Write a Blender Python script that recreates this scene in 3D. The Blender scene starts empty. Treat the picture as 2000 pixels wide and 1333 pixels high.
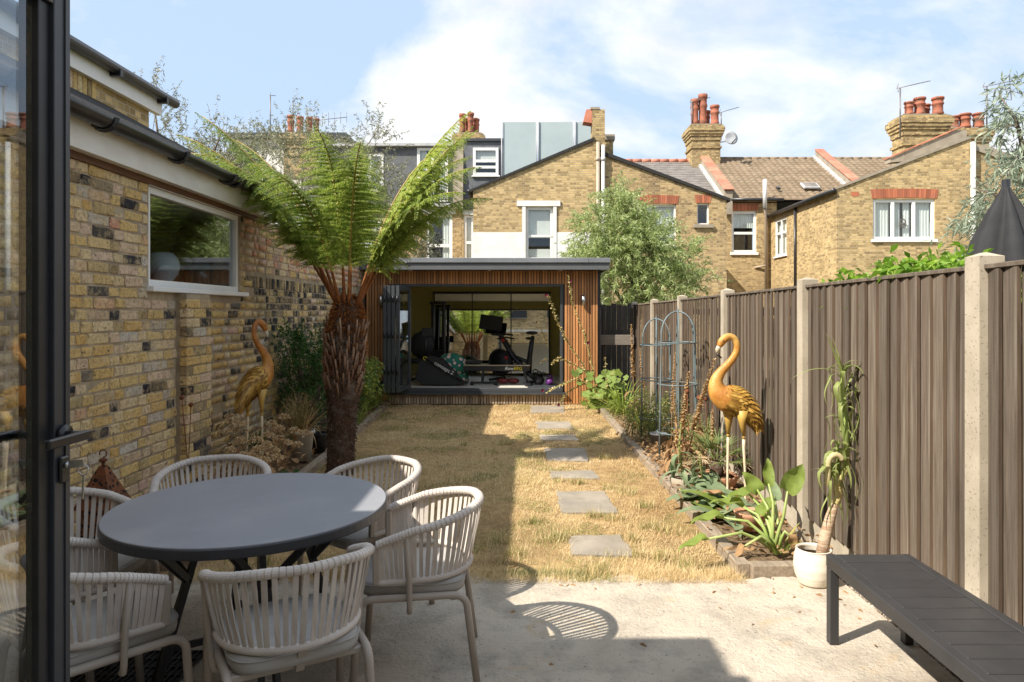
import bpy, math, random
import numpy as np
from math import sin, cos, pi, radians, sqrt, atan2
from mathutils import Vector, Matrix, Quaternion

random.seed(7)
RNG = np.random.default_rng(11)
S = bpy.context.scene
COL = S.collection

# ------------------------------------------------------------------ camera
F, H0, VX, VY = 1340.0, 1.63, 1025.0, 610.0       # focal length in photo pixels, eye height, vanishing point
cd = bpy.data.cameras.new('camera')
cam = bpy.data.objects.new('camera', cd); COL.objects.link(cam)
cam.location = (0, 0, H0); cam.rotation_euler = (radians(90), 0, 0)
cd.sensor_width = 36.0; cd.lens = 36.0 * F / 2000.0
cd.shift_x = -(VX - 1000.0) / 2000.0
cd.shift_y = -(666.5 - VY) / 2000.0
cd.clip_start = 0.05; cd.clip_end = 3000
S.camera = cam

# ------------------------------------------------------------------ sky and sun
SUN = Vector((0.875, 0.535, -1.0)).normalized()    # the way the light travels
EL = math.asin(-SUN.z)
W = bpy.data.worlds.new('World'); S.world = W; W.use_nodes = True
wn, wl = W.node_tree.nodes, W.node_tree.links
wn.clear()
def wnode(t, **k):
    n = wn.new(t)
    for a, b in k.items(): setattr(n, a, b)
    return n
sky = wnode('ShaderNodeTexSky', sky_type='NISHITA')
sky.sun_disc = False; sky.sun_elevation = EL; sky.sun_rotation = atan2(-SUN.x, -SUN.y)
sky.air_density = 1.0; sky.dust_density = 1.6; sky.ozone_density = 1.0
tc = wnode('ShaderNodeTexCoord')
sep = wnode('ShaderNodeSeparateXYZ'); wl.new(tc.outputs['Generated'], sep.inputs[0])
den = wnode('ShaderNodeMath', operation='ADD'); wl.new(sep.outputs['Z'], den.inputs[0]); den.inputs[1].default_value = 0.50
den2 = wnode('ShaderNodeMath', operation='MAXIMUM'); wl.new(den.outputs[0], den2.inputs[0]); den2.inputs[1].default_value = 0.08
dv = wnode('ShaderNodeVectorMath', operation='SCALE')
inv = wnode('ShaderNodeMath', operation='DIVIDE'); inv.inputs[0].default_value = 1.0; wl.new(den2.outputs[0], inv.inputs[1])
wl.new(tc.outputs['Generated'], dv.inputs[0]); wl.new(inv.outputs[0], dv.inputs['Scale'])
mp = wnode('ShaderNodeMapping'); wl.new(dv.outputs[0], mp.inputs[0]); mp.inputs['Location'].default_value = (3.3, 6.1, 0); mp.inputs['Scale'].default_value = (1.0, 1.25, 0.0)
cn = wnode('ShaderNodeTexNoise'); wl.new(mp.outputs[0], cn.inputs['Vector'])
cn.inputs['Scale'].default_value = 1.8; cn.inputs['Detail'].default_value = 9; cn.inputs['Roughness'].default_value = 0.55; cn.inputs['Distortion'].default_value = 0.25
cr = wnode('ShaderNodeValToRGB'); wl.new(cn.outputs['Fac'], cr.inputs[0])
cr.color_ramp.elements[0].position = 0.465; cr.color_ramp.elements[0].color = (0, 0, 0, 1)
cr.color_ramp.elements[1].position = 0.60; cr.color_ramp.elements[1].color = (1, 1, 1, 1)
CLOUD = 3.55; HAZE = (1.7, 2.2, 2.9, 1)
hz = wnode('ShaderNodeMixRGB'); hz.inputs[0].default_value = 0.92; wl.new(sky.outputs[0], hz.inputs[1]); hz.inputs[2].default_value = HAZE
low = wnode('ShaderNodeMapRange'); wl.new(sep.outputs['Z'], low.inputs[0]); low.inputs[1].default_value = 0.0; low.inputs[2].default_value = 0.10
cf = wnode('ShaderNodeMath', operation='MULTIPLY'); wl.new(cr.outputs[0], cf.inputs[0]); wl.new(low.outputs[0], cf.inputs[1])
cm = wnode('ShaderNodeMixRGB'); wl.new(cf.outputs[0], cm.inputs[0]); wl.new(hz.outputs[0], cm.inputs[1])
c2n = wnode('ShaderNodeTexNoise'); wl.new(mp.outputs[0], c2n.inputs['Vector']); c2n.inputs['Scale'].default_value = 4.6; c2n.inputs['Detail'].default_value = 6
c2r = wnode('ShaderNodeValToRGB'); wl.new(c2n.outputs['Fac'], c2r.inputs[0]); c2r.color_ramp.elements[0].position = 0.36; c2r.color_ramp.elements[1].position = 0.58
cc = wnode('ShaderNodeMixRGB'); wl.new(c2r.outputs[0], cc.inputs[0]); cc.inputs[1].default_value = (CLOUD * 0.78, CLOUD * 0.79, CLOUD * 0.81, 1); cc.inputs[2].default_value = (CLOUD, CLOUD * 0.98, CLOUD * 0.95, 1)
wl.new(cc.outputs[0], cm.inputs[2])
bg = wnode('ShaderNodeBackground'); wl.new(cm.outputs[0], bg.inputs[0]); bg.inputs[1].default_value = 0.12
wo = wnode('ShaderNodeOutputWorld'); wl.new(bg.outputs[0], wo.inputs[0])

sd = bpy.data.lights.new('sun', 'SUN'); sd.energy = 2.95; sd.angle = radians(0.6); sd.color = (1.0, 0.93, 0.82)
so = bpy.data.objects.new('sun', sd); COL.objects.link(so)
so.rotation_euler = SUN.to_track_quat('-Z', 'Y').to_euler(); so.location = (-8, -6, 12)

S.view_settings.view_transform = 'Standard'; S.view_settings.look = 'None'
S.view_settings.gamma = 1.0; S.view_settings.use_curve_mapping = False
S.view_settings.exposure = 1.54
S.render.engine = 'CYCLES'
cy = S.cycles
cy.use_denoising = True; cy.max_bounces = 8; cy.diffuse_bounces = 4; cy.glossy_bounces = 4; cy.transmission_bounces = 6; cy.transparent_max_bounces = 12
cy.use_adaptive_sampling = True; cy.adaptive_threshold = 0.01
cy.caustics_reflective = False; cy.caustics_refractive = False
S.render.use_persistent_data = False

# ------------------------------------------------------------------ pixel helpers (for laying the place out in metres)
def P(px, py, Y): return Vector(((px - VX) * Y / F, Y, H0 - (py - VY) * Y / F))
def G(px, py, z=0.0):
    Y = (H0 - z) * F / (py - VY)
    return Vector(((px - VX) * Y / F, Y, z))

# ------------------------------------------------------------------ object helpers
def link(o): COL.objects.link(o); return o
def wloc(o):
    v = Vector((0, 0, 0))
    while o is not None:
        v += Vector(o.location); o = o.parent
    return v
def tag(o, label=None, cat=None, group=None, kind=None):
    if label: o['label'] = label
    if cat: o['category'] = cat
    if group: o['group'] = group
    if kind: o['kind'] = kind
    return o
def thing(name, label, cat, loc=(0, 0, 0), group=None):
    o = bpy.data.objects.new(name, None); o.empty_display_size = 0.1
    o.location = loc; link(o)
    return tag(o, label, cat, group)
def inst(name, mesh, parent, loc, rot=(0, 0, 0), scale=(1, 1, 1), mat=None):
    """place a mesh; loc in world metres, parent not rotated yet"""
    o = bpy.data.objects.new(name, mesh); link(o)
    if parent is not None:
        o.parent = parent; loc = Vector(loc) - wloc(parent)
    o.location = loc; o.rotation_euler = rot; o.scale = scale
    return o
def copy_tree(o, parent=None):
    c = o.copy(); COL.objects.link(c)
    if parent is not None: c.parent = parent
    for ch in list(o.children): copy_tree(ch, c)
    return c

class MB:
    def __init__(s): s.v = []; s.f = []; s.mi = []; s.sm = []
    def add(s, vs, fs, mi=0, smooth=False):
        b = len(s.v); s.v.extend([tuple(v) for v in vs])
        for f in fs:
            s.f.append(tuple(i + b for i in f)); s.mi.append(mi); s.sm.append(smooth)
        return s
    def box(s, c, d, mi=0, R=None, bev=0.0):
        hx, hy, hz = d[0] / 2, d[1] / 2, d[2] / 2
        if bev <= 0:
            vs = [(x * hx, y * hy, z * hz) for z in (-1, 1) for y in (-1, 1) for x in (-1, 1)]
            fs = [(0, 2, 3, 1), (4, 5, 7, 6), (0, 1, 5, 4), (2, 6, 7, 3), (0, 4, 6, 2), (1, 3, 7, 5)]
        else: vs, fs = chamfer(hx, hy, hz, min(bev, hx * .9, hy * .9, hz * .9))
        if R is not None: vs = [R @ Vector(v) for v in vs]
        vs = [(v[0] + c[0], v[1] + c[1], v[2] + c[2]) for v in vs]
        return s.add(vs, fs, mi)
    def bx(s, x0, x1, y0, y1, z0, z1, mi=0, bev=0.0):
        return s.box(((x0 + x1) / 2, (y0 + y1) / 2, (z0 + z1) / 2), (abs(x1 - x0), abs(y1 - y0), abs(z1 - z0)), mi, None, bev)
    def beam(s, p, q, w, h, up=(0, 0, 1), mi=0, bev=0.0):
        p, q = Vector(p), Vector(q); d = q - p; L = d.length; d.normalize()
        u = Vector(up)
        if abs(d.dot(u)) > 0.98: u = Vector((0, 1, 0))
        x = d.cross(u).normalized(); z = x.cross(d).normalized()
        R = Matrix((x, d, z)).transposed()
        return s.box((p + q) / 2, (w, L, h), mi, R, bev)
    def tube(s, path, r, n=8, mi=0, caps=True, smooth=True, flat=1.0, up=None):
        path = [Vector(p) for p in path]; m = len(path)
        if not hasattr(r, '__len__'): r = [r] * m
        vs = []; 
        t = [(path[min(i + 1, m - 1)] - path[max(i - 1, 0)]).normalized() for i in range(m)]
        ref = Vector(up) if up else (Vector((0, 0, 1)) if abs(t[0].z) < 0.9 else Vector((1, 0, 0)))
        x = t[0].cross(ref).normalized()
        for i in range(m):
            if up:
                xx = t[i].cross(Vector(up))
                if xx.length > 1e-4: x = xx.normalized()
            else:
                x = (x - t[i] * x.dot(t[i]))
                x = x.normalized() if x.length > 1e-6 else t[i].orthogonal().normalized()
            y = t[i].cross(x)
            for k in range(n):
                a = 2 * pi * k / n
                vs.append(path[i] + x * (cos(a) * r[i]) + y * (sin(a) * r[i] * flat))
        fs = [(i * n + k, i * n + (k + 1) % n, (i + 1) * n + (k + 1) % n, (i + 1) * n + k) for i in range(m - 1) for k in range(n)]
        if caps: fs += [tuple(range(n - 1, -1, -1)), tuple((m - 1) * n + k for k in range(n))]
        return s.add(vs, fs, mi, smooth)
    def lathe(s, prof, c=(0, 0, 0), n=24, mi=0, smooth=True, R=None, sx=1, sy=1):
        vs = []
        for r, z in prof:
            for k in range(n):
                a = 2 * pi * k / n
                p = Vector((r * cos(a) * sx, r * sin(a) * sy, z))
                if R is not None: p = R @ p
                vs.append(p + Vector(c))
        fs = [(i * n + k, i * n + (k + 1) % n, (i + 1) * n + (k + 1) % n, (i + 1) * n + k) for i in range(len(prof) - 1) for k in range(n)]
        if prof[0][0] > 1e-5: fs.append(tuple(range(n - 1, -1, -1)))
        if prof[-1][0] > 1e-5: fs.append(tuple((len(prof) - 1) * n + k for k in range(n)))
        return s.add(vs, fs, mi, smooth)
    def ball(s, c, r, n=10, mi=0, sc=(1, 1, 1), R=None):
        m = max(5, n * 2 // 3)
        prof = [(max(1e-4, sin(pi * i / m)) * r, -cos(pi * i / m) * r) for i in range(m + 1)]
        vs = []
        for rr, z in prof:
            for k in range(n):
                a = 2 * pi * k / n
                p = Vector((rr * cos(a) * sc[0], rr * sin(a) * sc[1], z * sc[2]))
                if R is not None: p = R @ p
                vs.append(p + Vector(c))
        fs = [(i * n + k, i * n + (k + 1) % n, (i + 1) * n + (k + 1) % n, (i + 1) * n + k) for i in range(m) for k in range(n)]
        return s.add(vs, fs, mi, True)
    def prism(s, pts, a, b, axis='Y', mi=0):
        """2D outline pts extruded between a and b along an axis (pts are the other two coordinates in order)"""
        def mk(p, t):
            if axis == 'Y': return (p[0], t, p[1])
            if axis == 'X': return (t, p[0], p[1])
            return (p[0], p[1], t)
        n = len(pts)
        vs = [mk(p, a) for p in pts] + [mk(p, b) for p in pts]
        fs = [tuple(range(n)), tuple(range(2 * n - 1, n - 1, -1))] + [(i, i + n, (i + 1) % n + n, (i + 1) % n) for i in range(n)]
        return s.add(vs, fs, mi)
    def leaf(s, p, d, L, w, up=(0, 0, 1), bend=0.0, seg=4, fold=0.0, mi=0, prof=None, twist=0.0):
        """a tapering blade from p along d, curving down by bend (radians over its length)"""
        p = Vector(p); d = Vector(d).normalized(); u = Vector(up)
        x = d.cross(u)
        x = x.normalized() if x.length > 1e-3 else d.orthogonal().normalized()
        vs = []; fs = []; q = p.copy(); st = L / seg
        for i in range(seg + 1):
            t = i / seg
            ww = w * (prof(t) if prof else max(0.02, (1 - t ** 2.2)) * (0.45 + 0.55 * min(1, t * 4)))
            nrm = x.cross(d)
            xx = Quaternion(d, twist * t) @ x
            vs += [q - xx * ww / 2 + nrm * (fold * ww), q, q + xx * ww / 2 + nrm * (fold * ww)]
            if i < seg:
                q = q + d * st
                d = Quaternion(x, -bend / seg) @ d
        for i in range(seg):
            a = i * 3
            fs += [(a, a + 1, a + 4, a + 3), (a + 1, a + 2, a + 5, a + 4)]
        return s.add(vs, fs, mi, True)
    def mesh(s, name, mats, off=(0, 0, 0)):
        me = bpy.data.meshes.new(name)
        if off[0] or off[1] or off[2]: vs = [(v[0] - off[0], v[1] - off[1], v[2] - off[2]) for v in s.v]
        else: vs = s.v
        me.from_pydata(vs, [], s.f)
        for m in (mats if isinstance(mats, (list, tuple)) else [mats]): me.materials.append(m)
        me.polygons.foreach_set('material_index', s.mi); me.polygons.foreach_set('use_smooth', s.sm)
        me.update()
        return me
    def build(s, name, mats, parent=None, loc=None, tint=None):
        """world coordinates; the object sits at loc (or at its parent's place)"""
        base = Vector(loc) if loc is not None else (wloc(parent) if parent is not None else Vector((0, 0, 0)))
        me = s.mesh(name, mats, base)
        o = bpy.data.objects.new(name, me); link(o)
        if parent is not None:
            o.parent = parent; o.location = base - wloc(parent)
        else: o.location = base
        return o

def chamfer(hx, hy, hz, b):
    vs = []; idx = {}
    for sx in (-1, 1):
        for sy in (-1, 1):
            for sz in (-1, 1):
                for ax in range(3):
                    v = [sx * (hx - b), sy * (hy - b), sz * (hz - b)]
                    v[ax] = (sx * hx, sy * hy, sz * hz)[ax]
                    idx[(sx, sy, sz, ax)] = len(vs); vs.append(tuple(v))
    fs = []
    g = lambda a, b_, c, ax: idx[(a, b_, c, ax)]
    for s_ in (-1, 1):
        fs.append([g(s_, y, z, 0) for y, z in ((-1, -1), (1, -1), (1, 1), (-1, 1))])
        fs.append([g(x, s_, z, 1) for x, z in ((-1, -1), (1, -1), (1, 1), (-1, 1))])
        fs.append([g(x, y, s_, 2) for x, y in ((-1, -1), (1, -1), (1, 1), (-1, 1))])
    for a in (-1, 1):
        for b_ in (-1, 1):
            fs.append([g(a, b_, -1, 0), g(a, b_, 1, 0), g(a, b_, 1, 1), g(a, b_, -1, 1)])
            fs.append([g(a, -1, b_, 0), g(a, 1, b_, 0), g(a, 1, b_, 2), g(a, -1, b_, 2)])
            fs.append([g(-1, a, b_, 1), g(1, a, b_, 1), g(1, a, b_, 2), g(-1, a, b_, 2)])
    for a in (-1, 1):
        for b_ in (-1, 1):
            for c in (-1, 1): fs.append([g(a, b_, c, 0), g(a, b_, c, 1), g(a, b_, c, 2)])
    out = []
    for f in fs:                                      # turn every face outwards
        p = [Vector(vs[i]) for i in f]
        n = (p[1] - p[0]).cross(p[2] - p[0]); c = sum(p, Vector()) / len(p)
        out.append(tuple(f) if n.dot(c) > 0 else tuple(reversed(f)))
    return vs, out

def nmesh(name, verts, quads, mat, parent=None, loc=None, attr=None, smooth=False):
    """big meshes from numpy arrays (quads N x k)"""
    base = np.array(loc if loc is not None else (wloc(parent) if parent is not None else (0, 0, 0)), dtype=np.float64)
    verts = np.asarray(verts, dtype=np.float64) - base
    quads = np.asarray(quads, dtype=np.int32); k = quads.shape[1]
    me = bpy.data.meshes.new(name)
    me.vertices.add(len(verts)); me.vertices.foreach_set('co', verts.astype(np.float32).ravel())
    me.loops.add(quads.size); me.loops.foreach_set('vertex_index', quads.ravel())
    me.polygons.add(len(quads)); me.polygons.foreach_set('loop_start', np.arange(0, quads.size, k, dtype=np.int32))
    try: me.polygons.foreach_set('loop_total', np.full(len(quads), k, dtype=np.int32))
    except Exception: pass
    if smooth: me.polygons.foreach_set('use_smooth', np.ones(len(quads), dtype=bool))
    me.materials.append(mat)
    if attr is not None:
        a = me.attributes.new('tint', 'FLOAT', 'POINT'); a.data.foreach_set('value', np.asarray(attr, dtype=np.float32))
    me.update(calc_edges=True); me.validate()
    o = bpy.data.objects.new(name, me); link(o)
    if parent is not None: o.parent = parent; o.location = Vector(base) - wloc(parent)
    else: o.location = base
    return o

def leafcloud(name, pos, dirs, L, wd, mat, parent=None, loc=None, droop=0.25, attr=None, nrm=None):
    """one bent rhombus leaf at every pos along dirs; arrays"""
    pos = np.asarray(pos); n = len(pos); d = np.asarray(dirs, dtype=float); d /= np.linalg.norm(d, axis=1)[:, None] + 1e-9
    r = RNG.normal(size=(n, 3)) if nrm is None else np.asarray(nrm) + RNG.normal(size=(n, 3)) * .22; x = np.cross(d, r); x /= np.linalg.norm(x, axis=1)[:, None] + 1e-9
    L = np.broadcast_to(L, (n,))[:, None]; wd = np.broadcast_to(wd, (n,))[:, None]
    tip = pos + d * L; tip[:, 2] -= (droop * L[:, 0])
    mid = pos + d * L * 0.45
    v = np.stack([pos, mid + x * wd / 2, tip, mid - x * wd / 2], axis=1).reshape(-1, 3)
    q = np.arange(n * 4).reshape(n, 4)
    return nmesh(name, v, q, mat, parent, loc, None if attr is None else np.repeat(attr, 4))

# ------------------------------------------------------------------ materials
def newmat(name):
    m = bpy.data.materials.new(name); m.use_nodes = True
    nt = m.node_tree; nt.nodes.clear()
    out = nt.nodes.new('ShaderNodeOutputMaterial'); b = nt.nodes.new('ShaderNodeBsdfPrincipled')
    nt.links.new(b.outputs[0], out.inputs[0])
    return m, nt, b, out
class N:
    """tiny node builder"""
    def __init__(s, nt): s.nt = nt
    def n(s, t, ins=None, **k):
        nd = s.nt.nodes.new(t)
        for a, b in k.items(): setattr(nd, a, b)
        for a, b in (ins or {}).items():
            if isinstance(b, bpy.types.NodeSocket): s.nt.links.new(b, nd.inputs[a])
            else: nd.inputs[a].default_value = b
        return nd
    def coords(s, stretch=(1, 1, 1), rnd=True):
        t = s.n('ShaderNodeTexCoord')
        v = t.outputs['Object']
        if rnd:
            oi = s.n('ShaderNodeObjectInfo')
            mu = s.n('ShaderNodeMath', {0: oi.outputs['Random'], 1: 53.0}, operation='MULTIPLY')
            v = s.n('ShaderNodeVectorMath', {0: v, 1: mu.outputs[0]}, operation='ADD').outputs[0]
        return s.n('ShaderNodeMapping', {0: v, 'Scale': stretch}).outputs[0]
    def noise(s, vec, scale, detail=5, rough=0.6, dist=0.0):
        return s.n('ShaderNodeTexNoise', {'Vector': vec, 'Scale': scale, 'Detail': detail, 'Roughness': rough, 'Distortion': dist}).outputs['Fac']
    def ramp(s, fac, stops, interp='LINEAR'):
        r = s.n('ShaderNodeValToRGB', {0: fac}); cr = r.color_ramp; cr.interpolation = interp
        while len(cr.elements) > 1: cr.elements.remove(cr.elements[-1])
        for i, (p, c) in enumerate(stops):
            e = cr.elements[0] if i == 0 else cr.elements.new(p)
            e.position = p; e.color = (c, c, c, 1) if not hasattr(c, '__len__') else (*c[:3], 1)
        return r.outputs[0]
    def mix(s, fac, a, b, blend='MIX'):
        n = s.n('ShaderNodeMixRGB', blend_type=blend)
        for k, v in ((0, fac), (1, a), (2, b)):
            if isinstance(v, bpy.types.NodeSocket): s.nt.links.new(v, n.inputs[k])
            else: n.inputs[k].default_value = v if k == 0 else (*v[:3], 1)
        return n.outputs[0]
    def bump(s, h, dist, strength=1.0, normal=None):
        ins = {'Height': h, 'Distance': dist, 'Strength': strength}
        if normal is not None: ins['Normal'] = normal
        return s.n('ShaderNodeBump', ins).outputs[0]
    def math(s, op, a, b=0.0): return s.n('ShaderNodeMath', {0: a, 1: b}, operation=op).outputs[0]

def pm(name, c1, c2=None, rough=0.6, scale=6.0, bump=0.0, bscale=60.0, metal=0.0, spec=0.5, stretch=(1, 1, 1), lo=0.35, hi=0.65, orand=0.0, c3=None, s3=2.0, rnd=True, coat=0.0):
    m, nt, b, out = newmat(name); w = N(nt)
    v = w.coords(stretch, rnd)
    col = None
    if c2 is None: b.inputs['Base Color'].default_value = (*c1, 1)
    else:
        col = w.ramp(w.noise(v, scale, 6), [(lo, c1), (hi, c2)])
        if c3 is not None: col = w.mix(w.ramp(w.noise(v, s3, 4), [(0.5, 0), (0.68, 1)]), col, c3)
    if orand > 0:
        oi = w.n('ShaderNodeObjectInfo')
        val = w.n('ShaderNodeMapRange', {'Value': oi.outputs['Random'], 'To Min': 1 - orand, 'To Max': 1 + orand}).outputs[0]
        col = w.n('ShaderNodeHueSaturation', {'Value': val, 'Color': col if col is not None else (*c1, 1)}).outputs[0]
    if col is not None: nt.links.new(col, b.inputs['Base Color'])
    b.inputs['Roughness'].default_value = rough; b.inputs['Metallic'].default_value = metal
    b.inputs['Specular IOR Level'].default_value = spec; b.inputs['Coat Weight'].default_value = coat
    if bump > 0: nt.links.new(w.bump(w.noise(v, bscale, 5), bump), b.inputs['Normal'])
    return m

def brickmat(name, stops, src='object', pit=1.0):
    m, nt, b, out = newmat(name); w = N(nt)
    tcn = w.n('ShaderNodeTexCoord')
    if src == 'object':
        r = w.n('ShaderNodeObjectInfo').outputs['Random']
        off = w.math('MULTIPLY', r, 91.0)
        v = w.n('ShaderNodeVectorMath', {0: tcn.outputs['Object'], 1: off}, operation='ADD').outputs[0]
    else:
        r = w.n('ShaderNodeAttribute', attribute_name='tint').outputs['Fac']
        v = tcn.outputs['Object']
    col = w.ramp(r, stops)
    n1 = w.noise(v, 11, 6, 0.7)
    col = w.mix(w.ramp(n1, [(0.48, 0), (0.66, 0.72)]), col, w.ramp(w.noise(v, 5, 3), [(0.35, (0.46, 0.30, 0.11)), (0.6, (0.64, 0.50, 0.29))]))
    big = w.noise(v, 40, 6, 0.7)
    col = w.mix(0.75, col, w.ramp(big, [(0.3, 0.35), (0.47, 1.0), (0.75, 1.45)]), 'MULTIPLY')
    n4 = w.noise(v, 24, 4, 0.75)
    col = w.mix(w.ramp(n4, [(0.60, 0), (0.68, 0.75)]), col, (0.03, 0.028, 0.026))
    nt.links.new(col, b.inputs['Base Color']); b.inputs['Roughness'].default_value = 0.9; b.inputs['Specular IOR Level'].default_value = 0.2
    vo = w.n('ShaderNodeTexVoronoi', {'Vector': v, 'Scale': 46.0})
    h = w.math('ADD', w.math('MULTIPLY', w.noise(v, 38, 5, 0.7), 1.0), w.math('MULTIPLY', w.ramp(vo.outputs['Distance'], [(0.0, 0), (0.25, 1)]), 0.35))
    nt.links.new(w.bump(h, 0.012 * pit), b.inputs['Normal'])
    return m

def farbrick(name, c1, c2, mortar, dark=(0.10, 0.07, 0.04), bw=0.225, rh=0.078):
    """brick courses too far off to build one by one"""
    m, nt, b, out = newmat(name); w = N(nt)
    t = w.n('ShaderNodeTexCoord'); sp = w.n('ShaderNodeSeparateXYZ', {0: t.outputs['Object']})
    u = w.math('ADD', sp.outputs['X'], sp.outputs['Y'])
    v = w.n('ShaderNodeCombineXYZ', {'X': u, 'Y': sp.outputs['Z']}).outputs[0]
    br = w.n('ShaderNodeTexBrick', {'Vector': v, 'Color1': (0, 0, 0, 1), 'Color2': (1, 1, 1, 1), 'Mortar': (0.5, 0.5, 0.5, 1), 'Scale': 1.0, 'Mortar Size': 0.007, 'Mortar Smooth': 0.3, 'Bias': 0.0, 'Brick Width': bw, 'Row Height': rh})
    br.offset = 0.5; br.squash = 0.5; br.squash_frequency = 2
    vs_ = w.n('ShaderNodeMapping', {0: v, 'Scale': (.45, 1.6, 1)}).outputs[0]
    rnd = w.math('ADD', w.math('MULTIPLY', br.outputs['Color'], 0.52), w.math('MULTIPLY', w.noise(vs_, 2.0, 7, 0.75), 0.54))
    col = w.ramp(rnd, [(0.18, dark), (0.34, c1), (0.62, c2), (0.85, tuple(min(1, x * 1.22) for x in c2)), (1.0, (c2[0] * 1.08, c2[1] * 0.85, c2[2] * 0.8))])
    st = w.noise(v, 0.55, 7, 0.72)
    col = w.mix(w.ramp(st, [(0.48, 0), (0.70, 0.6)]), col, dark)
    col = w.mix(w.math('MULTIPLY', br.outputs['Fac'], .8), col, mortar)
    nt.links.new(col, b.inputs['Base Color']); b.inputs['Roughness'].default_value = 0.9; b.inputs['Specular IOR Level'].default_value = 0.2
    h = w.math('SUBTRACT', w.math('MULTIPLY', w.noise(v, 25, 4), 0.5), br.outputs['Fac'])
    nt.links.new(w.bump(h, 0.012), b.inputs['Normal'])
    return m

def leafmat(name, c1, c2, trans=0.35, rough=0.5, c3=None, tint=None, brown=0.0):
    m, nt, b, out = newmat(name); w = N(nt)
    if tint: r = w.n('ShaderNodeAttribute', attribute_name='tint').outputs['Fac']
    else: r = w.n('ShaderNodeNewGeometry').outputs['Random Per Island']
    col = w.ramp(r, [(0.0, c1), (0.7, c2), (1.0, c3 or c2)])
    t = w.n('ShaderNodeTexCoord')
    col = w.mix(0.5, col, w.ramp(w.noise(t.outputs['Object'], 18, 3), [(0.3, 0.6), (0.7, 1.3)]), 'MULTIPLY')
    if brown > 0: col = w.mix(w.ramp(w.noise(t.outputs['Object'], 9, 6, 0.7), [(.60, 0), (.66, brown)]), col, (.36, .24, .11))
    nt.links.new(col, b.inputs['Base Color']); b.inputs['Roughness'].default_value = rough; b.inputs['Specular IOR Level'].default_value = 0.3
    tr = w.n('ShaderNodeBsdfTranslucent', {'Color': col})
    mx = w.n('ShaderNodeMixShader', {0: trans, 1: b.outputs[0], 2: tr.outputs[0]})
    nt.links.new(mx.outputs[0], out.inputs[0])
    return m

def glassmat(name, ior=1.5, tint=(0.9, 0.95, 0.95), haze=0.0):
    m, nt, b, out = newmat(name); w = N(nt); nt.nodes.remove(b)
    bf = w.n('ShaderNodeNewGeometry').outputs['Backfacing']
    fr = w.n('ShaderNodeFresnel', {'IOR': w.n('ShaderNodeMapRange', {'Value': bf, 'To Min': ior, 'To Max': 1 / ior}).outputs[0]})   # a thin pane: same reflectance from both sides
    tr = w.n('ShaderNodeBsdfTransparent', {'Color': (*tint, 1)}); gl = w.n('ShaderNodeBsdfGlossy', {'Color': (1, 1, 1, 1), 'Roughness': 0.01})
    mx = w.n('ShaderNodeMixShader', {0: fr.outputs[0], 1: tr.outputs[0], 2: gl.outputs[0]})
    nt.links.new(mx.outputs[0], out.inputs[0])
    return m

ST_YELLOW = [(0.0, (0.05, 0.045, 0.045)), (0.06, (0.08, 0.07, 0.06)), (0.09, (0.52, 0.36, 0.15)), (0.25, (0.60, 0.42, 0.17)), (0.36, (0.54, 0.34, 0.12)), (0.48, (0.62, 0.48, 0.26)),
             (0.60, (0.55, 0.41, 0.26)), (0.70, (0.58, 0.42, 0.30)), (0.78, (0.38, 0.28, 0.14)), (0.87, (0.64, 0.45, 0.18)), (0.94, (0.42, 0.35, 0.26)), (1.0, (0.52, 0.46, 0.38))]
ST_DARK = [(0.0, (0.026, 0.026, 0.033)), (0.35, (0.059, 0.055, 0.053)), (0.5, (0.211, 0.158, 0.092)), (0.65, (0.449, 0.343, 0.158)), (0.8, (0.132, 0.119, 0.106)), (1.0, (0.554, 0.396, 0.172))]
ST_RED = [(0.0, (0.528, 0.224, 0.132)), (0.25, (0.554, 0.290, 0.198)), (0.45, (0.594, 0.436, 0.224)), (0.62, (0.554, 0.356, 0.277)), (0.8, (0.396, 0.264, 0.211)), (1.0, (0.634, 0.502, 0.317))]
M = {}
M['brick'] = brickmat('stock_brick', ST_YELLOW); M['brick_s'] = brickmat('stock_brick_far', ST_YELLOW, 'attr')
M['brick_dk'] = brickmat('blackened_brick', ST_DARK); M['brick_dk_s'] = brickmat('blackened_brick_far', ST_DARK, 'attr')
M['brick_rd'] = brickmat('reddish_brick', ST_RED); M['brick_rd_s'] = brickmat('reddish_brick_far', ST_RED, 'attr')
M['mortar'] = pm('mortar', (0.30, 0.235, 0.155), (0.46, 0.37, 0.25), rough=0.95, scale=9, bump=0.004, bscale=90, spec=0.1, c3=(0.24, 0.19, 0.14), s3=1.6)
M['fbrick'] = farbrick('far_stock_brick', (0.34, 0.235, 0.10), (0.52, 0.375, 0.18), (0.50, 0.43, 0.32), dark=(0.20, 0.14, 0.08))
M['fbrick2'] = farbrick('far_stock_brick_brown', (0.29, 0.195, 0.09), (0.47, 0.335, 0.16), (0.46, 0.39, 0.29), dark=(0.16, 0.11, 0.065))
M['chimbrick'] = farbrick('chimney_brick', (0.26, 0.18, 0.08), (0.46, 0.34, 0.16), (0.38, 0.32, 0.24))
M['arch'] = pm('red_rubbed_brick', (0.42, 0.13, 0.06), (0.34, 0.12, 0.07), rough=0.85, scale=4, orand=0.3)
M['white'] = pm('white_paint', (0.80, 0.79, 0.76), (0.70, 0.69, 0.66), rough=0.45, scale=3, lo=0.4, hi=0.8)
M['whitewall'] = pm('white_render', (0.72, 0.71, 0.69), (0.60, 0.59, 0.56), rough=0.85, scale=2.5, bump=0.004, bscale=50, lo=0.45, hi=0.8)
M['fascia'] = pm('old_white_fascia_paint', (0.72, 0.69, 0.63), (0.60, 0.56, 0.49), rough=0.55, scale=3, bump=0.003, bscale=20, lo=0.4, hi=0.75, stretch=(1, 1, 3))
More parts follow.
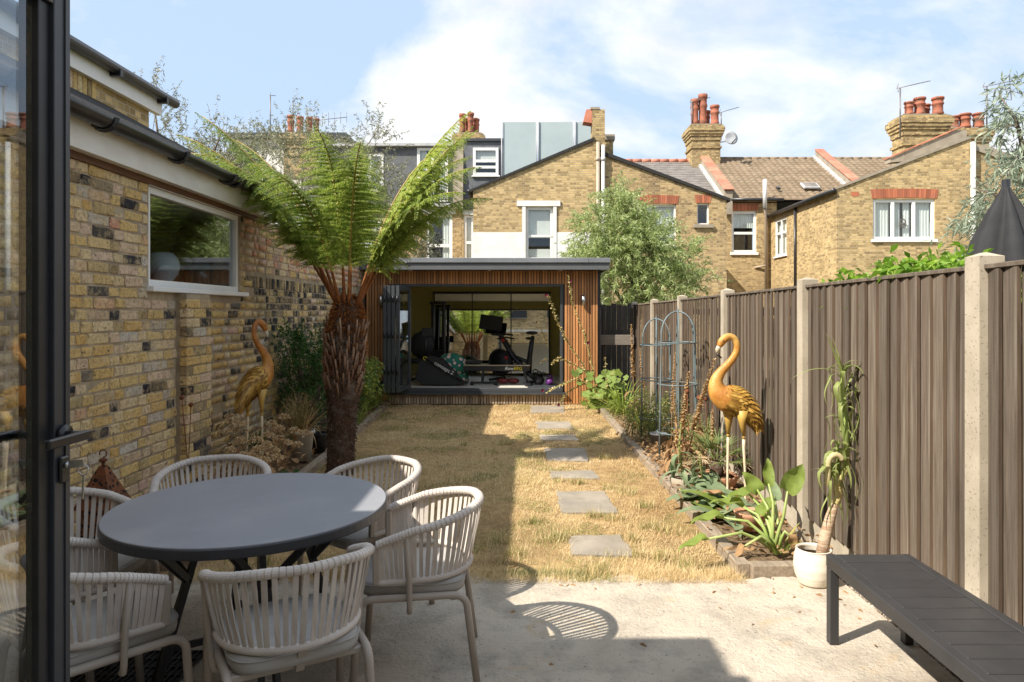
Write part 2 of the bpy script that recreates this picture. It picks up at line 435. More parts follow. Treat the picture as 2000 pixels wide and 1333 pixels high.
M['gutter'] = pm('black_gutter', (0.018, 0.018, 0.02), (0.035, 0.035, 0.036), rough=0.35, scale=5)
M['felt'] = pm('roofing_felt', (0.022, 0.021, 0.022), (0.06, 0.057, 0.055), rough=0.95, scale=60, bump=0.01, bscale=140, spec=0.2)
M['stainwood'] = pm('brown_stained_wood', (0.14, 0.055, 0.02), (0.09, 0.035, 0.015), rough=0.6, scale=6, stretch=(8, 1, 8))
M['black'] = pm('black_metal_paint', (0.012, 0.013, 0.015), (0.02, 0.02, 0.023), rough=0.4, scale=8)
M['anthracite'] = pm('anthracite_metal', (0.045, 0.05, 0.055), (0.055, 0.06, 0.066), rough=0.42, scale=5)
M['doorgrey'] = pm('door_grey_metal', (0.036, 0.039, 0.046), (0.044, 0.047, 0.055), rough=0.38, scale=5)
M['slate'] = pm('slate', (0.085, 0.09, 0.10), (0.14, 0.145, 0.155), rough=0.7, scale=3, orand=0.18, bump=0.003, bscale=30)
M['slate2'] = pm('brownish_slate', (0.13, 0.115, 0.105), (0.20, 0.18, 0.165), rough=0.8, scale=3, orand=0.2)
M['tile'] = pm('concrete_roof_tile', (0.19, 0.135, 0.085), (0.28, 0.21, 0.14), rough=0.85, scale=1.5, bump=0.004, bscale=30, c3=(0.15, 0.12, 0.08), s3=6)
M['coping'] = pm('red_coping_tile', (0.50, 0.20, 0.13), (0.42, 0.15, 0.09), rough=0.8, scale=3, orand=0.2)
M['pot'] = pm('terracotta_chimney_pot', (0.40, 0.13, 0.07), (0.30, 0.10, 0.06), rough=0.8, scale=6, orand=0.18, c3=(0.16, 0.09, 0.06), s3=5)
M['render_grey'] = pm('weathered_cement', (0.36, 0.31, 0.24), (0.26, 0.22, 0.17), rough=0.95, scale=3, bump=0.006, bscale=30)
M['lead'] = pm('lead_flashing', (0.36, 0.37, 0.38), (0.50, 0.50, 0.50), rough=0.6, scale=4)
M['pipe'] = pm('pale_plastic_pipe', (0.60, 0.60, 0.59), (0.52, 0.52, 0.50), rough=0.5, scale=4)
M['pipebrown'] = pm('beige_pipe', (0.42, 0.34, 0.26), (0.36, 0.29, 0.22), rough=0.6, scale=4)
M['glass'] = glassmat('window_glass', 1.5, (0.95, 0.975, 0.97))
M['glass_strong'] = glassmat('coated_glass', 1.95, (0.86, 0.90, 0.92))
M['dark'] = pm('dark_room', (0.03, 0.03, 0.032), rough=0.9)
M['curtain'] = pm('white_curtain', (0.78, 0.78, 0.75), (0.60, 0.60, 0.58), rough=0.9, scale=5, stretch=(6, 6, 0.2))
M['blind'] = pm('grey_blind', (0.74, 0.72, 0.69), (0.66, 0.64, 0.62), rough=0.8, scale=2)
M['aerial'] = pm('aerial_metal', (0.16, 0.15, 0.16), (0.24, 0.22, 0.21), rough=0.5, metal=0.6, scale=5)
M['dish'] = pm('dish_grey', (0.42, 0.43, 0.45), (0.36, 0.37, 0.39), rough=0.5, scale=3)
# ================================================================== walls with openings
def mY(yw): return lambda u, z, d: (u, yw + d, z)          # faces the camera (-Y)
def mXn(xw): return lambda u, z, d: (xw + d, u, z)         # faces -X
def mXp(xw): return lambda u, z, d: (xw - d, u, z)         # faces +X
def fbox(mb, m, u0, u1, z0, z1, d0, d1, mi=0, bev=0.0):
    a, b = m(u0, z0, d0), m(u1, z1, d1)
    return mb.box([(a[i] + b[i]) / 2 for i in range(3)], [abs(a[i] - b[i]) for i in range(3)], mi, None, bev)
def facade(mb, u0, u1, top, z0, holes, m, th=0.25, mi=0):
    """wall between u0 and u1, top = [(u, z)...], holes = [(ua, ub, za, zb)]"""
    def zt(u):
        for (a, za), (b, zb) in zip(top, top[1:]):
            if a <= u <= b: return za + (zb - za) * (u - a) / (b - a)
        return top[0][1] if u < top[0][0] else top[-1][1]
    cuts = sorted({u0, u1, *[t[0] for t in top if u0 < t[0] < u1], *[h[0] for h in holes], *[h[1] for h in holes]})
    for a, b in zip(cuts, cuts[1:]):
        hs = sorted([h for h in holes if h[0] <= (a + b) / 2 <= h[1]], key=lambda h: h[2])
        segs = []; lo = (z0, z0)
        for h in hs: segs.append((lo, (h[2], h[2]))); lo = (h[3], h[3])
        segs.append((lo, (zt(a), zt(b))))
        for (l0, l1), (t0, t1) in segs:
            if t0 - l0 < 1e-4 and t1 - l1 < 1e-4: continue
            vs = [m(a, l0, 0), m(b, l1, 0), m(b, t1, 0), m(a, t0, 0), m(a, l0, th), m(b, l1, th), m(b, t1, th), m(a, t0, th)]
            mb.add(vs, [(0, 1, 2, 3), (7, 6, 5, 4)], mi)
        ta, tb = zt(a), zt(b)
        mb.add([m(a, ta, 0), m(b, tb, 0), m(b, tb, th), m(a, ta, th)], [(0, 1, 2, 3)], mi)
    for u in (u0, u1): mb.add([m(u, z0, 0), m(u, zt(u), 0), m(u, zt(u), th), m(u, z0, th)], [(0, 1, 2, 3)], mi)
    for a, b, c, d in holes:
        for p, q in (((a, c), (b, c)), ((a, d), (b, d)), ((a, c), (a, d)), ((b, c), (b, d))):
            mb.add([m(p[0], p[1], 0), m(q[0], q[1], 0), m(q[0], q[1], th), m(p[0], p[1], th)], [(0, 1, 2, 3)], mi)
    return mb
def window(parent, m, u0, u1, z0, z1, set_=0.08, fw=0.06, mull=(), rails=(), sill=True, curtain='curtain', frame='white', silld=0.07, glass='glass', sillh=0.07, cur=((0, 1, 0, 1),), back=True):
    """a window as a part with pane, sill and curtain below it"""
    mb = MB()
    fbox(mb, m, u0, u0 + fw, z0, z1, set_, set_ + 0.07); fbox(mb, m, u1 - fw, u1, z0, z1, set_, set_ + 0.07)
    fbox(mb, m, u0 + fw, u1 - fw, z1 - fw, z1, set_ + .001, set_ + 0.069); fbox(mb, m, u0 + fw, u1 - fw, z0, z0 + fw, set_ + .001, set_ + 0.069)
    for t in mull:
        u = u0 + (u1 - u0) * t; fbox(mb, m, u - fw * .55, u + fw * .55, z0 + fw, z1 - fw, set_ + .003, set_ + 0.066)
    for t in rails:
        z = z0 + (z1 - z0) * t; fbox(mb, m, u0 + fw, u1 - fw, z - fw * .5, z + fw * .5, set_ + .006, set_ + 0.062)
    w = mb.build('window', M[frame], parent)
    g = MB(); fbox(g, m, u0 + fw * .5, u1 - fw * .5, z0 + fw * .5, z1 - fw * .5, set_ + .03, set_ + .036); g.build('pane', M[glass], w)
    if sill:
        s_ = MB(); fbox(s_, m, u0 - .07, u1 + .07, z0 - sillh, z0 - .002, -silld, set_ + .06, 0, .012); s_.build('sill', M['white'], w)
    if back: b = MB(); fbox(b, m, u0, u1, z0, z1, set_ + .5, set_ + .52); b.build('room_back', M['dark'], w)
    if curtain:
        c = MB()
        for a0, a1, b0, b1 in cur:
            n = max(4, int((u1 - u0) * (a1 - a0) / .05)); vs = []; fs = []
            for i in range(n + 1):
                u = u0 + (u1 - u0) * (a0 + (a1 - a0) * i / n); d = set_ + .13 + .025 * (i % 2) * (1 if curtain == 'curtain' else 0)
                vs += [m(u, z0 + (z1 - z0) * b0, d), m(u, z0 + (z1 - z0) * b1, d)]
                if i: fs.append((2 * i - 2, 2 * i, 2 * i + 1, 2 * i - 1))
            k = len(vs); vs += [m(*x) for x in []]
            c.add(vs, fs)
        c.build('curtain' if curtain == 'curtain' else 'blind', M[curtain], w)
    return w
def arch(parent, m, u0, u1, z0, z1, n, rise=0.0):
    """red brick lintel: every brick on end is a piece"""
    w = (u1 - u0) / n; lean = 0.10
    for i in range(n):
        t = (i + .5) / n - .5
        a = u0 + w * i + .004; b = a + w - .008; o = rise * (1 - 4 * t * t); sp = t * lean * 2
        vs = [m(a, z0 + o, -.012), m(b, z0 + o, -.012), m(b + sp * .5, z1 + o, -.012), m(a + sp * .5, z1 + o, -.012), m(a, z0 + o, .05), m(b, z0 + o, .05), m(b + sp * .5, z1 + o, .05), m(a + sp * .5, z1 + o, .05)]
        MB().add(vs, [(0, 1, 2, 3), (7, 6, 5, 4), (0, 4, 5, 1), (3, 2, 6, 7), (0, 3, 7, 4), (1, 5, 6, 2)]).build('lintel_brick', M['arch'], parent)

# ================================================================== ground
XL, XR = -2.85, 2.01
m_, nt_, b_, o_ = newmat('concrete'); w_ = N(nt_); v_ = w_.coords((1, 1, 1), False)
c_ = w_.ramp(w_.noise(v_, 1.3, 8, 0.62, 0.4), [(0.30, (0.38, 0.325, 0.255)), (0.46, (0.53, 0.46, 0.37)), (0.72, (0.60, 0.53, 0.435))])
c_ = w_.mix(w_.ramp(w_.noise(v_, 4.2, 7, 0.7), [(0.47, 0), (0.66, 0.75)]), c_, (0.32, 0.28, 0.23))
c_ = w_.mix(w_.ramp(w_.noise(v_, 2.3, 5, 0.6, 1.0), [(0.60, 0), (0.68, 0.7)]), c_, (0.50, 0.38, 0.23))
c_ = w_.mix(w_.ramp(w_.noise(v_, 16, 6, 0.75), [(0.60, 0), (0.78, 0.55)]), c_, (0.34, 0.31, 0.28))
c_ = w_.mix(w_.ramp(w_.noise(v_, 48, 4, 0.65), [(0.61, 0), (0.67, 0.75)]), c_, (0.12, 0.11, 0.10))
nt_.links.new(c_, b_.inputs['Base Color']); b_.inputs['Roughness'].default_value = 0.85; b_.inputs['Specular IOR Level'].default_value = 0.25
nt_.links.new(w_.bump(w_.math('ADD', w_.noise(v_, 45, 6, 0.7), w_.math('MULTIPLY', w_.noise(v_, 5, 5), 2.0)), 0.012), b_.inputs['Normal'])
M['concrete'] = m_
M['soil'] = pm('dry_soil', (0.13, 0.085, 0.05), (0.26, 0.18, 0.11), rough=1.0, scale=12, bump=0.03, bscale=40, spec=0.05, c3=(0.34, 0.25, 0.15), s3=25)
M['lawnbase'] = pm('parched_lawn_soil', (0.30, 0.19, 0.09), (0.50, 0.35, 0.17), rough=1.0, scale=9, bump=0.02, bscale=60, spec=0.05, c3=(0.30, 0.20, 0.10), s3=1.4)
M['farground'] = pm('garden_earth', (0.12, 0.12, 0.06), (0.2, 0.17, 0.1), rough=1.0, scale=1.0)

def rough_edge(mb, x0, x1, yf, z, n=90, amp=.03):
    return [(x0 + (x1 - x0) * i / n, yf + random.uniform(-amp, amp) + .03 * sin(i * .5)) for i in range(n + 1)]
g = MB(); g.add([(-600, -300, -.06), (600, -300, -.06), (600, 1500, -.06), (-600, 1500, -.06)], [(0, 1, 2, 3)])
tag(g.build('ground', M['farground']), kind='structure')
e = rough_edge(None, XL + .01, XR + .06, 4.20, 0, 130, .04)
EX = 1.92
pts = [(XL + .01, -4.0), (EX, -4.0)] + [(EX, 3.3)] + [(EX, 4.2)] + [p for p in reversed(e) if p[0] < EX - .03]
tag(MB().prism(pts, -.055, 0.0, 'Z').build('patio', M['concrete']), kind='structure')
# lawn sheet with gentle undulation
nx, ny = 50, 90
xs = np.linspace(XL + .5, 1.42, nx); ys = np.linspace(4.1, 12.3, ny); gx, gy = np.meshgrid(xs, ys)
gz = -.008 + .006 * np.sin(gx * 3.1 + gy * 1.7) + .004 * np.sin(gx * 7 - gy * 5) - .012 * (gy < 4.3)
vv = np.stack([gx, gy, gz], -1).reshape(-1, 3)
ii = (np.arange(ny - 1)[:, None] * nx + np.arange(nx - 1)[None, :]).ravel()
tag(nmesh('lawn', vv, np.stack([ii, ii + 1, ii + nx + 1, ii + nx], 1), M['lawnbase'], smooth=True), kind='structure')

# ================================================================== the left wall: brick by brick
def brickvar(L, D, Hh, seed):
    r = random.Random(seed); vs, fs = chamfer(L / 2, D / 2, Hh / 2, 0.006)
    vs = [(v[0] + r.uniform(-.007, .007), v[1] + r.uniform(-.004, .003), v[2] + r.uniform(-.0055, .0055)) for v in vs]
    return vs, fs
COURSE, JOINT = 0.0795, 0.012
BV = {}
for k, L in (('s', .222), ('h', .106)):
    BV[k] = [brickvar(L, .06, COURSE - JOINT, hash((i, 3)) % 1000 + i) for i in range(4)]
BMESH = {}
def brickmesh(k, i, mat):
    key = (k, i, mat)
    if key not in BMESH:
        mb = MB(); mb.add(*BV[k][i])
        R_ = Matrix.Rotation(radians(90), 4, 'Z')
        mb.v = [tuple(R_ @ Vector(v)) for v in mb.v]
        BMESH[key] = mb.mesh('brick', M[mat])
    return BMESH[key]
def courses(y0, y1, z0, z1, holes, header=0.5, soldier=None):
    out = []; n = int(round((z1 - z0) / COURSE))
    for c in range(n):
        za, zb = z0 + c * COURSE, z0 + (c + 1) * COURSE
        if soldier and soldier[0] - .02 < (za + zb) / 2 < soldier[1] + .02: continue
        y = y0 - (0 if c % 2 else .17) - random.uniform(0, .02)
        st = c % 2 == 0
        while y < y1:
            h = st if header >= .5 else False
            L = .118 if (st or random.random() < header - .5) else .234
            st = not st if L == .118 and random.random() > (header - .5) * .6 else (not st if L == .234 else st)
            a, b = max(y, y0), min(y + L - JOINT + random.uniform(-.004, .003), y1)
            y += L
            segs = [(a, b)]
            for hy0, hy1, hz0, hz1 in holes:
                if zb > hz0 + .005 and za < hz1 - .005:
                    ns = []
                    for p, q in segs:
                        if q <= hy0 or p >= hy1: ns.append((p, q)); continue
                        if p < hy0: ns.append((p, hy0))
                        if q > hy1: ns.append((hy1, q))
                    segs = ns
            out += [(p, q, za, zb) for p, q in segs if q - p > .035]
    return out
def lay(parent, xw, bricks, kind, nparts, ymin_vis, prefix='brick'):
    """the bricks that show largest as objects, the rest as one mass; kind(y, z) -> material key"""
    vis = sorted([b for b in bricks if b[0] >= ymin_vis], key=lambda b: (b[0] + b[1]) / 2)
    single, rest = vis[:nparts], vis[nparts:] + [b for b in bricks if b[0] < ymin_vis]
    for a, b, c, d in single:
        yc, zc, L = (a + b) / 2, (c + d) / 2, b - a
        k = 's' if L > .16 else 'h'; base = .222 if k == 's' else .106
        inst('brick', brickmesh(k, random.randrange(4), kind(yc, zc)), parent, (xw - .030 + .006 + random.gauss(0, .0022), yc, zc + random.uniform(-.002, .002)),
             (random.gauss(0, .008), random.gauss(0, .005), random.gauss(0, .012)), (1, L / base, random.uniform(.95, 1.0)))
    groups = {}
    for b in rest: groups.setdefault(kind((b[0] + b[1]) / 2, (b[2] + b[3]) / 2), []).append(b)
    for key, bs in groups.items():
        V = []; Q = []; T = []
        for a, b, c, d in bs:
            o = random.gauss(0, .003); x1 = xw + .006 + o; x0 = x1 - .04; c2, d2 = c + JOINT / 2, d - JOINT / 2; e_ = .006; n0 = len(V)
            j = lambda: random.uniform(-.006, .006)
            V += [(x0, a, c2), (x0, b, c2), (x0, b, d2), (x0, a, d2), (x1, a + e_ + j(), c2 + e_ + j()), (x1, b - e_ + j(), c2 + e_ + j()), (x1, b - e_ + j(), d2 - e_ + j()), (x1, a + e_ + j(), d2 - e_ + j())]
            Q += [(n0 + 4, n0 + 5, n0 + 6, n0 + 7), (n0, n0 + 1, n0 + 5, n0 + 4), (n0 + 1, n0 + 2, n0 + 6, n0 + 5), (n0 + 2, n0 + 3, n0 + 7, n0 + 6), (n0 + 3, n0, n0 + 4, n0 + 7)]
            T += [random.random()] * 8
        o = nmesh('brickwork', np.array(V), np.array(Q), M[key + '_s'], parent, attr=T)
        o['kind'] = 'stuff'

WY0, WY1, WZ0, WZ1 = 5.196, 6.857, 1.83, 2.59          # the window in the wall
YJ = 7.55                                                # the lean-to ends here
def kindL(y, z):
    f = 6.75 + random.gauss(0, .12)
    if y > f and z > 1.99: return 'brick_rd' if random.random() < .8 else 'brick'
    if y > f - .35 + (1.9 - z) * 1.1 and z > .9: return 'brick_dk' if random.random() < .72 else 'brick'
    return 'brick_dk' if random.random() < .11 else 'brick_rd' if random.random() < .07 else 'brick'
lean = thing('brick_lean_to', 'yellow stock brick lean-to with black gutter along the left side of the garden', 'building', (XL, 4.6, 0))
mb = MB(); facade(mb, 1.72, YJ, [(1.72, 2.68), (YJ, 2.68)], -.05, [(WY0, WY1, WZ0, WZ1)], mXp(XL), .26); mb.build('wall', M['mortar'], lean)
PY0, PY1, PZ = 5.60, 6.03, 1.80
bl = courses(1.72, YJ, -.02, 2.67, [(WY0 - .02, WY1 + .02, WZ0 - .05, WZ1), (PY0, PY1, -.1, PZ)], .5, None)
SOLD = (1.895, 2.0)
bl = [b for b in bl if not (b[0] > 6.95 and b[3] > SOLD[0] + .01 and b[2] < SOLD[1] - .01)]
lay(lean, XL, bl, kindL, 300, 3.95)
sb = [(y, y + .066, SOLD[0] - .012, SOLD[1] + .012) for y in np.arange(6.97, YJ - .07, .078)]
def soldiers(parent, ys):
    for y in ys:
        MB().box((XL - .02, y + .033, (SOLD[0] + SOLD[1]) / 2), (.06, .062, .118), 0, None, .006).build('soldier_brick', M['brick_dk'], parent)
soldiers(lean, np.arange(6.97, YJ - .07, .078))
pier = MB().bx(XL - .01, XL + .085, PY0 + .006, PY1 - .006, -.05, PZ - .02).build('pier', M['mortar'], lean)
for c in range(int(PZ / COURSE)):
    z = c * COURSE + COURSE / 2 - .01
    cut = [(PY0, PY0 + .222), (PY0 + .234, PY1)] if c % 2 else [(PY0, PY0 + .106), (PY0 + .118, PY0 + .34), (PY0 + .352, PY1)]
    for a, b in cut:
        k = 's' if b - a > .16 else 'h'
        inst('brick', brickmesh(k, random.randrange(4), 'brick_dk' if random.random() < .3 else 'brick'), pier, (XL + .065, (a + b) / 2, z), (0, 0, random.gauss(0, .01)), (1.0, (b - a) / (.222 if k == 's' else .106), 1))
# window with its things inside
wn_ = window(lean, mXp(XL), WY0, WY1, WZ0, WZ1, set_=.015, fw=.05, sill=False, curtain=None, glass='glass_strong', back=False)
MB().bx(XL - .02, XL + .06, WY0 - .03, WY1 + .09, WZ0 - .045, WZ0 - .004, 0, .006).build('sill', M['white'], wn_)
MB().bx(XL - .05, XL + .016, WY0 - .012, WY1 + .012, WZ1 + .002, WZ1 + .03).build('head_trim', M['white'], wn_)
MB().bx(XL - 1.4, XL - .262, WY0 - .6, 7.29, WZ0 - .045, WZ0 - .005).build('worktop', M['anthracite'], wn_)
def vase(name, label, prof, loc, mat):
    return tag(MB().lathe([(r * 1.15, z * 1.2 + loc[2]) for r, z in prof], (loc[0], loc[1], 0), 20).build(name, mat, None, loc), label, 'vase', 'vases inside the lean-to window')
M['ceramic'] = pm('grey_white_ceramic', (0.62, 0.63, 0.62), rough=.35)
M['brownpot'] = pm('brown_glaze', (0.16, 0.045, 0.02), (0.10, 0.03, 0.015), rough=.25)
M['greenglass'] = pm('green_glass', (0.05, 0.10, 0.09), rough=.08, spec=.8)
vase('round_vase', 'pale round head vase on the near end of the inside window sill', [(.0, 0), (.07, 0), (.075, .03), (.06, .06), (.11, .12), (.125, .18), (.11, .24), (.07, .28), (.0, .285)], (XL - .40, 6.16, WZ0 - .004), M['ceramic'])
vase('glass_vase', 'dark green round glass vase in the middle of the window sill', [(.0, 0), (.06, 0), (.12, .06), (.14, .13), (.12, .2), (.06, .24), (.065, .26)], (XL - .40, 6.86, WZ0 - .004), M['greenglass'])
vase('brown_jug', 'brown glazed pot on the far end of the window sill', [(.0, 0), (.08, 0), (.12, .05), (.13, .11), (.10, .18), (.06, .2), (.065, .22)], (XL - .42, 7.32, WZ0 - .004), M['brownpot'])
MB().bx(XL - 1.9, XL - 1.8, 1.8, 7.29, -.04, 2.66).build('inner_wall', M['render_grey'], lean); MB().bx(XL - 1.95, XL - .262, 7.30, 7.42, -.04, 2.679).build('end_wall', M['fbrick'], lean); MB().bx(XL - 1.79, XL - .262, 1.8, 7.29, 2.60, 2.63).build('ceiling', M['white'], lean)
# fascia, gutter, roof
MB().bx(XL + .004, XL + .03, 1.72, YJ, 2.595, 2.665).build('timber_strip', M['stainwood'], lean)
MB().bx(XL + .032, XL + .10, 1.72, 7.62, 2.64, 2.86).build('fascia', M['fascia'], lean)
gu = MB()
n = 9; Y0g, Y1g = 1.72, 7.27; cx, cz, rr = XL + .175, 2.868, .070
for ya, yb in ((Y0g, Y1g),):
    vs = []
    for r_ in (rr, rr - .008):
        for y in (ya, yb):
            for k in range(n + 1): a = pi + pi * k / n; vs.append((cx + cos(a) * r_, y, cz + sin(a) * r_))
    m1 = n + 1; fs = []
    for k in range(n): fs += [(k, k + 1, m1 + k + 1, m1 + k), (2 * m1 + k, 3 * m1 + k, 3 * m1 + k + 1, 2 * m1 + k + 1), (k, 2 * m1 + k, 2 * m1 + k + 1, k + 1), (m1 + k, m1 + k + 1, 3 * m1 + k + 1, 3 * m1 + k)]
    fs += [(0, m1, 3 * m1, 2 * m1), (n, 2 * m1 + n, 3 * m1 + n, m1 + n)]
    gu.add(vs, fs, 0, True)
gu.prism([(cx + cos(pi + pi * k / n) * rr, cz + sin(pi + pi * k / n) * rr) for k in range(n + 1)], Y1g, Y1g + .012)
gut = gu.build('gutter', M['gutter'], lean)
for y in (2.6, 3.5, 4.37, 5.30, 6.18, 6.32, 7.15):
    b = MB(); b.tube([(cx + cos(pi + pi * k / 8) * (rr + .008), y, cz + sin(pi + pi * k / 8) * (rr + .008)) for k in range(9)], .018, 4, 0, True, False)
    b.bx(XL + .101, cx - .03, y - .02, y + .02, cz - .06, cz - .02); b.build('gutter_bracket', M['gutter'], gut)
rf = MB(); rz = lambda x: 2.90 + (-2.73 - x) * .542
rf.prism([(-2.73, rz(-2.73) - .05), (-2.73, rz(-2.73)), (-4.5, rz(-4.5)), (-4.5, rz(-4.5) - .12)], 1.72, 7.42, 'Y'); rf.build('roof', M['felt'], lean)
MB().prism([(XL - .26, 2.68), (XL + .03, 2.85), (-4.5, rz(-4.5) - .13), (-4.5, 2.68)], 7.3, 7.40, 'Y').build('gable_end', M['mortar'], lean)

# taller wing set back behind the lean-to
wing = thing('brick_wing', 'taller yellow brick wing with white fascia rising behind the lean-to roof', 'building', (-6, 5, 0))
mb = MB(); XW = -4.52
mb.bx(-9, XW, -2, 8.25, -.05, 4.08); mb.build('wall', M['fbrick'], wing)
MB().bx(XW + .002, XW + .07, -2, 8.42, 4.04, 4.21).build('fascia', M['white'], wing)
gw = MB(); gw.tube([(XW + .13, -2, 4.245), (XW + .13, 8.62, 4.245)], .06, 10); gwo = gw.build('gutter', M['gutter'], wing)
for y in (4.6, 6.0, 7.35, 8.3): MB().bx(XW + .07, XW + .19, y, y + .05, 4.16, 4.235).build('gutter_bracket', M['gutter'], gwo)
MB().prism([(XW + .1, 4.24), (XW + .1, 4.29), (-9, 5.6), (-9, 5.5)], -2, 8.45, 'Y').build('roof', M['slate'], wing)
for i in range(9): MB().bx(XW + .001, XW + .012, 6.55 + i * .075, 6.615 + i * .075, 3.85 - abs(i - 4) * .012, 4.038).build('lintel_brick', M['brick'], wing)

# the tall garden wall that carries on to the garden room
gwall = thing('brick_garden_wall', 'old garden wall of blackened and reddish bricks behind the left flower bed', 'wall', (XL, 9.7, 0))
MB().bx(XL - .24, XL, YJ + .003, 14.5, -.05, 2.62).build('wall_core', M['mortar'], gwall)
def kindG(y, z):
    r = random.random()
    if z > 1.99: return 'brick_rd' if r < .75 else 'brick'
    if z > 1.1: return 'brick_dk' if r < .8 else 'brick'
    return 'brick_dk' if r < .45 else 'brick'
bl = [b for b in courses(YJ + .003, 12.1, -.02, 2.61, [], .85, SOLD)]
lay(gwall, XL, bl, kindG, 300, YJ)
soldiers(gwall, np.arange(YJ + .01, 11.2, .078))

# ================================================================== house behind the camera (shade and reflections)
ext = thing('brick_extension', 'yellow brick extension beside the open glass door, seen only in reflections', 'building', (-3, 0, 0))
MB().bx(-5.4, -2.05, -4, 1.66, -.05, 3.18).build('wall', M['fbrick'], ext)
MB().bx(-5.45, -1.92, -4, 1.69, 3.182, 3.26).build('roof', M['lead'], ext)
hb = thing('brick_terrace_house', 'yellow brick terrace house behind the viewpoint, seen only in the gym mirror', 'building', (0, -6, 0))
mb = MB(); facade(mb, -1.84, 3.2, [(-1.84, 3.0), (3.2, 3.0)], -.05, [(-1.4, 1.8, 0, 2.5)], mY(-1.0), .3); mb.build('wall', M['fbrick'], hb)
mb = MB(); facade(mb, -5, 3.2, [(-5, 6.6), (3.2, 6.6)], 2.9, [(-1, .2, 4.0, 5.6), (1.2, 2.2, 4.0, 5.6)], mY(-4.0), .3); mb.build('upper_wall', M['fbrick'], hb)
MB().bx(-1.84, 3.3, -4.0, -.9, 3.003, 3.12).build('flat_roof', M['lead'], hb)
MB().bx(-1.84, 3.2, -4.2, -4.1, 0, 2.9).build('kitchen_wall', M['white'], hb)
for u0, u1 in ((-1, .2), (1.2, 2.2)): window(hb, mY(-4.0), u0, u1, 4.0, 5.6, rails=(.5,))
# ================================================================== houses beyond the garden
def pots(parent, lst, mat='pot'):
    for x, y, z, h, r in lst:
        MB().lathe([(r * .92, z), (r * .95, z + h * .12), (r * .82, z + h * .2), (r * .8, z + h * .55), (r * .95, z + h * .6), (r * .95, z + h * .66), (r * .84, z + h * .7), (r * .84, z + h * .86), (r, z + h * .88), (r, z + h), (r * .75, z + h), (r * .7, z + h * .8)], (x, y, 0), 14).build('chimney_pot', M[mat], parent)
def chimney(name, label, x0, x1, y0, y1, zb, zt, ps, cat='chimney'):
    t = thing(name, label, cat, ((x0 + x1) / 2, (y0 + y1) / 2, zb), 'chimney stacks on the far roofs')
    mb = MB(); H = zt - zb
    mb.bx(x0, x1, y0, y1, zb, zt - .75)
    for i, (a, b, o) in enumerate(((.75, .55, .05), (.55, .43, .10), (.43, .30, .15), (.30, .10, .19), (.10, 0, .12))): mb.bx(x0 - o, x1 + o, y0 - o, y1 + o, zt - a + .001, zt - b)
    mb.bx(x0 - .06, x1 + .06, y0 - .06, y1 + .06, zt - 1.15, zt - 1.05)
    mb.build('stack', M['chimbrick'], t)
    MB().bx(x0 - .02, x1 + .02, y0 - .02, y1 + .02, zt + .001, zt + .07).build('mortar_cap', M['render_grey'], t)
    pots(t, [(a, b, zt + .06, c, d) for a, b, c, d in ps])
    return t
def tiles(parent, x0, x1, ya, za, yb, zb, rows, pitch, mat, wave=.02, step=.03, name='roof_tiles'):
    """courses of tiles: each course a stepped, waved strip; too far off to pick apart"""
    V = []; Q = []; nxx = int((x1 - x0) / pitch * 4) if wave else max(2, int((x1 - x0) / .3))
    xs = np.linspace(x0, x1, nxx + 1); w = (np.abs(np.sin(np.arange(nxx + 1) * pi / 4)) * wave) if wave else np.zeros(nxx + 1)
    for r in range(rows):
        t0, t1 = r / rows, (r + 1) / rows; y0_, z0_ = ya + (yb - ya) * t0, za + (zb - za) * t0; y1_, z1_ = ya + (yb - ya) * t1, za + (zb - za) * t1
        b = len(V)
        jit = RNG.uniform(0, .006, nxx + 1)
        V += [(x, y0_, z0_ - .005) for x in xs]
        V += [(x, y0_ - .012, z0_ + step + ww + j) for x, ww, j in zip(xs, w, jit)]
        V += [(x, y1_, z1_ + .004 + ww) for x, ww in zip(xs, w)]
        k = nxx + 1
        for i in range(nxx): Q += [(b + i, b + i + 1, b + k + i + 1, b + k + i), (b + k + i, b + k + i + 1, b + 2 * k + i + 1, b + 2 * k + i)]
    o = nmesh(name, np.array(V), np.array(Q), M[mat], parent); o['kind'] = 'stuff'; return o
def parapet(parent, x, ya, za, yb, zb, w=.36, h=.42, n=9):
    MB().prism([(ya, za - .6), (ya, za + h), (yb, zb + h), (yb, zb - .6)], x - w / 2, x + w / 2, 'X').build('party_wall', M['render_grey'], parent)
    fl = MB(); fl.prism([(ya, za + .0), (ya, za + .16), (yb, zb + .16), (yb, zb + .0)], x - w / 2 - .14, x - w / 2 - .002, 'X'); fl.build('flashing', M['lead'], parent)
    a, b = Vector((x, ya - .1, za + h)), Vector((x, yb, zb + h))
    for i in range(n):
        p, q = a + (b - a) * (i / n), a + (b - a) * ((i + .985) / n)
        mb = MB(); mb.beam(p + Vector((0, 0, .05)), q + Vector((0, 0, .065)), w + .10, .07, mi=0, bev=.02); mb.build('coping_tile', M['coping'], parent)
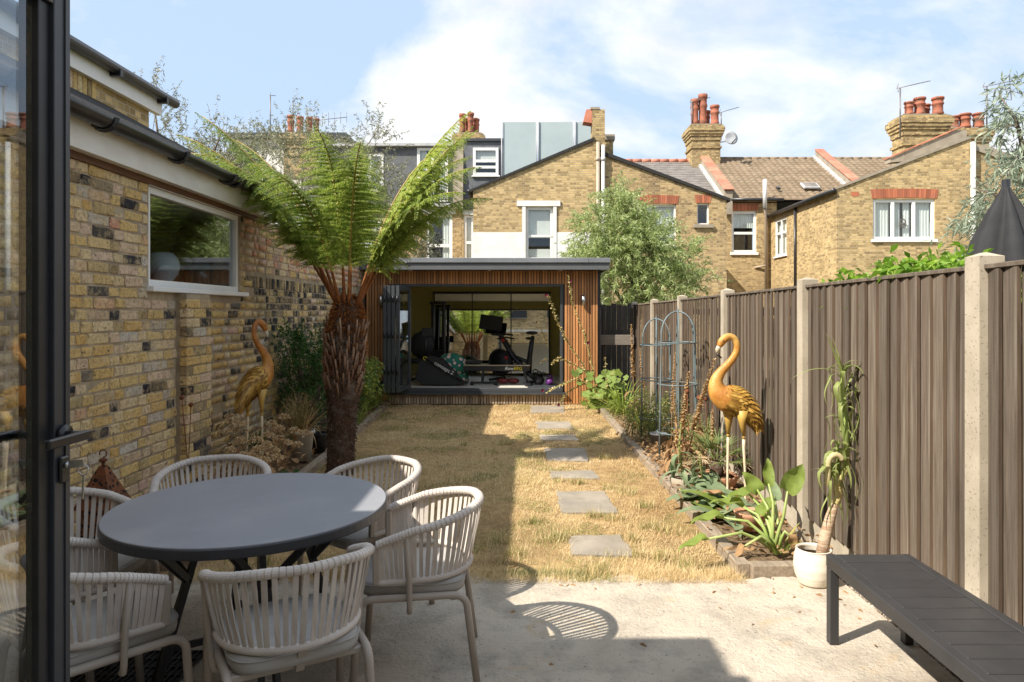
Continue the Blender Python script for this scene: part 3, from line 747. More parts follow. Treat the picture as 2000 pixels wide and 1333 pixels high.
def aerial(label, base, h, arm, nel, tilt=0.0, az=0.0, elh=.28):
    t = thing('tv_aerial', label, 'aerial', base, 'television aerials on the far roofs')
    b = Vector(base); top = b + Vector((0, 0, h))
    MB().tube([b, top], .028, 6).build('mast', M['aerial'], t)
    d = Vector((cos(az) * cos(tilt), sin(az) * cos(tilt), sin(tilt)))
    MB().tube([top - d * arm * .12, top + d * arm], .018, 5).build('boom', M['aerial'], t)
    e = MB(); s_ = Vector((0, 0, 1)) if elh > .3 else Vector((-sin(az), cos(az), .25)).normalized()
    for i in range(nel):
        p = top + d * arm * (i / (nel - 1)); L = elh * (1 - .4 * i / nel)
        e.tube([p - s_ * L, p + s_ * L], .011, 4)
    for k in (-1, 1): e.tube([top - d * arm * .1 + s_ * .02 * k, top - d * arm * .1 + Vector((0, 0, .16 * k)) + d * .05], .012, 4)
    e.build('elements', M['aerial'], t)
    return t

Y1, Y2, Y3 = 24.0, 30.5, 35.0
# --- A: gable with white painted lower wall
A = thing('terrace_house', 'brick gable house with white painted lower wall directly behind the garden room', 'house', (.4, Y1, 0))
xa, xb = -1.81, 2.63
hole = (.03, .99, 2.6, 5.32)
mb = MB(); facade(mb, xa, xb, [(xa, 5.87), (xb, 7.72)], -.05, [hole], mY(Y1), .25)
mb.bx(xa, xa + .25, Y1 + .252, Y2 - .005, -.05, 5.80); mb.build('wall', M['fbrick'], A)
mb = MB(); facade(mb, xa - .004, xb - .3, [(xa - .004, 4.42), (xb - .3, 4.42)], -.05, [(-.07, 1.09, 2.5, 5.4)], mY(Y1 - .025), .022); mb.build('white_render', M['whitewall'], A)
window(A, mY(Y1), *hole, set_=.07, fw=.10, rails=(.33, .62), sill=False, curtain='blind', cur=((0.05, .95, .0, .46), (.05, .95, .62, 1)))
MB().bx(-.28, 1.24, Y1 - .06, Y1 - .002, 5.33, 5.52).build('lintel', M['whitewall'], A)
for a, b in ((-.09, .028), (.992, 1.11)): MB().bx(a, b, Y1 - .045, Y1 - .027 + .02, 2.5, 5.328).build('jamb', M['whitewall'], A)
MB().prism([(xa - .12, 5.82), (xa - .12, 5.90), (xb - .2, 7.72 + .02), (xb - .2, 7.62)], Y1 - .06, Y2 - .01, 'Y').build('roof', M['felt'], A)
MB().tube([(xa - .14, Y1 - .05, 5.86), (xa - .14, Y2 - .1, 5.86)], .07, 8).build('gutter', M['gutter'], A)
MB().bx(2.36, 2.80, Y1 - .012, Y1 + .5, 7.3, 8.72).build('party_pier', M['chimbrick'], A)
MB().bx(2.30, 2.62, Y1 - .03, Y1 + .55, 8.722, 8.8).build('pier_cap', M['render_grey'], A)
MB().prism([(2.05, 8.3), (2.15, 8.72), (2.355, 8.75), (2.355, 8.25)], Y1 + .02, Y1 + .5, 'Y').build('coping_tile', M['coping'], A)
for x, mt, z1, nm in ((2.55, 'pipebrown', 7.55, 'soil_pipe'), (2.73, 'pipe', 7.45, 'soil_pipe')): 
    p_ = MB().tube([(x, Y1 - .09, 0.2), (x, Y1 - .09, z1)], .065, 10).build(nm, M[mt], A)
    for z in (2.8, 4.4, 5.6, 6.9): MB().tube([(x, Y1 - .09, z), (x, Y1 - .09, z + .12)], .083, 10).build('pipe_collar', M[mt], p_)
M['frost'] = pm('frosted_glass', (0.40, 0.47, 0.48), (0.36, 0.43, 0.44), rough=.3, scale=1.2)
sc = thing('glass_screen', 'frosted glass privacy screen on steel posts above the gable roof', 'screen', (1, 26.6, 6.5))
zr = lambda x: 5.92 + (x - xa) * (7.72 - 5.87) / (xb - xa)
xs_ = [-.89, .49, 1.92, 2.74]
for a, b in zip(xs_, xs_[1:]):
    MB().prism([(a + .05, zr(a) + .1), (b - .05, zr(b) + .1), (b - .05, 9.0), (a + .05, 9.0)], 26.6, 26.63, 'Y').build('glass_panel', M['frost'], sc)
for x in xs_:
    for o in ((-.035, .035) if x in xs_[1:3] else (0,)):
        MB().tube([(x + o, 26.56, zr(x) - .2), (x + o, 26.56, 9.03)], .022, 8).build('post', M['dish'], sc)
# main house of A: dark slate dormer wall with a sash window
A2 = thing('terrace_house', 'brick house with dark slate dormer and small white sash window left of the glass screen', 'house', (-1.8, Y2, 0))
w1 = (-2.30, -1.17, 7.70, 8.93); w2 = (-2.72, -2.26, 3.5, 5.95)
mb = MB(); facade(mb, -2.80, 2.6, [(-2.8, 6.28), (2.6, 6.28)], -.05, [w2], mY(Y2), .25); mb.build('wall', M['fbrick2'], A2)
mb = MB(); facade(mb, -2.72, -.85, [(-2.72, 9.22), (-.85, 9.22)], 6.3, [w1], mY(Y2 + .02), .2)
mb.build('slate_wall', M['slate'], A2)
for r in range(9):
    n = 5
    for i in range(n):
        u = -2.70 + (i + (.5 if r % 2 else 0)) * .37; z = 6.35 + r * .32
        if u + .36 > -.86 or (u + .36 > w1[0] - .05 and u < w1[1] + .05 and z + .3 > w1[2] - .12 and z < w1[3] + .05) or z + .3 > 9.2: continue
        MB().bx(u, u + .355, Y2 - .004 - .0, Y2 + .018, z, z + .31).build('slate', M['slate'], A2)
window(A2, mY(Y2 - .02), *w1, set_=-.03, fw=.12, rails=(.3, .52), silld=.06, curtain='blind', cur=((0.05, .95, .55, 1),))
window(A2, mY(Y2), *w2, set_=.05, fw=.12, rails=(.5,), curtain='blind')
MB().bx(-2.76, -2.24, Y2 - .05, Y2 - .002, 5.955, 6.2).build('lintel', M['whitewall'], A2)
MB().bx(-2.78, -.8, Y2 - .08, Y2 + 3.5, 9.225, 9.34).build('flat_roof', M['anthracite'], A2)
MB().bx(-2.72, -1.8, Y2 - .14, Y2 - .01, 6.18, 6.30).build('gutter', M['gutter'], A2)
MB().prism([(Y2 - .25, 6.2), (Y2 - .22, 6.9), (Y2 + .05, 9.3), (Y2 + 2.5, 9.6), (Y2 + 2.5, 6.2)], -3.17, -2.73, 'X').build('party_wall', M['render_grey'], A2)
chimney('chimney', 'low cement capped chimney with five red pots left of the slate dormer', -3.3, -2.1, 33.0, 33.8, 8.6, 10.2,
        [(-3.02, 33.2, .95, .17), (-2.62, 33.2, 1.0, .17), (-2.35, 33.5, .8, .15), (-2.85, 33.6, .85, .15), (-2.45, 33.75, .9, .15)])
# --- D: the house to the left with the french window
D = thing('terrace_house', 'brick terrace house with dark slate mansard and tall french window behind the fern', 'house', (-6, Y2, 0))
g1 = (-4.40, -3.22, 3.2, 5.98); f1 = (-4.80, -3.42, 6.55, 8.95); f2 = (-7.5, -6.3, 7.0, 8.7)
mb = MB(); facade(mb, -9.2, -2.81, [(-9.2, 6.28), (-2.81, 6.28)], -.05, [g1, (-7.6, -6.4, 3.2, 5.9)], mY(Y2), .25); mb.build('wall', M['fbrick2'], D)
mb = MB(); facade(mb, -9.2, -3.2, [(-9.2, 9.0), (-3.2, 9.0)], 6.42, [f1, f2], mY(Y2 + .1), .2); mb.build('slate_wall', M['slate'], D)
window(D, mY(Y2), *g1, set_=.04, fw=.13, rails=(.5,), cur=((.62, 1, 0, 1),))
window(D, mY(Y2), -7.6, -6.4, 3.2, 5.9, set_=.04, fw=.13, rails=(.5,))
MB().bx(-4.55, -3.07, Y2 - .05, Y2 - .002, 5.985, 6.25).build('lintel', M['whitewall'], D)
window(D, mY(Y2 + .1), *f1, set_=-.03, fw=.12, mull=(.5,), sill=False, cur=((.0, .3, 0, 1), (.7, 1, 0, 1)))
window(D, mY(Y2 + .1), *f2, set_=-.03, fw=.12, mull=(.5,), sill=False)
rl = MB()
for i in range(15): rl.tube([(-4.80 + i * .1, Y2 - .05, 6.6), (-4.80 + i * .1, Y2 - .05, 7.5)], .012, 5)
for z in (6.62, 7.5): rl.tube([(-4.82, Y2 - .05, z), (-3.38, Y2 - .05, z)], .02, 5)
rl.build('balcony_rail', M['gutter'], D)
MB().bx(-9.3, -3.18, Y2 - .25, Y2 + .09, 6.29, 6.42).build('ledge', M['lead'], D)
MB().bx(-9.3, -3.18, Y2 - .12, Y2 + 4, 9.003, 9.12).build('flat_roof', M['lead'], D)
MB().bx(-3.34, -3.18, Y2 - .05, Y2 + .095, 6.43, 8.99).build('dormer_cheek', M['anthracite'], D)
# --- E: far left roofs
E = thing('terrace_house', 'far house with grey flat roof dormer showing between the olive trees on the left', 'house', (-13, 36, 0))
mb = MB(); facade(mb, -15.3, -9.5, [(-15.3, 10.7), (-9.5, 10.7)], -.05, [(-14.9, -14.0, 9.3, 10.5)], mY(36), .25); mb.build('wall', M['whitewall'], E)
window(E, mY(36), -14.9, -14.0, 9.3, 10.5, set_=.03, fw=.1)
MB().bx(-15.6, -9.3, 35.7, 40, 10.703, 10.98).build('flat_roof', M['anthracite'], E)
chimney('chimney', 'chimney with red pots peeping over the fern and olive leaves', -12.3, -10.6, 35.0, 35.65, 8.5, 10.75, [(-12.0, 35.2, .9, .2), (-11.55, 35.25, .85, .2), (-11.05, 35.2, .8, .18), (-10.75, 35.4, .8, .16)])
# --- B: right half of the gable, slate roof
B = thing('terrace_house', 'plain brick half gable house with red brick lintels behind the bushy green tree', 'house', (5, Y1, 0))
xb2 = 7.07
h1 = (4.12, 5.30, 3.95, 5.40); h2 = (6.03, 6.46, 4.70, 5.44)
mb = MB(); facade(mb, xb + .003, xb2, [(xb, 7.24), (3.0, 7.1), (xb2, 5.57)], -.05, [h1, h2], mY(Y1 + .03), .25)
mb.bx(xb2 - .25, xb2, Y1 + .285, Y2 - .01, -.05, 5.5); mb.build('wall', M['fbrick2'], B)
window(B, mY(Y1 + .03), *h1, rails=(.5,)); window(B, mY(Y1 + .03), *h2, fw=.05, curtain=None, sill=False)
MB().bx(5.9, 6.6, Y1 - .06, Y1 + .1, 4.58, 4.695).build('sill', M['render_grey'], B)
arch(B, mY(Y1 + .03), 4.05, 5.36, 5.41, 5.70, 17, .03); arch(B, mY(Y1 + .03), 5.99, 6.50, 5.45, 5.74, 7)
MB().prism([(xb + .17, 7.1), (xb + .17, 7.22), (3.0, 7.16), (xb2 + .12, 5.60), (xb2 + .12, 5.50)], Y1 - .05, Y2, 'Y').build('outrigger_roof', M['felt'], B)
MB().bx(2.83, 3.22, Y1 + 1.0, Y1 + 1.6, 6.8, 7.9).build('flue_stack', M['chimbrick'], B)
MB().bx(2.80, 3.28, Y1 + .96, Y1 + 1.64, 7.903, 8.1).build('stack_cap', M['render_grey'], B)
tiles(B, 2.7, 8.75, Y2 + .0, 6.62, Y3, 9.30, 16, .3, 'slate2', 0, .02, 'roof_slates')
MB().prism([(Y3, 9.2), (Y3 - .02, 9.3), (Y2 + .1, 6.5), (Y3 + 4.5, 6.5)], 2.7, 8.75, 'X').build('roof_body', M['felt'], B)
for i in range(13): MB().tube([(2.7 + i * .465, Y3, 9.33), (2.7 + i * .465 + .455, Y3, 9.33)], .12, 8, 0, True, True).build('ridge_tile', M['coping'], B)
mb = MB(); mb.bx(xb2 + .003, 8.84, Y2, Y2 + .25, -.05, 6.6); mb.build('back_wall', M['fbrick2'], B)
parapet(B, 8.98, Y2 - .25, 6.55, Y3, 9.32)
chimney('chimney', 'tall corbelled brick chimney with ribbed red pots and a satellite dish', 8.35, 9.75, 34.2, 35.5, 8.2, 10.95, [(8.55, 34.45, 1.3, .2), (8.95, 34.5, 1.55, .24), (8.65, 35.1, 1.2, .18), (9.55, 34.5, 1.0, .24), (9.3, 35.1, .9, .2)])
dsh = thing('satellite_dish', 'grey satellite dish fixed to the right of the tall corbelled chimney', 'dish', (10.02, 34.0, 10.1))
Rd = Matrix.Rotation(radians(-70), 3, 'X') @ Matrix.Rotation(radians(15), 3, 'Y')
mb = MB(); mb.lathe([(.0, 0), (.12, .008), (.24, .035), (.36, .09), (.365, .10), (.24, .05), (.0, .015)], (10.15, 33.95, 10.22), 22, 0, True, Matrix.Rotation(radians(78), 3, 'X') @ Matrix.Rotation(radians(10), 3, 'Y'), 1, 1); mb.build('reflector', M['dish'], dsh)
MB().tube([(10.2, 33.8, 9.95), (10.3, 33.45, 10.1)], .025, 6).build('feed_arm', M['gutter'], dsh)
MB().tube([(9.75, 34.2, 10.1), (10.12, 33.98, 10.12)], .03, 6).build('bracket', M['aerial'], dsh)
# --- C: tiled house with side wing
C = thing('terrace_house', 'brick house with brown tiled roof and wide three light white window on the right', 'house', (13, Y1, 0))
c1 = (9.20, 10.31, 4.28, 6.13)
mb = MB(); facade(mb, 8.86, 11.2, [(8.86, 6.62), (11.2, 6.62)], -.05, [c1], mY(Y2 + .01), .25); mb.build('back_wall', M['fbrick'], C)
window(C, mY(Y2 + .01), *c1, fw=.11, rails=(.47,), cur=((.05, .95, .6, 1),), sillh=.12)
arch(C, mY(Y2 + .01), 9.17, 10.36, 6.14, 6.46, 15)
xc, xd = 10.92, 15.6
t3 = (12.18, 14.35, 4.17, 5.58)
mb = MB(); facade(mb, xc, xd, [(xc, 5.93), (15.58, 7.74)], -.05, [t3], mY(Y1), .25)
mb.build('wall', M['fbrick'], C)
s1 = (28.62, 29.95, 4.03, 5.62)
mb = MB(); facade(mb, Y1 + .252, Y2, [(Y1, 5.93), (Y2, 5.93)], -.05, [s1], mXn(xc), .25); mb.build('side_wall', M['fbrick'], C)
window(C, mXn(xc), *s1, set_=.03, fw=.09, mull=(.5,), rails=(.62,)); 
window(C, mY(Y1), *t3, set_=.05, fw=.10, mull=(.33, .67), cur=((.03, .3, 0, 1), (.36, .48, 0, 1), (.52, .64, 0, 1), (.70, .97, 0, 1)), sillh=.10)
M['woodheart'] = pm('dark_ornament', (0.10, 0.07, 0.05))
hm = MB(); hm.tube([(13.27 + .13 * sin(a) * (1 + .25 * cos(2 * a)), Y1 + .1, 4.72 + .14 * cos(a) - .05 * abs(sin(a)) + .04) for a in np.linspace(0, 2 * pi, 22)], .02, 5, 0, False)
hm.tube([(13.27, Y1 + .1, 4.85), (13.27, Y1 + .1, 5.05)], .008, 4)
for s_ in (-1, 1): hm.ball((13.27 + .05 * s_, Y1 + .1, 4.72), .05, 8, 0, (1, .3, 1.2))
tag(hm.build('window_ornament', M['woodheart'], None, (13.27, Y1 + .1, 4.7)), 'small dark heart shaped ornament hanging in the middle light of the wide window', 'ornament')
arch(C, mY(Y1), 12.14, 14.42, 5.60, 5.92, 28, .03)
MB().bx(11.42, 11.68, Y1 - .006, Y1 + .02, 5.68, 5.84).build('red_patch_brick', M['arch'], C)
MB().prism([(xc - .14, 5.88), (xc - .14, 5.96), (15.58, 7.82), (15.58, 7.70)], Y1 - .05, Y2 - .3, 'Y').build('wing_roof', M['render_grey'], C)
MB().tube([(xc - .15, Y1 - .1, 5.88), (xc - .15, Y2, 5.88)], .08, 8).build('gutter', M['gutter'], C)
MB().tube([(xc - .07, 27.55, 2.0), (xc - .07, 27.55, 5.85)], .05, 8).build('downpipe', M['gutter'], C)
fp = MB().tube([(10.55, Y2 - .35, 6.2), (10.55, Y2 - .35, 7.45)], .09, 10).build('flue_pipe', M['pipe'], C)
MB().tube([(10.57, Y2 - .3, 6.22), (10.68, Y2 - .12, 6.0), (10.70, Y2 - .12, 2.5)], .075, 10).build('soil_pipe', M['pipebrown'], C)
MB().tube([(10.2, Y2 - .0, 3.6), (10.7, Y2 - .15, 3.7)], .04, 8).build('waste_pipe', M['pipebrown'], C)
MB().tube([(xd + .02, Y1 - .1, 1.0), (xd + .02, Y1 - .1, 7.55)], .085, 10).build('soil_pipe', M['pipe'], C)
tiles(C, 9.15, 14.8, Y2 - .15, 6.60, Y3, 9.42, 17, .30, 'tile', .05, .06); tiles(C, 15.2, 22, Y2 - .15, 6.60, Y3, 9.42, 17, .30, 'tile', .05, .06)
MB().prism([(Y3, 9.3), (Y3 - .02, 9.4), (Y2 - .05, 6.48), (Y3 + 4.5, 6.5)], 9.15, 22, 'X').build('roof_body', M['felt'], C)
for i in range(27): MB().tube([(9.2 + i * .47, Y3, 9.44), (9.2 + i * .47 + .46, Y3, 9.44)], .11, 8).build('ridge_tile', M['tile'], C)
MB().tube([(9.1, Y2 - .22, 6.60), (xc + .5, Y2 - .22, 6.60)], .07, 8).build('eave_gutter', M['gutter'], C)
parapet(C, 15.0, Y2 - .2, 6.62, Y3, 9.45)
sk = MB(); p0 = Vector((13.0, Y2 + .55, 7.15)); dn = Vector((0, Y3 - Y2, 2.82)).normalized(); nn = Vector((0, -dn.z, dn.y))
R_ = Matrix((Vector((1, 0, 0)), dn, nn)).transposed()
sk.box(p0 + dn * .3 + nn * .09, (.75, .55, .10), 0, R_, .02); so_ = sk.build('skylight', M['lead'], C)
MB().box(p0 + dn * .3 + nn * .145, (.60, .42, .012), 0, R_).build('skylight_pane', M['slate2'], so_)
MB().box(Vector((11.45, Y2 + .55, 7.16)) + nn * .09, (.18, .2, .1), 0, R_, .02).build('roof_vent', M['gutter'], C)
MB().prism([(13.1, 7.0), (13.1, 7.15), (15.45, 8.15), (15.85, 8.15), (15.85, 7.2)], Y1 + .6, Y1 + .95, 'Y').build('party_wall', M['render_grey'], C)
for i in range(6):
    a, b = Vector((13.05 + i * .44, Y1 + .77, 7.17 + i * .187)), Vector((13.05 + i * .44 + .43, Y1 + .77, 7.17 + i * .187 + .183)); MB().beam(a, b, .45, .05, (0, 0, 1), 0, .01).build('coping_tile', M['coping'], C)
chimney('chimney', 'wide corbelled brick chimney with four ringed red pots on the right', 14.72, 16.35, 26.6, 27.5, 6.9, 9.25, [(14.98, 26.75, .5, .19), (15.42, 26.8, .68, .23), (15.9, 27.25, .55, .2), (16.1, 26.75, .68, .23)])
chimney('chimney', 'lower brick chimney with three red pots behind the wide chimney', 17.2, 18.6, 27.6, 28.4, 6.9, 9.0, [(17.4, 27.8, .5, .2), (17.8, 27.75, .58, .24), (18.35, 27.75, .6, .24)])
Fh = thing('terrace_house', 'brick house gable beside the white soil pipe behind the grey green eucalyptus', 'house', (18, Y1, 0))
mb = MB(); facade(mb, xd + .003, 22, [(xd, 7.45), (16.1, 7.4), (22, 5.2)], -.05, [], mY(Y1 + .02), .25); mb.build('wall', M['fbrick2'], Fh)
MB().prism([(xd + .1, 7.3), (xd + .1, 7.47), (16.1, 7.46), (22.1, 5.25), (22.1, 5.1)], Y1 - .04, Y2, 'Y').build('roof', M['render_grey'], Fh)
# aerials
aerial('thin aerial on a tall mast left of the wide chimney', (14.5, 26.5, 8.3), 2.0, 1.25, 14, .24, .1, .10)
aerial('aerial with crossed arms on a mast right of the wide chimney', (18.55, 27.55, 8.95), 1.75, 1.5, 12, .22, .1, .10)
aerial('small aerial above the tall corbelled chimney pots', (8.36, 34.3, 10.9), 1.25, .95, 12, .25, .1, .09)
aerial('tiny aerial beside the right pot of the tall corbelled chimney', (9.85, 34.4, 10.9), .75, .95, 10, .3, .1, .08)
aerial('boxy aerial on a mast above the far left flat roof', (-13.35, 36.0, 10.9), 2.1, .25, 5, .0, .2, .2)
aerial('small grid aerial beside the far left red chimney pots', (-12.0, 35.5, 11.5), 1.0, .3, 6, .9, .2, .18)
aerial('long ladder aerial with upright rods above the fern', (-11.2, 35.8, 10.7), .9, 1.9, 7, .12, .05, .42)
# ================================================================== garden room (gym)
def slatmat(name, c1, c2, c3=None): 
    return pm(name, c1, c2, rough=.65, scale=5, stretch=(14, 14, .7), orand=.34, bump=.0015, bscale=25, c3=c3, s3=1.2)
M['cedar'] = slatmat('cedar_slat', (0.36, 0.15, 0.05), (0.50, 0.24, 0.09))
M['cedar_grey'] = slatmat('weathered_cedar_slat', (0.34, 0.25, 0.17), (0.46, 0.37, 0.28))
M['olive'] = pm('olive_wall_paint', (0.42, 0.37, 0.12), (0.45, 0.40, 0.13), rough=.75, scale=2)
M['gymfloor'] = pm('pale_vinyl_floor', (0.58, 0.54, 0.48), (0.66, 0.62, 0.55), rough=.45, scale=6, stretch=(1, 8, 1))
M['roofedge'] = pm('roof_trim_grey', (0.15, 0.16, 0.175), (0.19, 0.20, 0.215), rough=.5, scale=2)
M['roofedge2'] = pm('roof_trim_dark', (0.09, 0.095, 0.10), (0.11, 0.115, 0.12), rough=.5, scale=2)
M['steel'] = pm('brushed_steel', (0.55, 0.55, 0.54), rough=.3, metal=1.0)
M['rubber'] = pm('black_rubber', (0.012, 0.012, 0.013), (0.02, 0.02, 0.021), rough=.6, scale=20)
m, nt, b, out = newmat('mirror'); b.inputs['Base Color'].default_value = (.86, .88, .86, 1); b.inputs['Metallic'].default_value = 1; b.inputs['Roughness'].default_value = 0.004; M['mirror'] = m
SY, SX0, SX1, SZT = 12.13, -2.80, 1.34, 2.37
OX0, OX1, OZ0, OZ1 = -2.39, 0.665, 0.28, 2.11
shed = thing('garden_room', 'flat roofed garden gym room clad in vertical cedar slats with its folding doors open', 'garden room', (-.7, SY, 0))
mb = MB(); facade(mb, SX0, SX1, [(SX0, SZT), (SX1, SZT)], -.02, [(OX0, OX1, .0, OZ1)], mY(SY), .12)
mb.bx(SX0, SX0 + .12, SY + .122, 15.2, -.02, SZT); mb.bx(SX1 - .12, SX1, SY + .122, 15.2, -.02, SZT); mb.bx(SX0 + .122, SX1 - .122, 15.08, 15.2, -.02, SZT)
mb.build('backing', M['black'], shed)
mb = MB(); mb.bx(SX0 + .123, SX1 - .123, 15.04, 15.078, .25, 2.3); mb.bx(SX0 + .1225, SX0 + .15, SY + .123, 15.038, .25, 2.3); mb.bx(SX1 - .15, SX1 - .1225, SY + .123, 15.038, .25, 2.3)
mb.bx(SX0 + .151, OX0 - .002, SY + .123, SY + .15, .25, 2.3); mb.bx(OX1 + .002, SX1 - .151, SY + .123, SY + .15, .25, 2.3); mb.bx(OX0 - .0019, OX1 + .0019, SY + .123, SY + .15, OZ1 + .002, 2.3)
mb.build('inner_wall', M['olive'], shed)
MB().bx(SX0 + .13, SX1 - .13, SY + .125, 15.04, 2.301, 2.34).build('ceiling', M['white'], shed)
MB().bx(SX0 + .13, SX1 - .13, SY + .10, 15.06, .10, .248).build('floor', M['gymfloor'], shed)
pitch = .0493; smesh = {}
def slat(x, z0, z1, mt):
    k = (round(z1 - z0, 3), mt)
    if k not in smesh: smesh[k] = MB().box((0, 0, 0), (.037, .024, z1 - z0), 0, None, .003).mesh('slat', M[mt])
    inst('slat', smesh[k], shed, (x, SY - .014 + random.gauss(0, .0008), (z0 + z1) / 2), (0, 0, random.gauss(0, .01)))
n = int((SX1 - SX0) / pitch)
for i in range(n):
    x = SX0 + .025 + i * pitch
    if OX0 - .02 < x < OX1 + .02:
        slat(x, OZ1 + .015, SZT - .01, 'cedar'); slat(x, .01, .175, 'cedar_grey')
    elif OX0 - .07 < x < OX1 + .07: slat(x, .01, SZT - .01, 'cedar')
    else: slat(x, .01, SZT - .01, 'cedar')
mb = MB(); mb.bx(OX0 - .03, OX1 + .05, SY - .10, SY + .12, .18, .215, 0, .004); mb.bx(OX0 - .005, OX1 + .005, SY - .055, SY + .10, .217, .283, 0, .006); mb.build('threshold', M['anthracite'], shed)
mb = MB(); mb.bx(OX1 - .04, OX1 + .004, SY - .03, SY + .11, .285, OZ1 - .03); mb.bx(OX0, OX1 + .004, SY - .03, SY + .11, OZ1 - .028, OZ1 + .012); mb.bx(OX0 - .004, OX0 + .035, SY - .03, SY + .11, .285, OZ1 - .03); mb.build('door_frame', M['anthracite'], shed)
# roof with two-step trim
rx0, rx1, ry = -2.98, 1.45, 11.78
MB().bx(rx0 + .04, rx1 - .04, ry + .04, 15.4, 2.375, 2.50).build('roof', M['felt'], shed)
mb = MB(); mb.bx(rx0, rx1, ry, ry + .035, 2.36, 2.475); mb.bx(rx1 - .035, rx1, ry + .036, 15.4, 2.36, 2.475); mb.bx(rx0, rx0 + .035, ry + .036, 15.4, 2.36, 2.475); mb.build('fascia', M['roofedge2'], shed)
mb = MB()
for a, b in ((rx0 - .02, -2.02), (-2.018, -.2), (-.198, 1.1), (1.102, rx1 + .02)): mb.bx(a, b, ry - .03, ry + .06, 2.477, 2.56, 0, .006)
mb.bx(rx1 - .06, rx1 + .018, ry + .062, 15.42, 2.477, 2.558); mb.bx(-2.075, -2.015, ry - .034, ry + .064, 2.474, 2.565); mb.build('roof_trim', M['roofedge'], shed)
MB().bx(rx0 + .036, rx1 - .036, ry + .036, SY - .03, 2.362, 2.374).build('soffit', M['anthracite'], shed)
for x in (-2.0, -.62, .62): MB().lathe([(.0, 0), (.04, 0), (.04, .012), (.0, .012)], (x, ry + .18, 2.352), 12).build('downlight', M['steel'], shed)
for x, gz in ((-2.53, 1.74), (1.03, 1.74)):
    l = thing('wall_lamp', 'small steel cylinder wall lamp on the cedar slats ' + ('left of the folding doors' if x < 0 else 'right of the opening'), 'lamp', (x, SY - .03, gz), 'steel wall lamps on the garden room')
    MB().lathe([(.0, 0), (.032, 0), (.032, .19), (.026, .19), (.026, .17), (.0, .17)], (x, SY - .075, gz), 14).build('cylinder', M['steel'], l)
    MB().bx(x - .02, x + .02, SY - .045, SY - .0265, gz + .05, gz + .14).build('bracket', M['steel'], l)
sk_ = thing('outdoor_socket', 'black weatherproof socket box low on the cedar slats beside the folded doors', 'socket', (-2.55, SY - .03, .30))
mb = MB(); mb.bx(-2.64, -2.47, SY - .085, SY - .027, .30, .43, 0, .008); mb.build('box', M['rubber'], sk_)
MB().bx(-2.625, -2.485, SY - .10, SY - .087, .33, .42, 0, .005).build('lid', M['black'], sk_)
for x in (-2.6, -2.52): MB().tube([(x, SY - .055, .30), (x, SY - .055, .26)], .012, 8).build('cable_gland', M['rubber'], sk_)
# folded glass leaves
def leaf_door(x, y0, y1, ang, px_, py_):
    fr = MB(); z0, z1 = .285, 2.07; R_ = Matrix.Rotation(ang, 3, 'Z'); o = Vector((px_, py_, 0))
    def b(y0, y1, z0, z1, w=.055, bb=.004): fr.box(o + R_ @ Vector((0, (y0 + y1) / 2, 0)) + Vector((0, 0, (z0 + z1) / 2)), (w, y1 - y0, z1 - z0), 0, R_, bb)
    L = y1 - y0
    b(0, .06, z0, z1); b(L - .06, L, z0, z1); b(.0605, L - .0605, z0, z0 + .07, .053); b(.0605, L - .0605, z1 - .07, z1, .053)
    f = fr.build('door_leaf', M['anthracite'], shed)
    g = MB(); g.box(o + R_ @ Vector((0, L / 2, 0)) + Vector((0, 0, (z0 + z1) / 2)), (.012, L - .12, z1 - z0 - .13), 0, R_); g.build('pane', M['glass_strong'], f)
    for z in (.6, 1.2, 1.8):
        h = MB(); h.tube([o + R_ @ Vector((.0, -.015, 0)) + Vector((0, 0, z)), o + R_ @ Vector((0, -.015, 0)) + Vector((0, 0, z + .1))], .016, 8); h.build('hinge', M['black'], f)
for x, a in ((-2.335, 0), (-2.265, 0), (-2.195, 0.0), (-2.12, -.09)): leaf_door(x, 0, .78, a, x, SY - .70)
# mirror
mir = thing('wall_mirror', 'large three panel mirror on the olive back wall of the gym', 'mirror', (-.7, 15.03, .3))
mx = [-1.98, -1.15, -.30, .54]
TL = Matrix.Rotation(radians(-4.1), 3, 'X'); mc = Vector((-.72, 14.955, 1.165))
for (a, b), yaw in zip(zip(mx, mx[1:]), (.25, -.35, .15)):
    R_ = TL @ Matrix.Rotation(radians(yaw), 3, 'Z'); MB().box(mc + TL @ Vector(((a + b) / 2 - mc.x, 0, 0)), (b - a - .024, .012, 1.73), 0, R_).build('mirror_panel', M['mirror'], mir)
mb = MB(); mb.box(mc + TL @ Vector((0, 0, .89)), (mx[-1] - mx[0] + .06, .03, .04), 0, TL)
for x in mx: mb.box(mc + TL @ Vector((x - mc.x, 0, 0)), (.022, .028, 1.735), 0, TL)
mb.build('frame', M['black'], mir)

# ---- gym things; rower, bike, cushion, weights
def text(parent, s, loc, rot, size, mat, ext=.002, al='CENTER', shear=0):
    c = bpy.data.curves.new('lettering', 'FONT'); c.body = s; c.size = size; c.extrude = ext; c.align_x = al; c.align_y = 'CENTER'; c.shear = shear
    o = bpy.data.objects.new('lettering', c); link(o); c.materials.append(M[mat])
    o.location = loc; o.rotation_euler = rot
    dg = bpy.context.evaluated_depsgraph_get(); me = bpy.data.meshes.new_from_object(o.evaluated_get(dg)); bpy.data.objects.remove(o)
    o = bpy.data.objects.new('lettering', me); link(o)
    if parent is not None: o.parent = parent; loc = Vector(loc) - wloc(parent)
    o.location = loc; o.rotation_euler = rot; return o
M['lettw'] = pm('white_lettering', (.8, .8, .78)); M['letty'] = pm('yellow_lettering', (.75, .62, .03))
FZ = .25
ro = thing('rowing_machine', 'black rowing machine with large flywheel housing lying across the gym floor', 'rowing machine', (-1.1, 12.9, FZ))
fw = MB(); cxr, czr, yr = -1.62, .63, 12.95
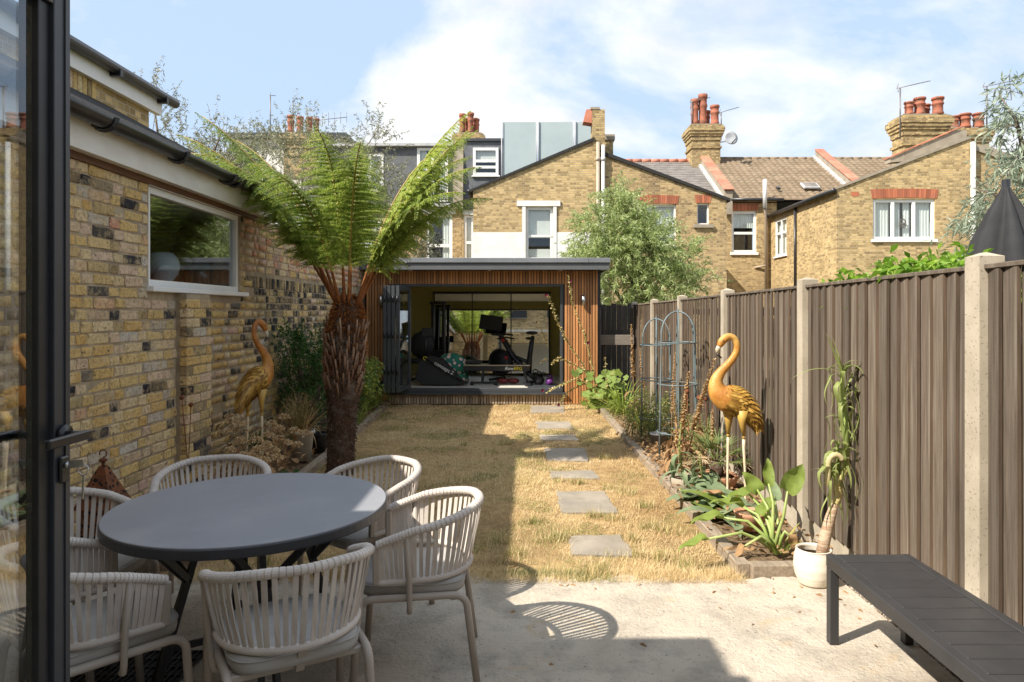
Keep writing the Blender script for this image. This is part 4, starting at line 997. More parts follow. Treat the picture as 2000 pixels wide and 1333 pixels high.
fw.prism([(-2.05, FZ + .12), (-1.98, FZ + .45), (-1.80, FZ + .56), (-1.55, FZ + .50), (-1.2, FZ + .13), (-1.12, FZ + .03), (-1.45, FZ + .02), (-1.9, FZ + .03)], 12.80, 13.12, 'Y'); fw.build('flywheel_housing', M['rubber'], ro)
MB().tube([(-1.82, 12.785, FZ + .5), (-1.08, 12.785, FZ + .06)], .05, 8, 0, True, True, .3).build('housing_strap', M['black'], ro)
ang = atan2(-.44, .74)
text(ro, 'concept 2', (-1.50, 12.735, FZ + .34), (radians(90), -ang, 0), .10, 'lettw')
text(ro, 'C', (-1.86, 12.75, FZ + .52), (radians(90), -ang, 0), .10, 'letty'); 
MB().bx(-1.15, .10, 12.90, 12.98, FZ + .27, FZ + .365, 0, .01).build('rail', M['black'], ro)
MB().bx(-1.15, .10, 12.896, 12.984, FZ + .366, FZ + .385).build('rail_top', M['steel'], ro)
text(ro, 'Row', (-.215, 12.892, FZ + .318), (radians(90), 0, 0), .085, 'lettw', .002, 'RIGHT', .2); text(ro, 'ERG', (-.21, 12.892, FZ + .318), (radians(90), 0, 0), .085, 'letty', .002, 'LEFT', .2)
MB().bx(-1.13, -.8, 12.84, 13.06, FZ + .40, FZ + .47, 0, .03).build('seat', M['rubber'], ro)
lg = MB(); lg.beam((-.02, 12.94, FZ + .28), (.06, 12.94, FZ + .02), .05, .04, mi=0); lg.bx(.0, .12, 12.72, 13.16, FZ + .002, FZ + .05, 0, .01); lg.build('leg', M['black'], ro)
lg = MB(); lg.beam((-.78, 12.94, FZ + .28), (-.80, 12.94, FZ + .06), .05, .05); lg.bx(-1.02, -.5, 12.9, 13.0, FZ + .03, FZ + .07, 0, .01)
for x in (-1.0, -.55): lg.lathe([(.0, 0), (.04, 0), (.03, .04), (.0, .04)], (x, 12.95, FZ + .001), 10)
lg.build('foot', M['black'], ro)
MB().tube([(-1.9, 12.95, FZ + .5), (-1.85, 12.95, FZ + .95)], .025, 8).build('monitor_arm', M['black'], ro)
MB().box((-1.84, 12.93, FZ + 1.0), (.2, .04, .16), 0, None, .01).build('monitor', M['rubber'], ro)
M['floral'] = None
m, nt, b, out = newmat('teal_floral_fabric'); w = N(nt); v = w.coords((1, 1, 1), False)
vo = w.n('ShaderNodeTexVoronoi', {'Vector': v, 'Scale': 9.5})
c = w.ramp(vo.outputs['Distance'], [(0.0, (.5, .08, .07)), (.14, (.55, .22, .2)), (.22, (.75, .6, .52)), (.40, (.70, .5, .42)), (.45, (.015, .13, .11)), (.62, (.02, .17, .14)), (.7, (.03, .22, .12))])
nt.links.new(c, b.inputs['Base Color']); b.inputs['Roughness'].default_value = .85; M['floral'] = m
cu = MB(); cu.ball((-1.37, 13.25, FZ + .36), .28, 16, 0, (1.1, .7, .8), Matrix.Rotation(.35, 3, 'Y')); cu.lathe([(.28, 0), (.29, .06), (.27, .2)], (-1.37, 13.25, FZ + .002), 16)
tag(cu.build('floor_cushion', M['floral'], None, (-1.37, 13.25, FZ)), 'teal floor cushion printed with pale pink flowers behind the rowing machine', 'cushion')
# bike
bk = thing('exercise_bike', 'black exercise bike with a tilted screen in the middle of the gym', 'exercise bike', (-.15, 13.6, FZ))
yb_ = 13.6
MB().tube([(-.48 + .30 * cos(a), yb_, FZ + .46 + .30 * sin(a)) for a in np.linspace(0, 2 * pi, 30)], .035, 8, 0, False).build('flywheel', M['rubber'], bk)
MB().lathe([(.0, 0), (.27, 0), (.27, .02), (.0, .02)], (-.48, yb_ + .01, FZ + .46), 24, 0, True, Matrix.Rotation(radians(90), 3, 'X')).build('wheel_disc', M['black'], bk)
fr = MB(); fr.tube([(-.62, yb_, FZ + 1.28), (-.42, yb_, FZ + 1.05), (-.1, yb_, FZ + .62), (.35, yb_, FZ + .22), (.55, yb_, FZ + .08)], [.035, .05, .065, .06, .04], 8, 0, True, True)
fr.tube([(.35, yb_, FZ + .2), (.38, yb_, FZ + .62), (.46, yb_, FZ + 1.12)], [.06, .05, .04], 8); fr.tube([(-.1, yb_, FZ + .62), (.30, yb_, FZ + .5)], .05, 8)
fr.build('frame', M['black'], bk)
for x in (-.55, .55): MB().tube([(x, yb_ - .28, FZ + .05), (x, yb_ + .28, FZ + .05)], .035, 8).build('stabiliser', M['rubber'], bk)
MB().ball((.43, yb_, FZ + 1.19), .14, 12, 0, (1.15, .6, .32)).build('saddle', M['rubber'], bk)
MB().tube([(-.25, yb_ - .2, FZ + 1.12), (-.55, yb_ - .22, FZ + 1.14), (-.62, yb_ - .1, FZ + 1.13), (-.62, yb_ + .1, FZ + 1.13), (-.55, yb_ + .22, FZ + 1.14), (-.25, yb_ + .2, FZ + 1.12)], .022, 8).build('handlebar', M['rubber'], bk)
R_ = Matrix.Rotation(.12, 3, 'Y') @ Matrix.Rotation(.35, 3, 'Z') @ Matrix.Rotation(-.15, 3, 'X')
MB().box((-.70, yb_ - .05, FZ + 1.42), (.56, .03, .36), 0, R_, .012).build('screen', M['rubber'], bk)
for s_ in (-1, 1): MB().box((.15 + .1 * s_, yb_ + .13 * s_, FZ + .38 - .1 * s_), (.14, .09, .035), 0, None, .008).build('pedal', M['black'], bk)
M['red'] = pm('red_plastic', (.45, .02, .02), rough=.4)
for p in ((-.35, yb_ - .05, FZ + 1.0), (-.25, yb_ - .06, FZ + .58)): MB().ball(p, .045, 10, 0, (1, .6, 1)).build('red_knob', M['red'], bk)
bk.rotation_euler = (0, 0, -.62); bk.scale = (.86, .86, .82); bk.location.x -= .12
# chair, weights and mats
def kettle(name, label, x, y, r, mt):
    t = thing(name, label, 'kettlebell', (x, y, FZ)); MB().ball((x, y, FZ + r * .95), r, 14, 0, (1, 1, .95)).build('bell', M[mt], t)
    MB().tube([(x - r * .55, y, FZ + r * 1.6), (x - r * .6, y, FZ + r * 2.2), (x, y, FZ + r * 2.55), (x + r * .6, y, FZ + r * 2.2), (x + r * .55, y, FZ + r * 1.6)], r * .16, 8).build('handle', M[mt], t)
M['purple'] = pm('purple_rubber', (.12, .02, .18), rough=.5)
kettle('kettlebell', 'black kettlebell on the gym floor right of the exercise bike', .27, 12.95, .10, 'rubber')
kettle('kettlebell', 'small purple kettlebell at the right edge of the gym floor', .47, 12.9, .075, 'purple')
tag(MB().bx(.05, .62, 12.45, 13.1, FZ + .001, FZ + .012).build('exercise_mat', M['anthracite'], None, (.3, 12.7, FZ)), 'grey exercise mat on the gym floor by the opening', 'mat')
M['redshoe'] = pm('red_black_shoe', (.35, .02, .03), (.04, .03, .03), rough=.5, scale=30)
for i, x in enumerate((-.42, -.22)): tag(MB().ball((x, 13.15, FZ + .06), .07, 10, 0, (1.7, .7, .8)).build('training_shoe', M['redshoe'], None, (x, 13.15, FZ)), 'red and black training shoe under the rower rail, ' + ('left' if i == 0 else 'right') + ' of the pair', 'shoe', 'training shoes under the rower rail')
rk = thing('gym_rack', 'black upright gym rack with a weight stack against the left of the mirror', 'gym rack', (-1.75, 14.6, FZ))
for x in (-1.95, -1.72): MB().bx(x - .03, x + .03, 14.5, 14.56, FZ, FZ + 1.55).build('upright', M['black'], rk)
MB().bx(-2.0, -1.67, 14.46, 14.6, FZ + 1.551, FZ + 1.60).build('crossbar', M['black'], rk)
for i in range(8): MB().bx(-1.92, -1.75, 14.42, 14.499, FZ + .03 + i * .07, FZ + .09 + i * .07, 0, .008).build('weight_plate', M['rubber'], rk)
fc = thing('desk_chair', 'black office chair in shadow behind the folded doors', 'chair', (-2.05, 13.6, FZ))
MB().ball((-2.05, 13.75, FZ + .72), .26, 14, 0, (1, .25, 1.05)).build('backrest', M['rubber'], fc)
MB().box((-2.05, 13.55, FZ + .42), (.46, .44, .08), 0, None, .03).build('seat', M['rubber'], fc)
MB().tube([(-2.05, 13.58, FZ + .05), (-2.05, 13.58, FZ + .4)], .03, 8).build('column', M['black'], fc)
for k in range(5):
    a = k * 1.257; MB().tube([(-2.05, 13.58, FZ + .09), (-2.05 + .28 * cos(a), 13.58 + .28 * sin(a), FZ + .035)], .022, 6).build('foot', M['black'], fc)

# ================================================================== fence on the right
M['fboard'] = pm('weathered_fence_board', (0.082, 0.060, 0.042), (0.168, 0.130, 0.096), rough=.85, scale=4, stretch=(16, 16, .8), orand=.26, bump=.004, bscale=12, lo=.3, hi=.7, c3=(0.21, 0.172, 0.132), s3=1.6)
M['fedge'] = pm('unweathered_board_edge', (0.085, 0.058, 0.038), (0.145, 0.10, 0.066), rough=.85, scale=4, stretch=(9, 9, .8), orand=.3)
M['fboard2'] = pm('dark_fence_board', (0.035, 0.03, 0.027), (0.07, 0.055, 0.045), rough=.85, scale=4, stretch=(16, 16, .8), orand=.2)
m, nt, b, out = newmat('concrete_post'); w = N(nt); v = w.coords()
c = w.ramp(w.noise(v, 4, 6), [(.35, (.35, .30, .225)), (.65, (.46, .40, .31))]); pits = w.ramp(w.noise(v, 70, 2, .5), [(.63, 0), (.68, 1)])
c = w.mix(w.math('MULTIPLY', pits, .4), c, (.26, .21, .15)); nt.links.new(c, b.inputs['Base Color']); b.inputs['Roughness'].default_value = .9
nt.links.new(w.bump(w.math('SUBTRACT', 1.0, pits), .002), b.inputs['Normal']); M['cpost'] = m
fence = thing('closeboard_fence', 'tall weathered brown featheredge board fence with pale concrete posts along the right side', 'fence', (XR, 6, 0))
posts_y = [1.10, 3.03, 4.93, 6.87, 8.85, 10.75, 12.7]
zt = lambda y: 1.845 - .007 * (y - 3)
for y in posts_y:
    d = MB(); hz_ = zt(y) + .03
    d.prism([(XR - .035, y - .05), (XR - .035, y + .05), (XR + .075, y + .05), (XR + .075, y - .05)], -.1, hz_, 'Z')
    d.add([(XR - .035, y - .05, hz_), (XR + .075, y - .05, hz_), (XR + .075, y + .05, hz_), (XR - .035, y + .05, hz_), (XR + .015, y - .02, hz_ + .018), (XR + .015, y + .02, hz_ + .018)], [(0, 1, 4), (1, 2, 5, 4), (2, 3, 5), (3, 0, 4, 5)])
    d.build('post', M['cpost'], fence)
for ya, yb in zip(posts_y, posts_y[1:]):
    a, b = ya + .052, yb - .052
    mb = MB(); mb.bx(XR + .012, XR + .06, a, b, -.1, .17); 
    mb.build('gravel_board', M['cpost'], fence)
    n = 17; wts = [random.uniform(.82, 1.18) for _ in range(n)]; tot = sum(wts); y0 = a; p = 0
    for i in range(n):
        y0 += p; p = (b - a) * wts[i] / tot; w_b = p + .016; t = random.uniform(-.012, .008); lo = .172 + random.uniform(-.006, .004); hi_ = zt(y0) - .03 + random.uniform(-.004, .004)
        o1, o2 = XR - .013 + random.uniform(-.008, .005), XR + .002
        mb = MB()
        ys_ = [(y0, o1 + .0), (y0, o1 + .017), (y0 + w_b, o2 + .012), (y0 + w_b, o2 + .004)]
        vs = [(x, y, z) for z in (lo, hi_) for y, x in ys_]
        mb.add(vs, [(3, 2, 1, 0), (4, 5, 6, 7), (1, 2, 6, 5), (2, 3, 7, 6), (3, 0, 4, 7)]); mb.add(vs, [(0, 1, 5, 4)], 1)
        q = mb.build('board', [M['fboard'], M['fedge']], fence, (XR, y0, 1.0)); q.rotation_euler = (random.gauss(0, .004), 0, random.gauss(0, .016))
    mb = MB(); mb.beam((XR + .012, a, zt(a) - .018), (XR + .012, b, zt(b) - .018), .06, .022, bev=.003); mb.build('capping_rail', M['fboard'], fence)
    mb = MB()
    for z in (.45, 1.0, 1.6): mb.bx(XR + .031, XR + .075, a, b, z, z + .07)
    mb.build('rear_rail', M['fboard'], fence)
# gap between gym and fence
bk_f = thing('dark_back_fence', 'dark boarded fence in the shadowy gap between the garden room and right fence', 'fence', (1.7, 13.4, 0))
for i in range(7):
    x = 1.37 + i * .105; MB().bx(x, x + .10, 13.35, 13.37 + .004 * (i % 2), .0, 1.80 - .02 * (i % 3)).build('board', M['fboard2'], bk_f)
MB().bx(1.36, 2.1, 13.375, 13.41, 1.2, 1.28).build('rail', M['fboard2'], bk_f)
M['oldplank'] = pm('old_grey_plank', (.16, .135, .115), (.23, .20, .17), rough=.8, scale=4, stretch=(1, 12, 12))
gt = thing('timber_screen', 'weathered plank fixed across the gap beside the garden room with dark void below', 'timber screen', (1.65, 12.4, 0))
MB().bx(1.345, 1.96, 12.30, 12.34, 1.04, 1.22, 0, .005).build('plank', M['oldplank'], gt)
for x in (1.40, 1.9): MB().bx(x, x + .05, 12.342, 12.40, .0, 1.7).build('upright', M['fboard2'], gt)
# raised beds
M['sleeper'] = pm('weathered_bed_timber', (.22, .17, .12), (.36, .29, .21), rough=.85, scale=5, stretch=(9, 1, 9), bump=.003, bscale=30, orand=.12)
def bed(name, label, segs, soil, zs):
    t = thing(name, label, 'raised bed', (segs[0][0][0], segs[0][0][1], 0))
    for a, b in segs:
        MB().beam((a[0], a[1], .020), (b[0], b[1], .020), .085, .10, bev=.006).build('edging_timber', M['sleeper'], t)
    nx_, ny_ = 14, 60; V = []
    for j in range(ny_):
        y = soil[0][1] + (soil[1][1] - soil[0][1]) * j / (ny_ - 1); xa_ = soil[0][0] + (soil[0][2] - soil[0][0]) * j / (ny_ - 1)
        for i in range(nx_):
            x = xa_ + (soil[1][0] - xa_) * i / (nx_ - 1); V.append((x, y, zs + random.uniform(-.012, .012) + .03 * sin(x * 4 + y * 2)))
    ii = (np.arange(ny_ - 1)[:, None] * nx_ + np.arange(nx_ - 1)[None, :]).ravel()
    nmesh('soil', np.array(V), np.stack([ii, ii + 1, ii + nx_ + 1, ii + nx_], 1), M['soil'], t, smooth=True)
    return t
bed('raised_bed', 'timber edged flower bed of dry soil running beside the right fence', [((1.36, 4.26), (1.345, 5.9)), ((1.345, 5.905), (1.30, 8.0)), ((1.30, 8.005), (1.275, 10.0)), ((1.275, 10.005), (1.25, 11.9)), ((1.40, 4.262), (1.98, 4.28))],
    ((1.36, 4.29, 1.25), (2.02, 12.3)), .022)
bed('raised_bed', 'timber edged flower bed in shade along the left brick wall', [((-2.15, 4.38), (-2.15, 5.6)), ((-2.15, 5.605), (-2.2, 7.6)), ((-2.2, 7.605), (-2.28, 9.7)), ((-2.28, 9.705), (-2.40, 12.0)), ((-2.82, 4.40), (-2.19, 4.385))],
    ((-2.15, 4.42, -2.4), (-2.85, 12.1)), .045)
# gravel strip by the fence
V = []; Q = []
for _ in range(2600):
    x, y = random.uniform(1.90, 2.03), random.uniform(1.6, 4.22); r = random.uniform(.005, .014); b = len(V); a0 = random.random() * 6
    for k in range(4): V.append((x + r * cos(a0 + k * 1.57) * random.uniform(.7, 1.2), y + r * sin(a0 + k * 1.57), -.03 + random.uniform(.0, .012)))
    for k in range(4): V.append((x + .6 * r * cos(a0 + k * 1.57), y + .6 * r * sin(a0 + k * 1.57), -.03 + r * random.uniform(.9, 1.5) + .008))
    Q += [(b + 4, b + 5, b + 6, b + 7)] + [(b + k, b + (k + 1) % 4, b + 4 + (k + 1) % 4, b + 4 + k) for k in range(4)]
M['gravel'] = leafmat('pebbles', (.10, .07, .05), (.34, .27, .2), 0, .8, (.55, .5, .45))
tag(nmesh('gravel', np.array(V), np.array(Q), M['gravel']), kind='stuff')
# stepping stones: corners from the place they lie
M['stone'] = pm('grey_sandstone_slab', (.255, .215, .165), (.36, .31, .245), rough=.9, scale=3, bump=.006, bscale=22, orand=.08, c3=(.24, .21, .17), s3=2.5)
STONES = [((1037, 793), (1100, 793), (1103, 807), (1037, 807)), ((1046, 824), (1112, 824), (1120, 838), (1050, 838)), ((1054, 850), (1122, 850), (1130, 861), (1056, 861)), ((1062, 877), (1142, 876), (1148, 902), (1068, 901)),
          ((1074, 921), (1160, 920), (1170, 936), (1078, 934)), ((1086, 962), (1180, 960), (1208, 1003), (1097, 1003)), ((1112, 1048), (1213, 1046), (1238, 1087), (1118, 1086))]
SB = []
STN = ['farthest, just below the gym threshold', 'second from the gym', 'thin one, third from the gym', 'fourth from the gym, partly in fern shade', 'in fern shade before the two big ones', 'largest, sunlit in the middle of the lawn', 'nearest to the patio']
for q, nm in zip(STONES, STN):
    p = [G(*c) for c in q]; SB.append(p); cx_ = sum(p, Vector()) / 4
    vs = [(v.x, v.y, -.03) for v in p] + [(v.x + (cx_.x - v.x) * .02, v.y + (cx_.y - v.y) * .02, .011) for v in p]
    # a slightly uneven outline
    mb = MB(); top = []; 
    ring = []
    for i in range(4):
        a, b = p[i], p[(i + 1) % 4]
        for k in range(6): ring.append(a + (b - a) * (k / 6) + Vector((random.uniform(-.012, .012), random.uniform(-.014, .014), 0)))
    mb.prism([(v.x, v.y) for v in ring], -.04, .004 + random.uniform(-.002, .003), 'Z')
    tag(mb.build('stepping_stone', M['stone'], None, (cx_.x, cx_.y, 0)), 'grey stepping stone in the dry lawn, ' + nm, 'stepping stone', 'stepping stones across the lawn')
# ================================================================== table, chairs, bench, glass door
M['tabletop'] = pm('grey_ceramic_table_top', (.255, .26, .285), (.28, .285, .31), rough=.4, scale=3, c3=(.31, .31, .325), s3=2.2)
M['tableedge'] = pm('dark_table_edge', (.035, .037, .042), rough=.45)
tb = thing('round_table', 'round outdoor dining table with grey top and black forked metal legs', 'table', (-1.25, 3.15, 0))
R0 = .605; c0 = (-1.25, 3.15, 0)
MB().lathe([(R0 - .03, .700), (R0 - .002, .705), (R0, .712), (R0, .742), (R0 - .004, .746), (.0, .746)], c0, 96, 0, False).build('edge_band', M['tableedge'], tb)
MB().lathe([(.0, .7465), (R0 - .004, .7465), (R0 - .004, .750), (R0 - .006, .752), (.0, .752)], c0, 96, 0, False).build('tabletop', M['tabletop'], tb)
for k in range(4):
    a = .55 + k * pi / 2; u = Vector((cos(a), sin(a), 0)); v = Vector((-sin(a), cos(a), 0)); C0 = Vector(c0)
    lg = MB(); knot = C0 + u * .27 + Vector((0, 0, .46)); foot = C0 + u * .40
    lg.beam(foot + v * .035 + Vector((0, 0, .0)), knot + v * .012, .026, .032, mi=0, bev=.003); lg.beam(foot - v * .035, knot - v * .012, .026, .032, mi=0, bev=.003)
    lg.beam(knot + v * .01, C0 + u * .44 + v * .17 + Vector((0, 0, .70)), .026, .034, bev=.003); lg.beam(knot - v * .01, C0 + u * .44 - v * .17 + Vector((0, 0, .70)), .026, .034, bev=.003)
    lg.beam(knot + Vector((0, 0, -.02)), C0 + u * .20 + Vector((0, 0, .70)), .026, .03, bev=.003)
    lg.build('leg', M['black'], tb)
    MB().beam(foot + Vector((0, 0, .17)) - u * .055, C0 + Vector((0, 0, .17)) + u * .014, .022, .028, bev=.003).build('brace', M['black'], tb)
MB().lathe([(.0, .698), (.42, .698), (.42, .703), (.0, .703)], c0, 32).build('top_plate', M['black'], tb)

M['strap'] = pm('beige_woven_strap', (.50, .44, .39), (.58, .52, .46), rough=.75, scale=8, orand=.08, bump=.001, bscale=200, stretch=(1, 1, 1))
M['chairframe'] = pm('beige_chair_tube', (.38, .325, .27), (.42, .36, .30), rough=.45, scale=4)
M['cushion'] = pm('grey_beige_cushion', (.36, .34, .315), (.42, .40, .37), rough=.9, scale=9, bump=.001, bscale=300)
M['mesh'] = pm('dark_seat_mesh', (.05, .045, .04), (.09, .08, .07), rough=.7, scale=90)
def rail(t):                                              # t from -1 (left arm end) to 1 (right arm end); front is +Y
    a = t * 1.0
    ang = -pi / 2 + a * pi * .5
    s = abs(t)
    if s < .62: an = -pi / 2 + (t / .62) * (pi / 2); x, y = .285 * cos(an), -.02 + .27 * sin(an)
    else: x = .285 * (1 if t > 0 else -1) * (1 - .03 * (s - .62) / .38); y = -.02 + .17 * (s - .62) / .38
    z = .765 - .115 * max(0, (s - .15) / .85) ** 1.25
    return Vector((x, y, z))
def low(t):
    p = rail(t); k = .86 if abs(t) < .62 else .86 + .10 * (abs(t) - .62) / .38
    return Vector((p.x * k, (p.y + .02) * k - .02 + .005, .487))
def make_chair():
    c = thing('dining_chair', 'x', 'chair', (0, 0, 0), 'woven strap chairs around the round table')
    mb = MB()                                             # top rail wound with strap: rows of wraps
    nw = 66; ts = []; rs_ = []
    for i in range(nw):
        ts += [-1 + 2 * (i + .03) / nw, -1 + 2 * (i + .2) / nw, -1 + 2 * (i + .97) / nw]; k_ = random.uniform(-.0006, .0006); rs_ += [.0185, .0225 + k_, .0215 + k_]
    mb.tube([rail(t) for t in ts], rs_, 14, 0, True, False, .82)
    mb.build('wrapped_rail', M['strap'], c)
    MB().tube([low(t) for t in np.linspace(-1, 1, 50)], .0145, 8).build('lower_rail', M['strap'], c)
    for s in (-1, 1):
        MB().beam(rail(s) + Vector((0, .004, -.006)), low(s) + Vector((0, .004, -.008)), .022, .03, (0, 1, 0), 0, .005).build('arm_end', M['chairframe'], c)
    n = 43
    for i in range(n):
        t = -.965 + 1.93 * i / (n - 1); j = random.uniform(-.008, .008)
        a, b = rail(t), low(max(-1, min(1, t * .99 + j)))
        d = (rail(t + .01) - rail(t - .01)); d.z = 0; d.normalize(); nrm = Vector((d.y, -d.x, 0))
        if nrm.dot(Vector((a.x, a.y + .02, 0))) < 0: nrm = -nrm
        wv = d * (.0090 + random.uniform(-.0012, .0012)); vs = []
        for k in range(4):
            f = k / 3; p = a + (b - a) * f + nrm * (.012 * (1 - f) - .0 + .004 * sin(f * pi))
            dd = (d * (1 - f) + d * f); tw = random.uniform(-.002, .002)
            vs += [p - wv + nrm * tw, p + wv - nrm * tw, p + wv - nrm * .0035, p - wv - nrm * .0035]
        fs = [(4 * k + m, 4 * k + (m + 1) % 4, 4 * k + 4 + (m + 1) % 4, 4 * k + 4 + m) for k in range(3) for m in range(4)] + [(3, 2, 1, 0), (12, 13, 14, 15)]
        MB().add(vs, fs).build('strap', M['strap'], c)
    for s in (-1, 1):                                     # side frame: front leg, seat bar, rear leg bent from one tube
        x = s * .235; r_ = .016
        pth = [(x * 1.09, .255, 0)] + [(x * (1.09 - .0), .232 - .06 * (1 - cos(a)) , .355 + .06 * sin(a)) for a in np.linspace(0, pi / 2, 6)] + [(x * 1.02, .0, .412)] + [(x * 1.0, -.17 - .06 * sin(a), .357 + .055 * cos(a)) for a in np.linspace(0, pi / 2, 6)] + [(x * 1.06, -.275, 0)]
        MB().tube(pth, r_, 10).build('leg', M['chairframe'], c)
        MB().tube([rail(s * .72) + Vector((s * .006, 0, -.005)), Vector((s * .272, .015, .50)), Vector((s * .262, .015, .38)), Vector((s * .255, .015, .355)), Vector((s * .240, .015, .352))], .0125, 8).build('arm_support', M['chairframe'], c)
    for y in (.17, -.17): MB().bx(-.225, .225, y - .015, y + .015, .385, .41, 0, .004).build('cross_bar', M['chairframe'], c)
    MB().bx(-.21, .21, -.155, .155, .398, .404).build('seat_mesh', M['mesh'], c)
    MB().beam((0, -.252, .50), (0, -.19, .38), .028, .006, (0, 1, 0), 0).build('back_bracket', M['chairframe'], c)
    q = MB(); ring = 44; prof = [(.90, .413), (.985, .418), (1.0, .435), (1.0, .452), (.985, .468), (.94, .475), (.5, .478), (0.001, .479)]; vs = []
    for sc_, z in prof:
        for k in range(ring):
            a = 2 * pi * k / ring; ca, sa = cos(a), sin(a); e = .42
            vs.append((.228 * sc_ * math.copysign(abs(ca) ** e, ca), .012 + .235 * sc_ * math.copysign(abs(sa) ** e, sa), z - .004 * (sc_ > .9)))
    q.add(vs, [(i * ring + k, i * ring + (k + 1) % ring, (i + 1) * ring + (k + 1) % ring, (i + 1) * ring + k) for i in range(len(prof) - 1) for k in range(ring)], 0, True)
    cq = q.build('seat_cushion', M['cushion'], c); rp = []
    for k in range(45): a = 2 * pi * k / 44; ca, sa = cos(a), sin(a); rp.append((.2285 * math.copysign(abs(ca) ** .42, ca), .012 + .2355 * math.copysign(abs(sa) ** .42, sa), .458))
    MB().tube(rp, .0035, 6, 0, False).build('piping', M['cushion'], cq)
    return c
CH = [((-.88, 2.56), (-.5, .87), 'woven strap chair with its back to the viewer, in front of the table'),
      ((-.50, 3.17), (-.985, -.10), 'woven strap chair right of the table with sun on its back rail'),
      ((-.886, 3.79), (-.65, -.76), 'woven strap chair behind the table nearest the tree fern trunk'),
      ((-1.73, 3.80), (.32, -.94), 'woven strap chair behind the table in front of the dried hydrangeas'),
      ((-2.08, 3.17), (1, -.04), 'woven strap chair left of the table against the brick wall'),
      ((-1.62, 2.58), (.66, .75), 'woven strap chair half hidden behind the open glass door')]
ch0 = make_chair()
for i, (p, f, lab) in enumerate(CH):
    o = ch0 if i == 0 else copy_tree(ch0)
    o.location = (p[0], p[1], 0); o.rotation_euler = (0, 0, atan2(f[1], f[0]) - pi / 2); o['label'] = lab

M['bench'] = pm('dark_grey_bench_metal', (.030, .030, .031), (.040, .039, .040), rough=.48, scale=5, bump=.0006, bscale=200)
bn = thing('slatted_bench', 'low dark grey slatted metal bench by the right fence', 'bench', (1.7, 2.3, 0))
bx0, bx1, by0, by1, bz = 1.492, 1.905, 1.42, 3.40, .432
for x in (bx0, bx1 - .045): MB().bx(x, x + .045, by0, by1, bz - .06, bz, 0, .003).build('side_rail', M['bench'], bn)
y = by1
MB().bx(bx0 + .046, bx1 - .046, by1 - .10, by1, bz - .05, bz - .002, 0, .003).build('slat', M['bench'], bn)
y = by1 - .106
while y - .096 > by0:
    MB().bx(bx0 + .046, bx1 - .046, y - .096, y, bz - .028, bz - .003, 0, .003).build('slat', M['bench'], bn); y -= .102
for x in (bx0 + .001, bx1 - .046):
    for yy in (by1 - .046, by0 + .002): MB().bx(x, x + .044, yy, yy + .044, 0, bz - .061, 0, .003).build('leg', M['bench'], bn)

# open glass door on the left
gd = thing('glass_door', 'open black framed glass door with lever handle and key at the left edge', 'door', (-1.16, 1.2, 0))
dx, dy1 = -1.16, 1.752; dy0 = dy1 - .98; dz0, dz1 = .12, 2.47
fr = MB()
fr.bx(dx - .07, dx, dy1 - .060, dy1, dz0, dz1, 0, .002); fr.bx(dx - .07, dx, dy0, dy0 + .06, dz0, dz1, 0, .002)
fr.bx(dx - .069, dx - .001, dy0 + .061, dy1 - .061, dz1 - .08, dz1 - .001, 0, .002); fr.bx(dx - .069, dx - .001, dy0 + .061, dy1 - .061, dz0 + .001, dz0 + .1, 0, .002)
dfr = fr.build('frame', M['doorgrey'], gd)
MB().bx(dx - .0015, dx + .004, dy1 - .024, dy1 - .018, dz0 + .01, dz1 - .01).build('frame_ridge', M['doorgrey'], dfr)
be = MB(); be.bx(dx - .062, dx - .012, dy1 - .098, dy1 - .0605, dz0 + .102, dz1 - .082, 0, .002); be.bx(dx - .062, dx - .012, dy0 + .0605, dy0 + .1, dz0 + .102, dz1 - .082); be.build('glazing_bead', M['black'], dfr)  # black here stands for the unlit recess beside the grey frame
MB().bx(dx - .040, dx - .028, dy0 + .101, dy1 - .099, dz0 + .101, dz1 - .081).build('pane', M['glass_strong'], gd)
M['handle'] = pm('black_satin_handle', (.014, .014, .016), rough=.32)
for s in (1, -1):
    X0 = dx + .002 if s > 0 else dx - .072; hz1 = H0 - 240 * 1.72 / F
    h = MB(); h.lathe([(.0, 0), (.026, 0), (.026, .01), (.0, .01)], (X0, dy1 - .032, hz1), 16, 0, True, Matrix.Rotation(radians(90 * s), 3, 'Y'))
    h.tube([(X0, dy1 - .032, hz1), (X0 + s * .05, dy1 - .032, hz1)], .011, 10); h.box((X0 + s * .055, dy1 - .095, hz1), (.016, .15, .024), 0, None, .004)
    h.build('lever_handle', M['handle'], gd)
    kz = H0 - 307 * 1.72 / F
    e = MB(); e.box((X0 + s * .004, dy1 - .034, kz), (.009, .032, .066), 0, None, .004); e.build('lock_escutcheon', M['handle'], gd)
    if s > 0:
        cyl = MB(); cyl.tube([(X0 + .008, dy1 - .034, kz + .012), (X0 + .016, dy1 - .034, kz + .012)], .008, 10); cyl.build('lock_cylinder', M['steel'], gd)
        key = thing('door_key', 'steel key with ring left in the lock of the glass door', 'key', (X0 + .016, dy1 - .034, kz + .012))
        MB().box((X0 + .035, dy1 - .034, kz + .014), (.040, .003, .018), 0, Matrix.Rotation(-.12, 3, 'Y'), .001).build('bow', M['steel'], key)
        MB().tube([(X0 + .052 + .013 * cos(a), dy1 - .034 + .003 * sin(a * 2), kz - .002 + .013 * sin(a)) for a in np.linspace(0, 2 * pi, 18)], .0013, 5, 0, False).build('ring', M['steel'], key)
        MB().box((X0 + .052, dy1 - .034, kz - .045), (.006, .003, .06), 0, Matrix.Rotation(.06, 3, 'Y'), .001).build('second_key', M['steel'], key)

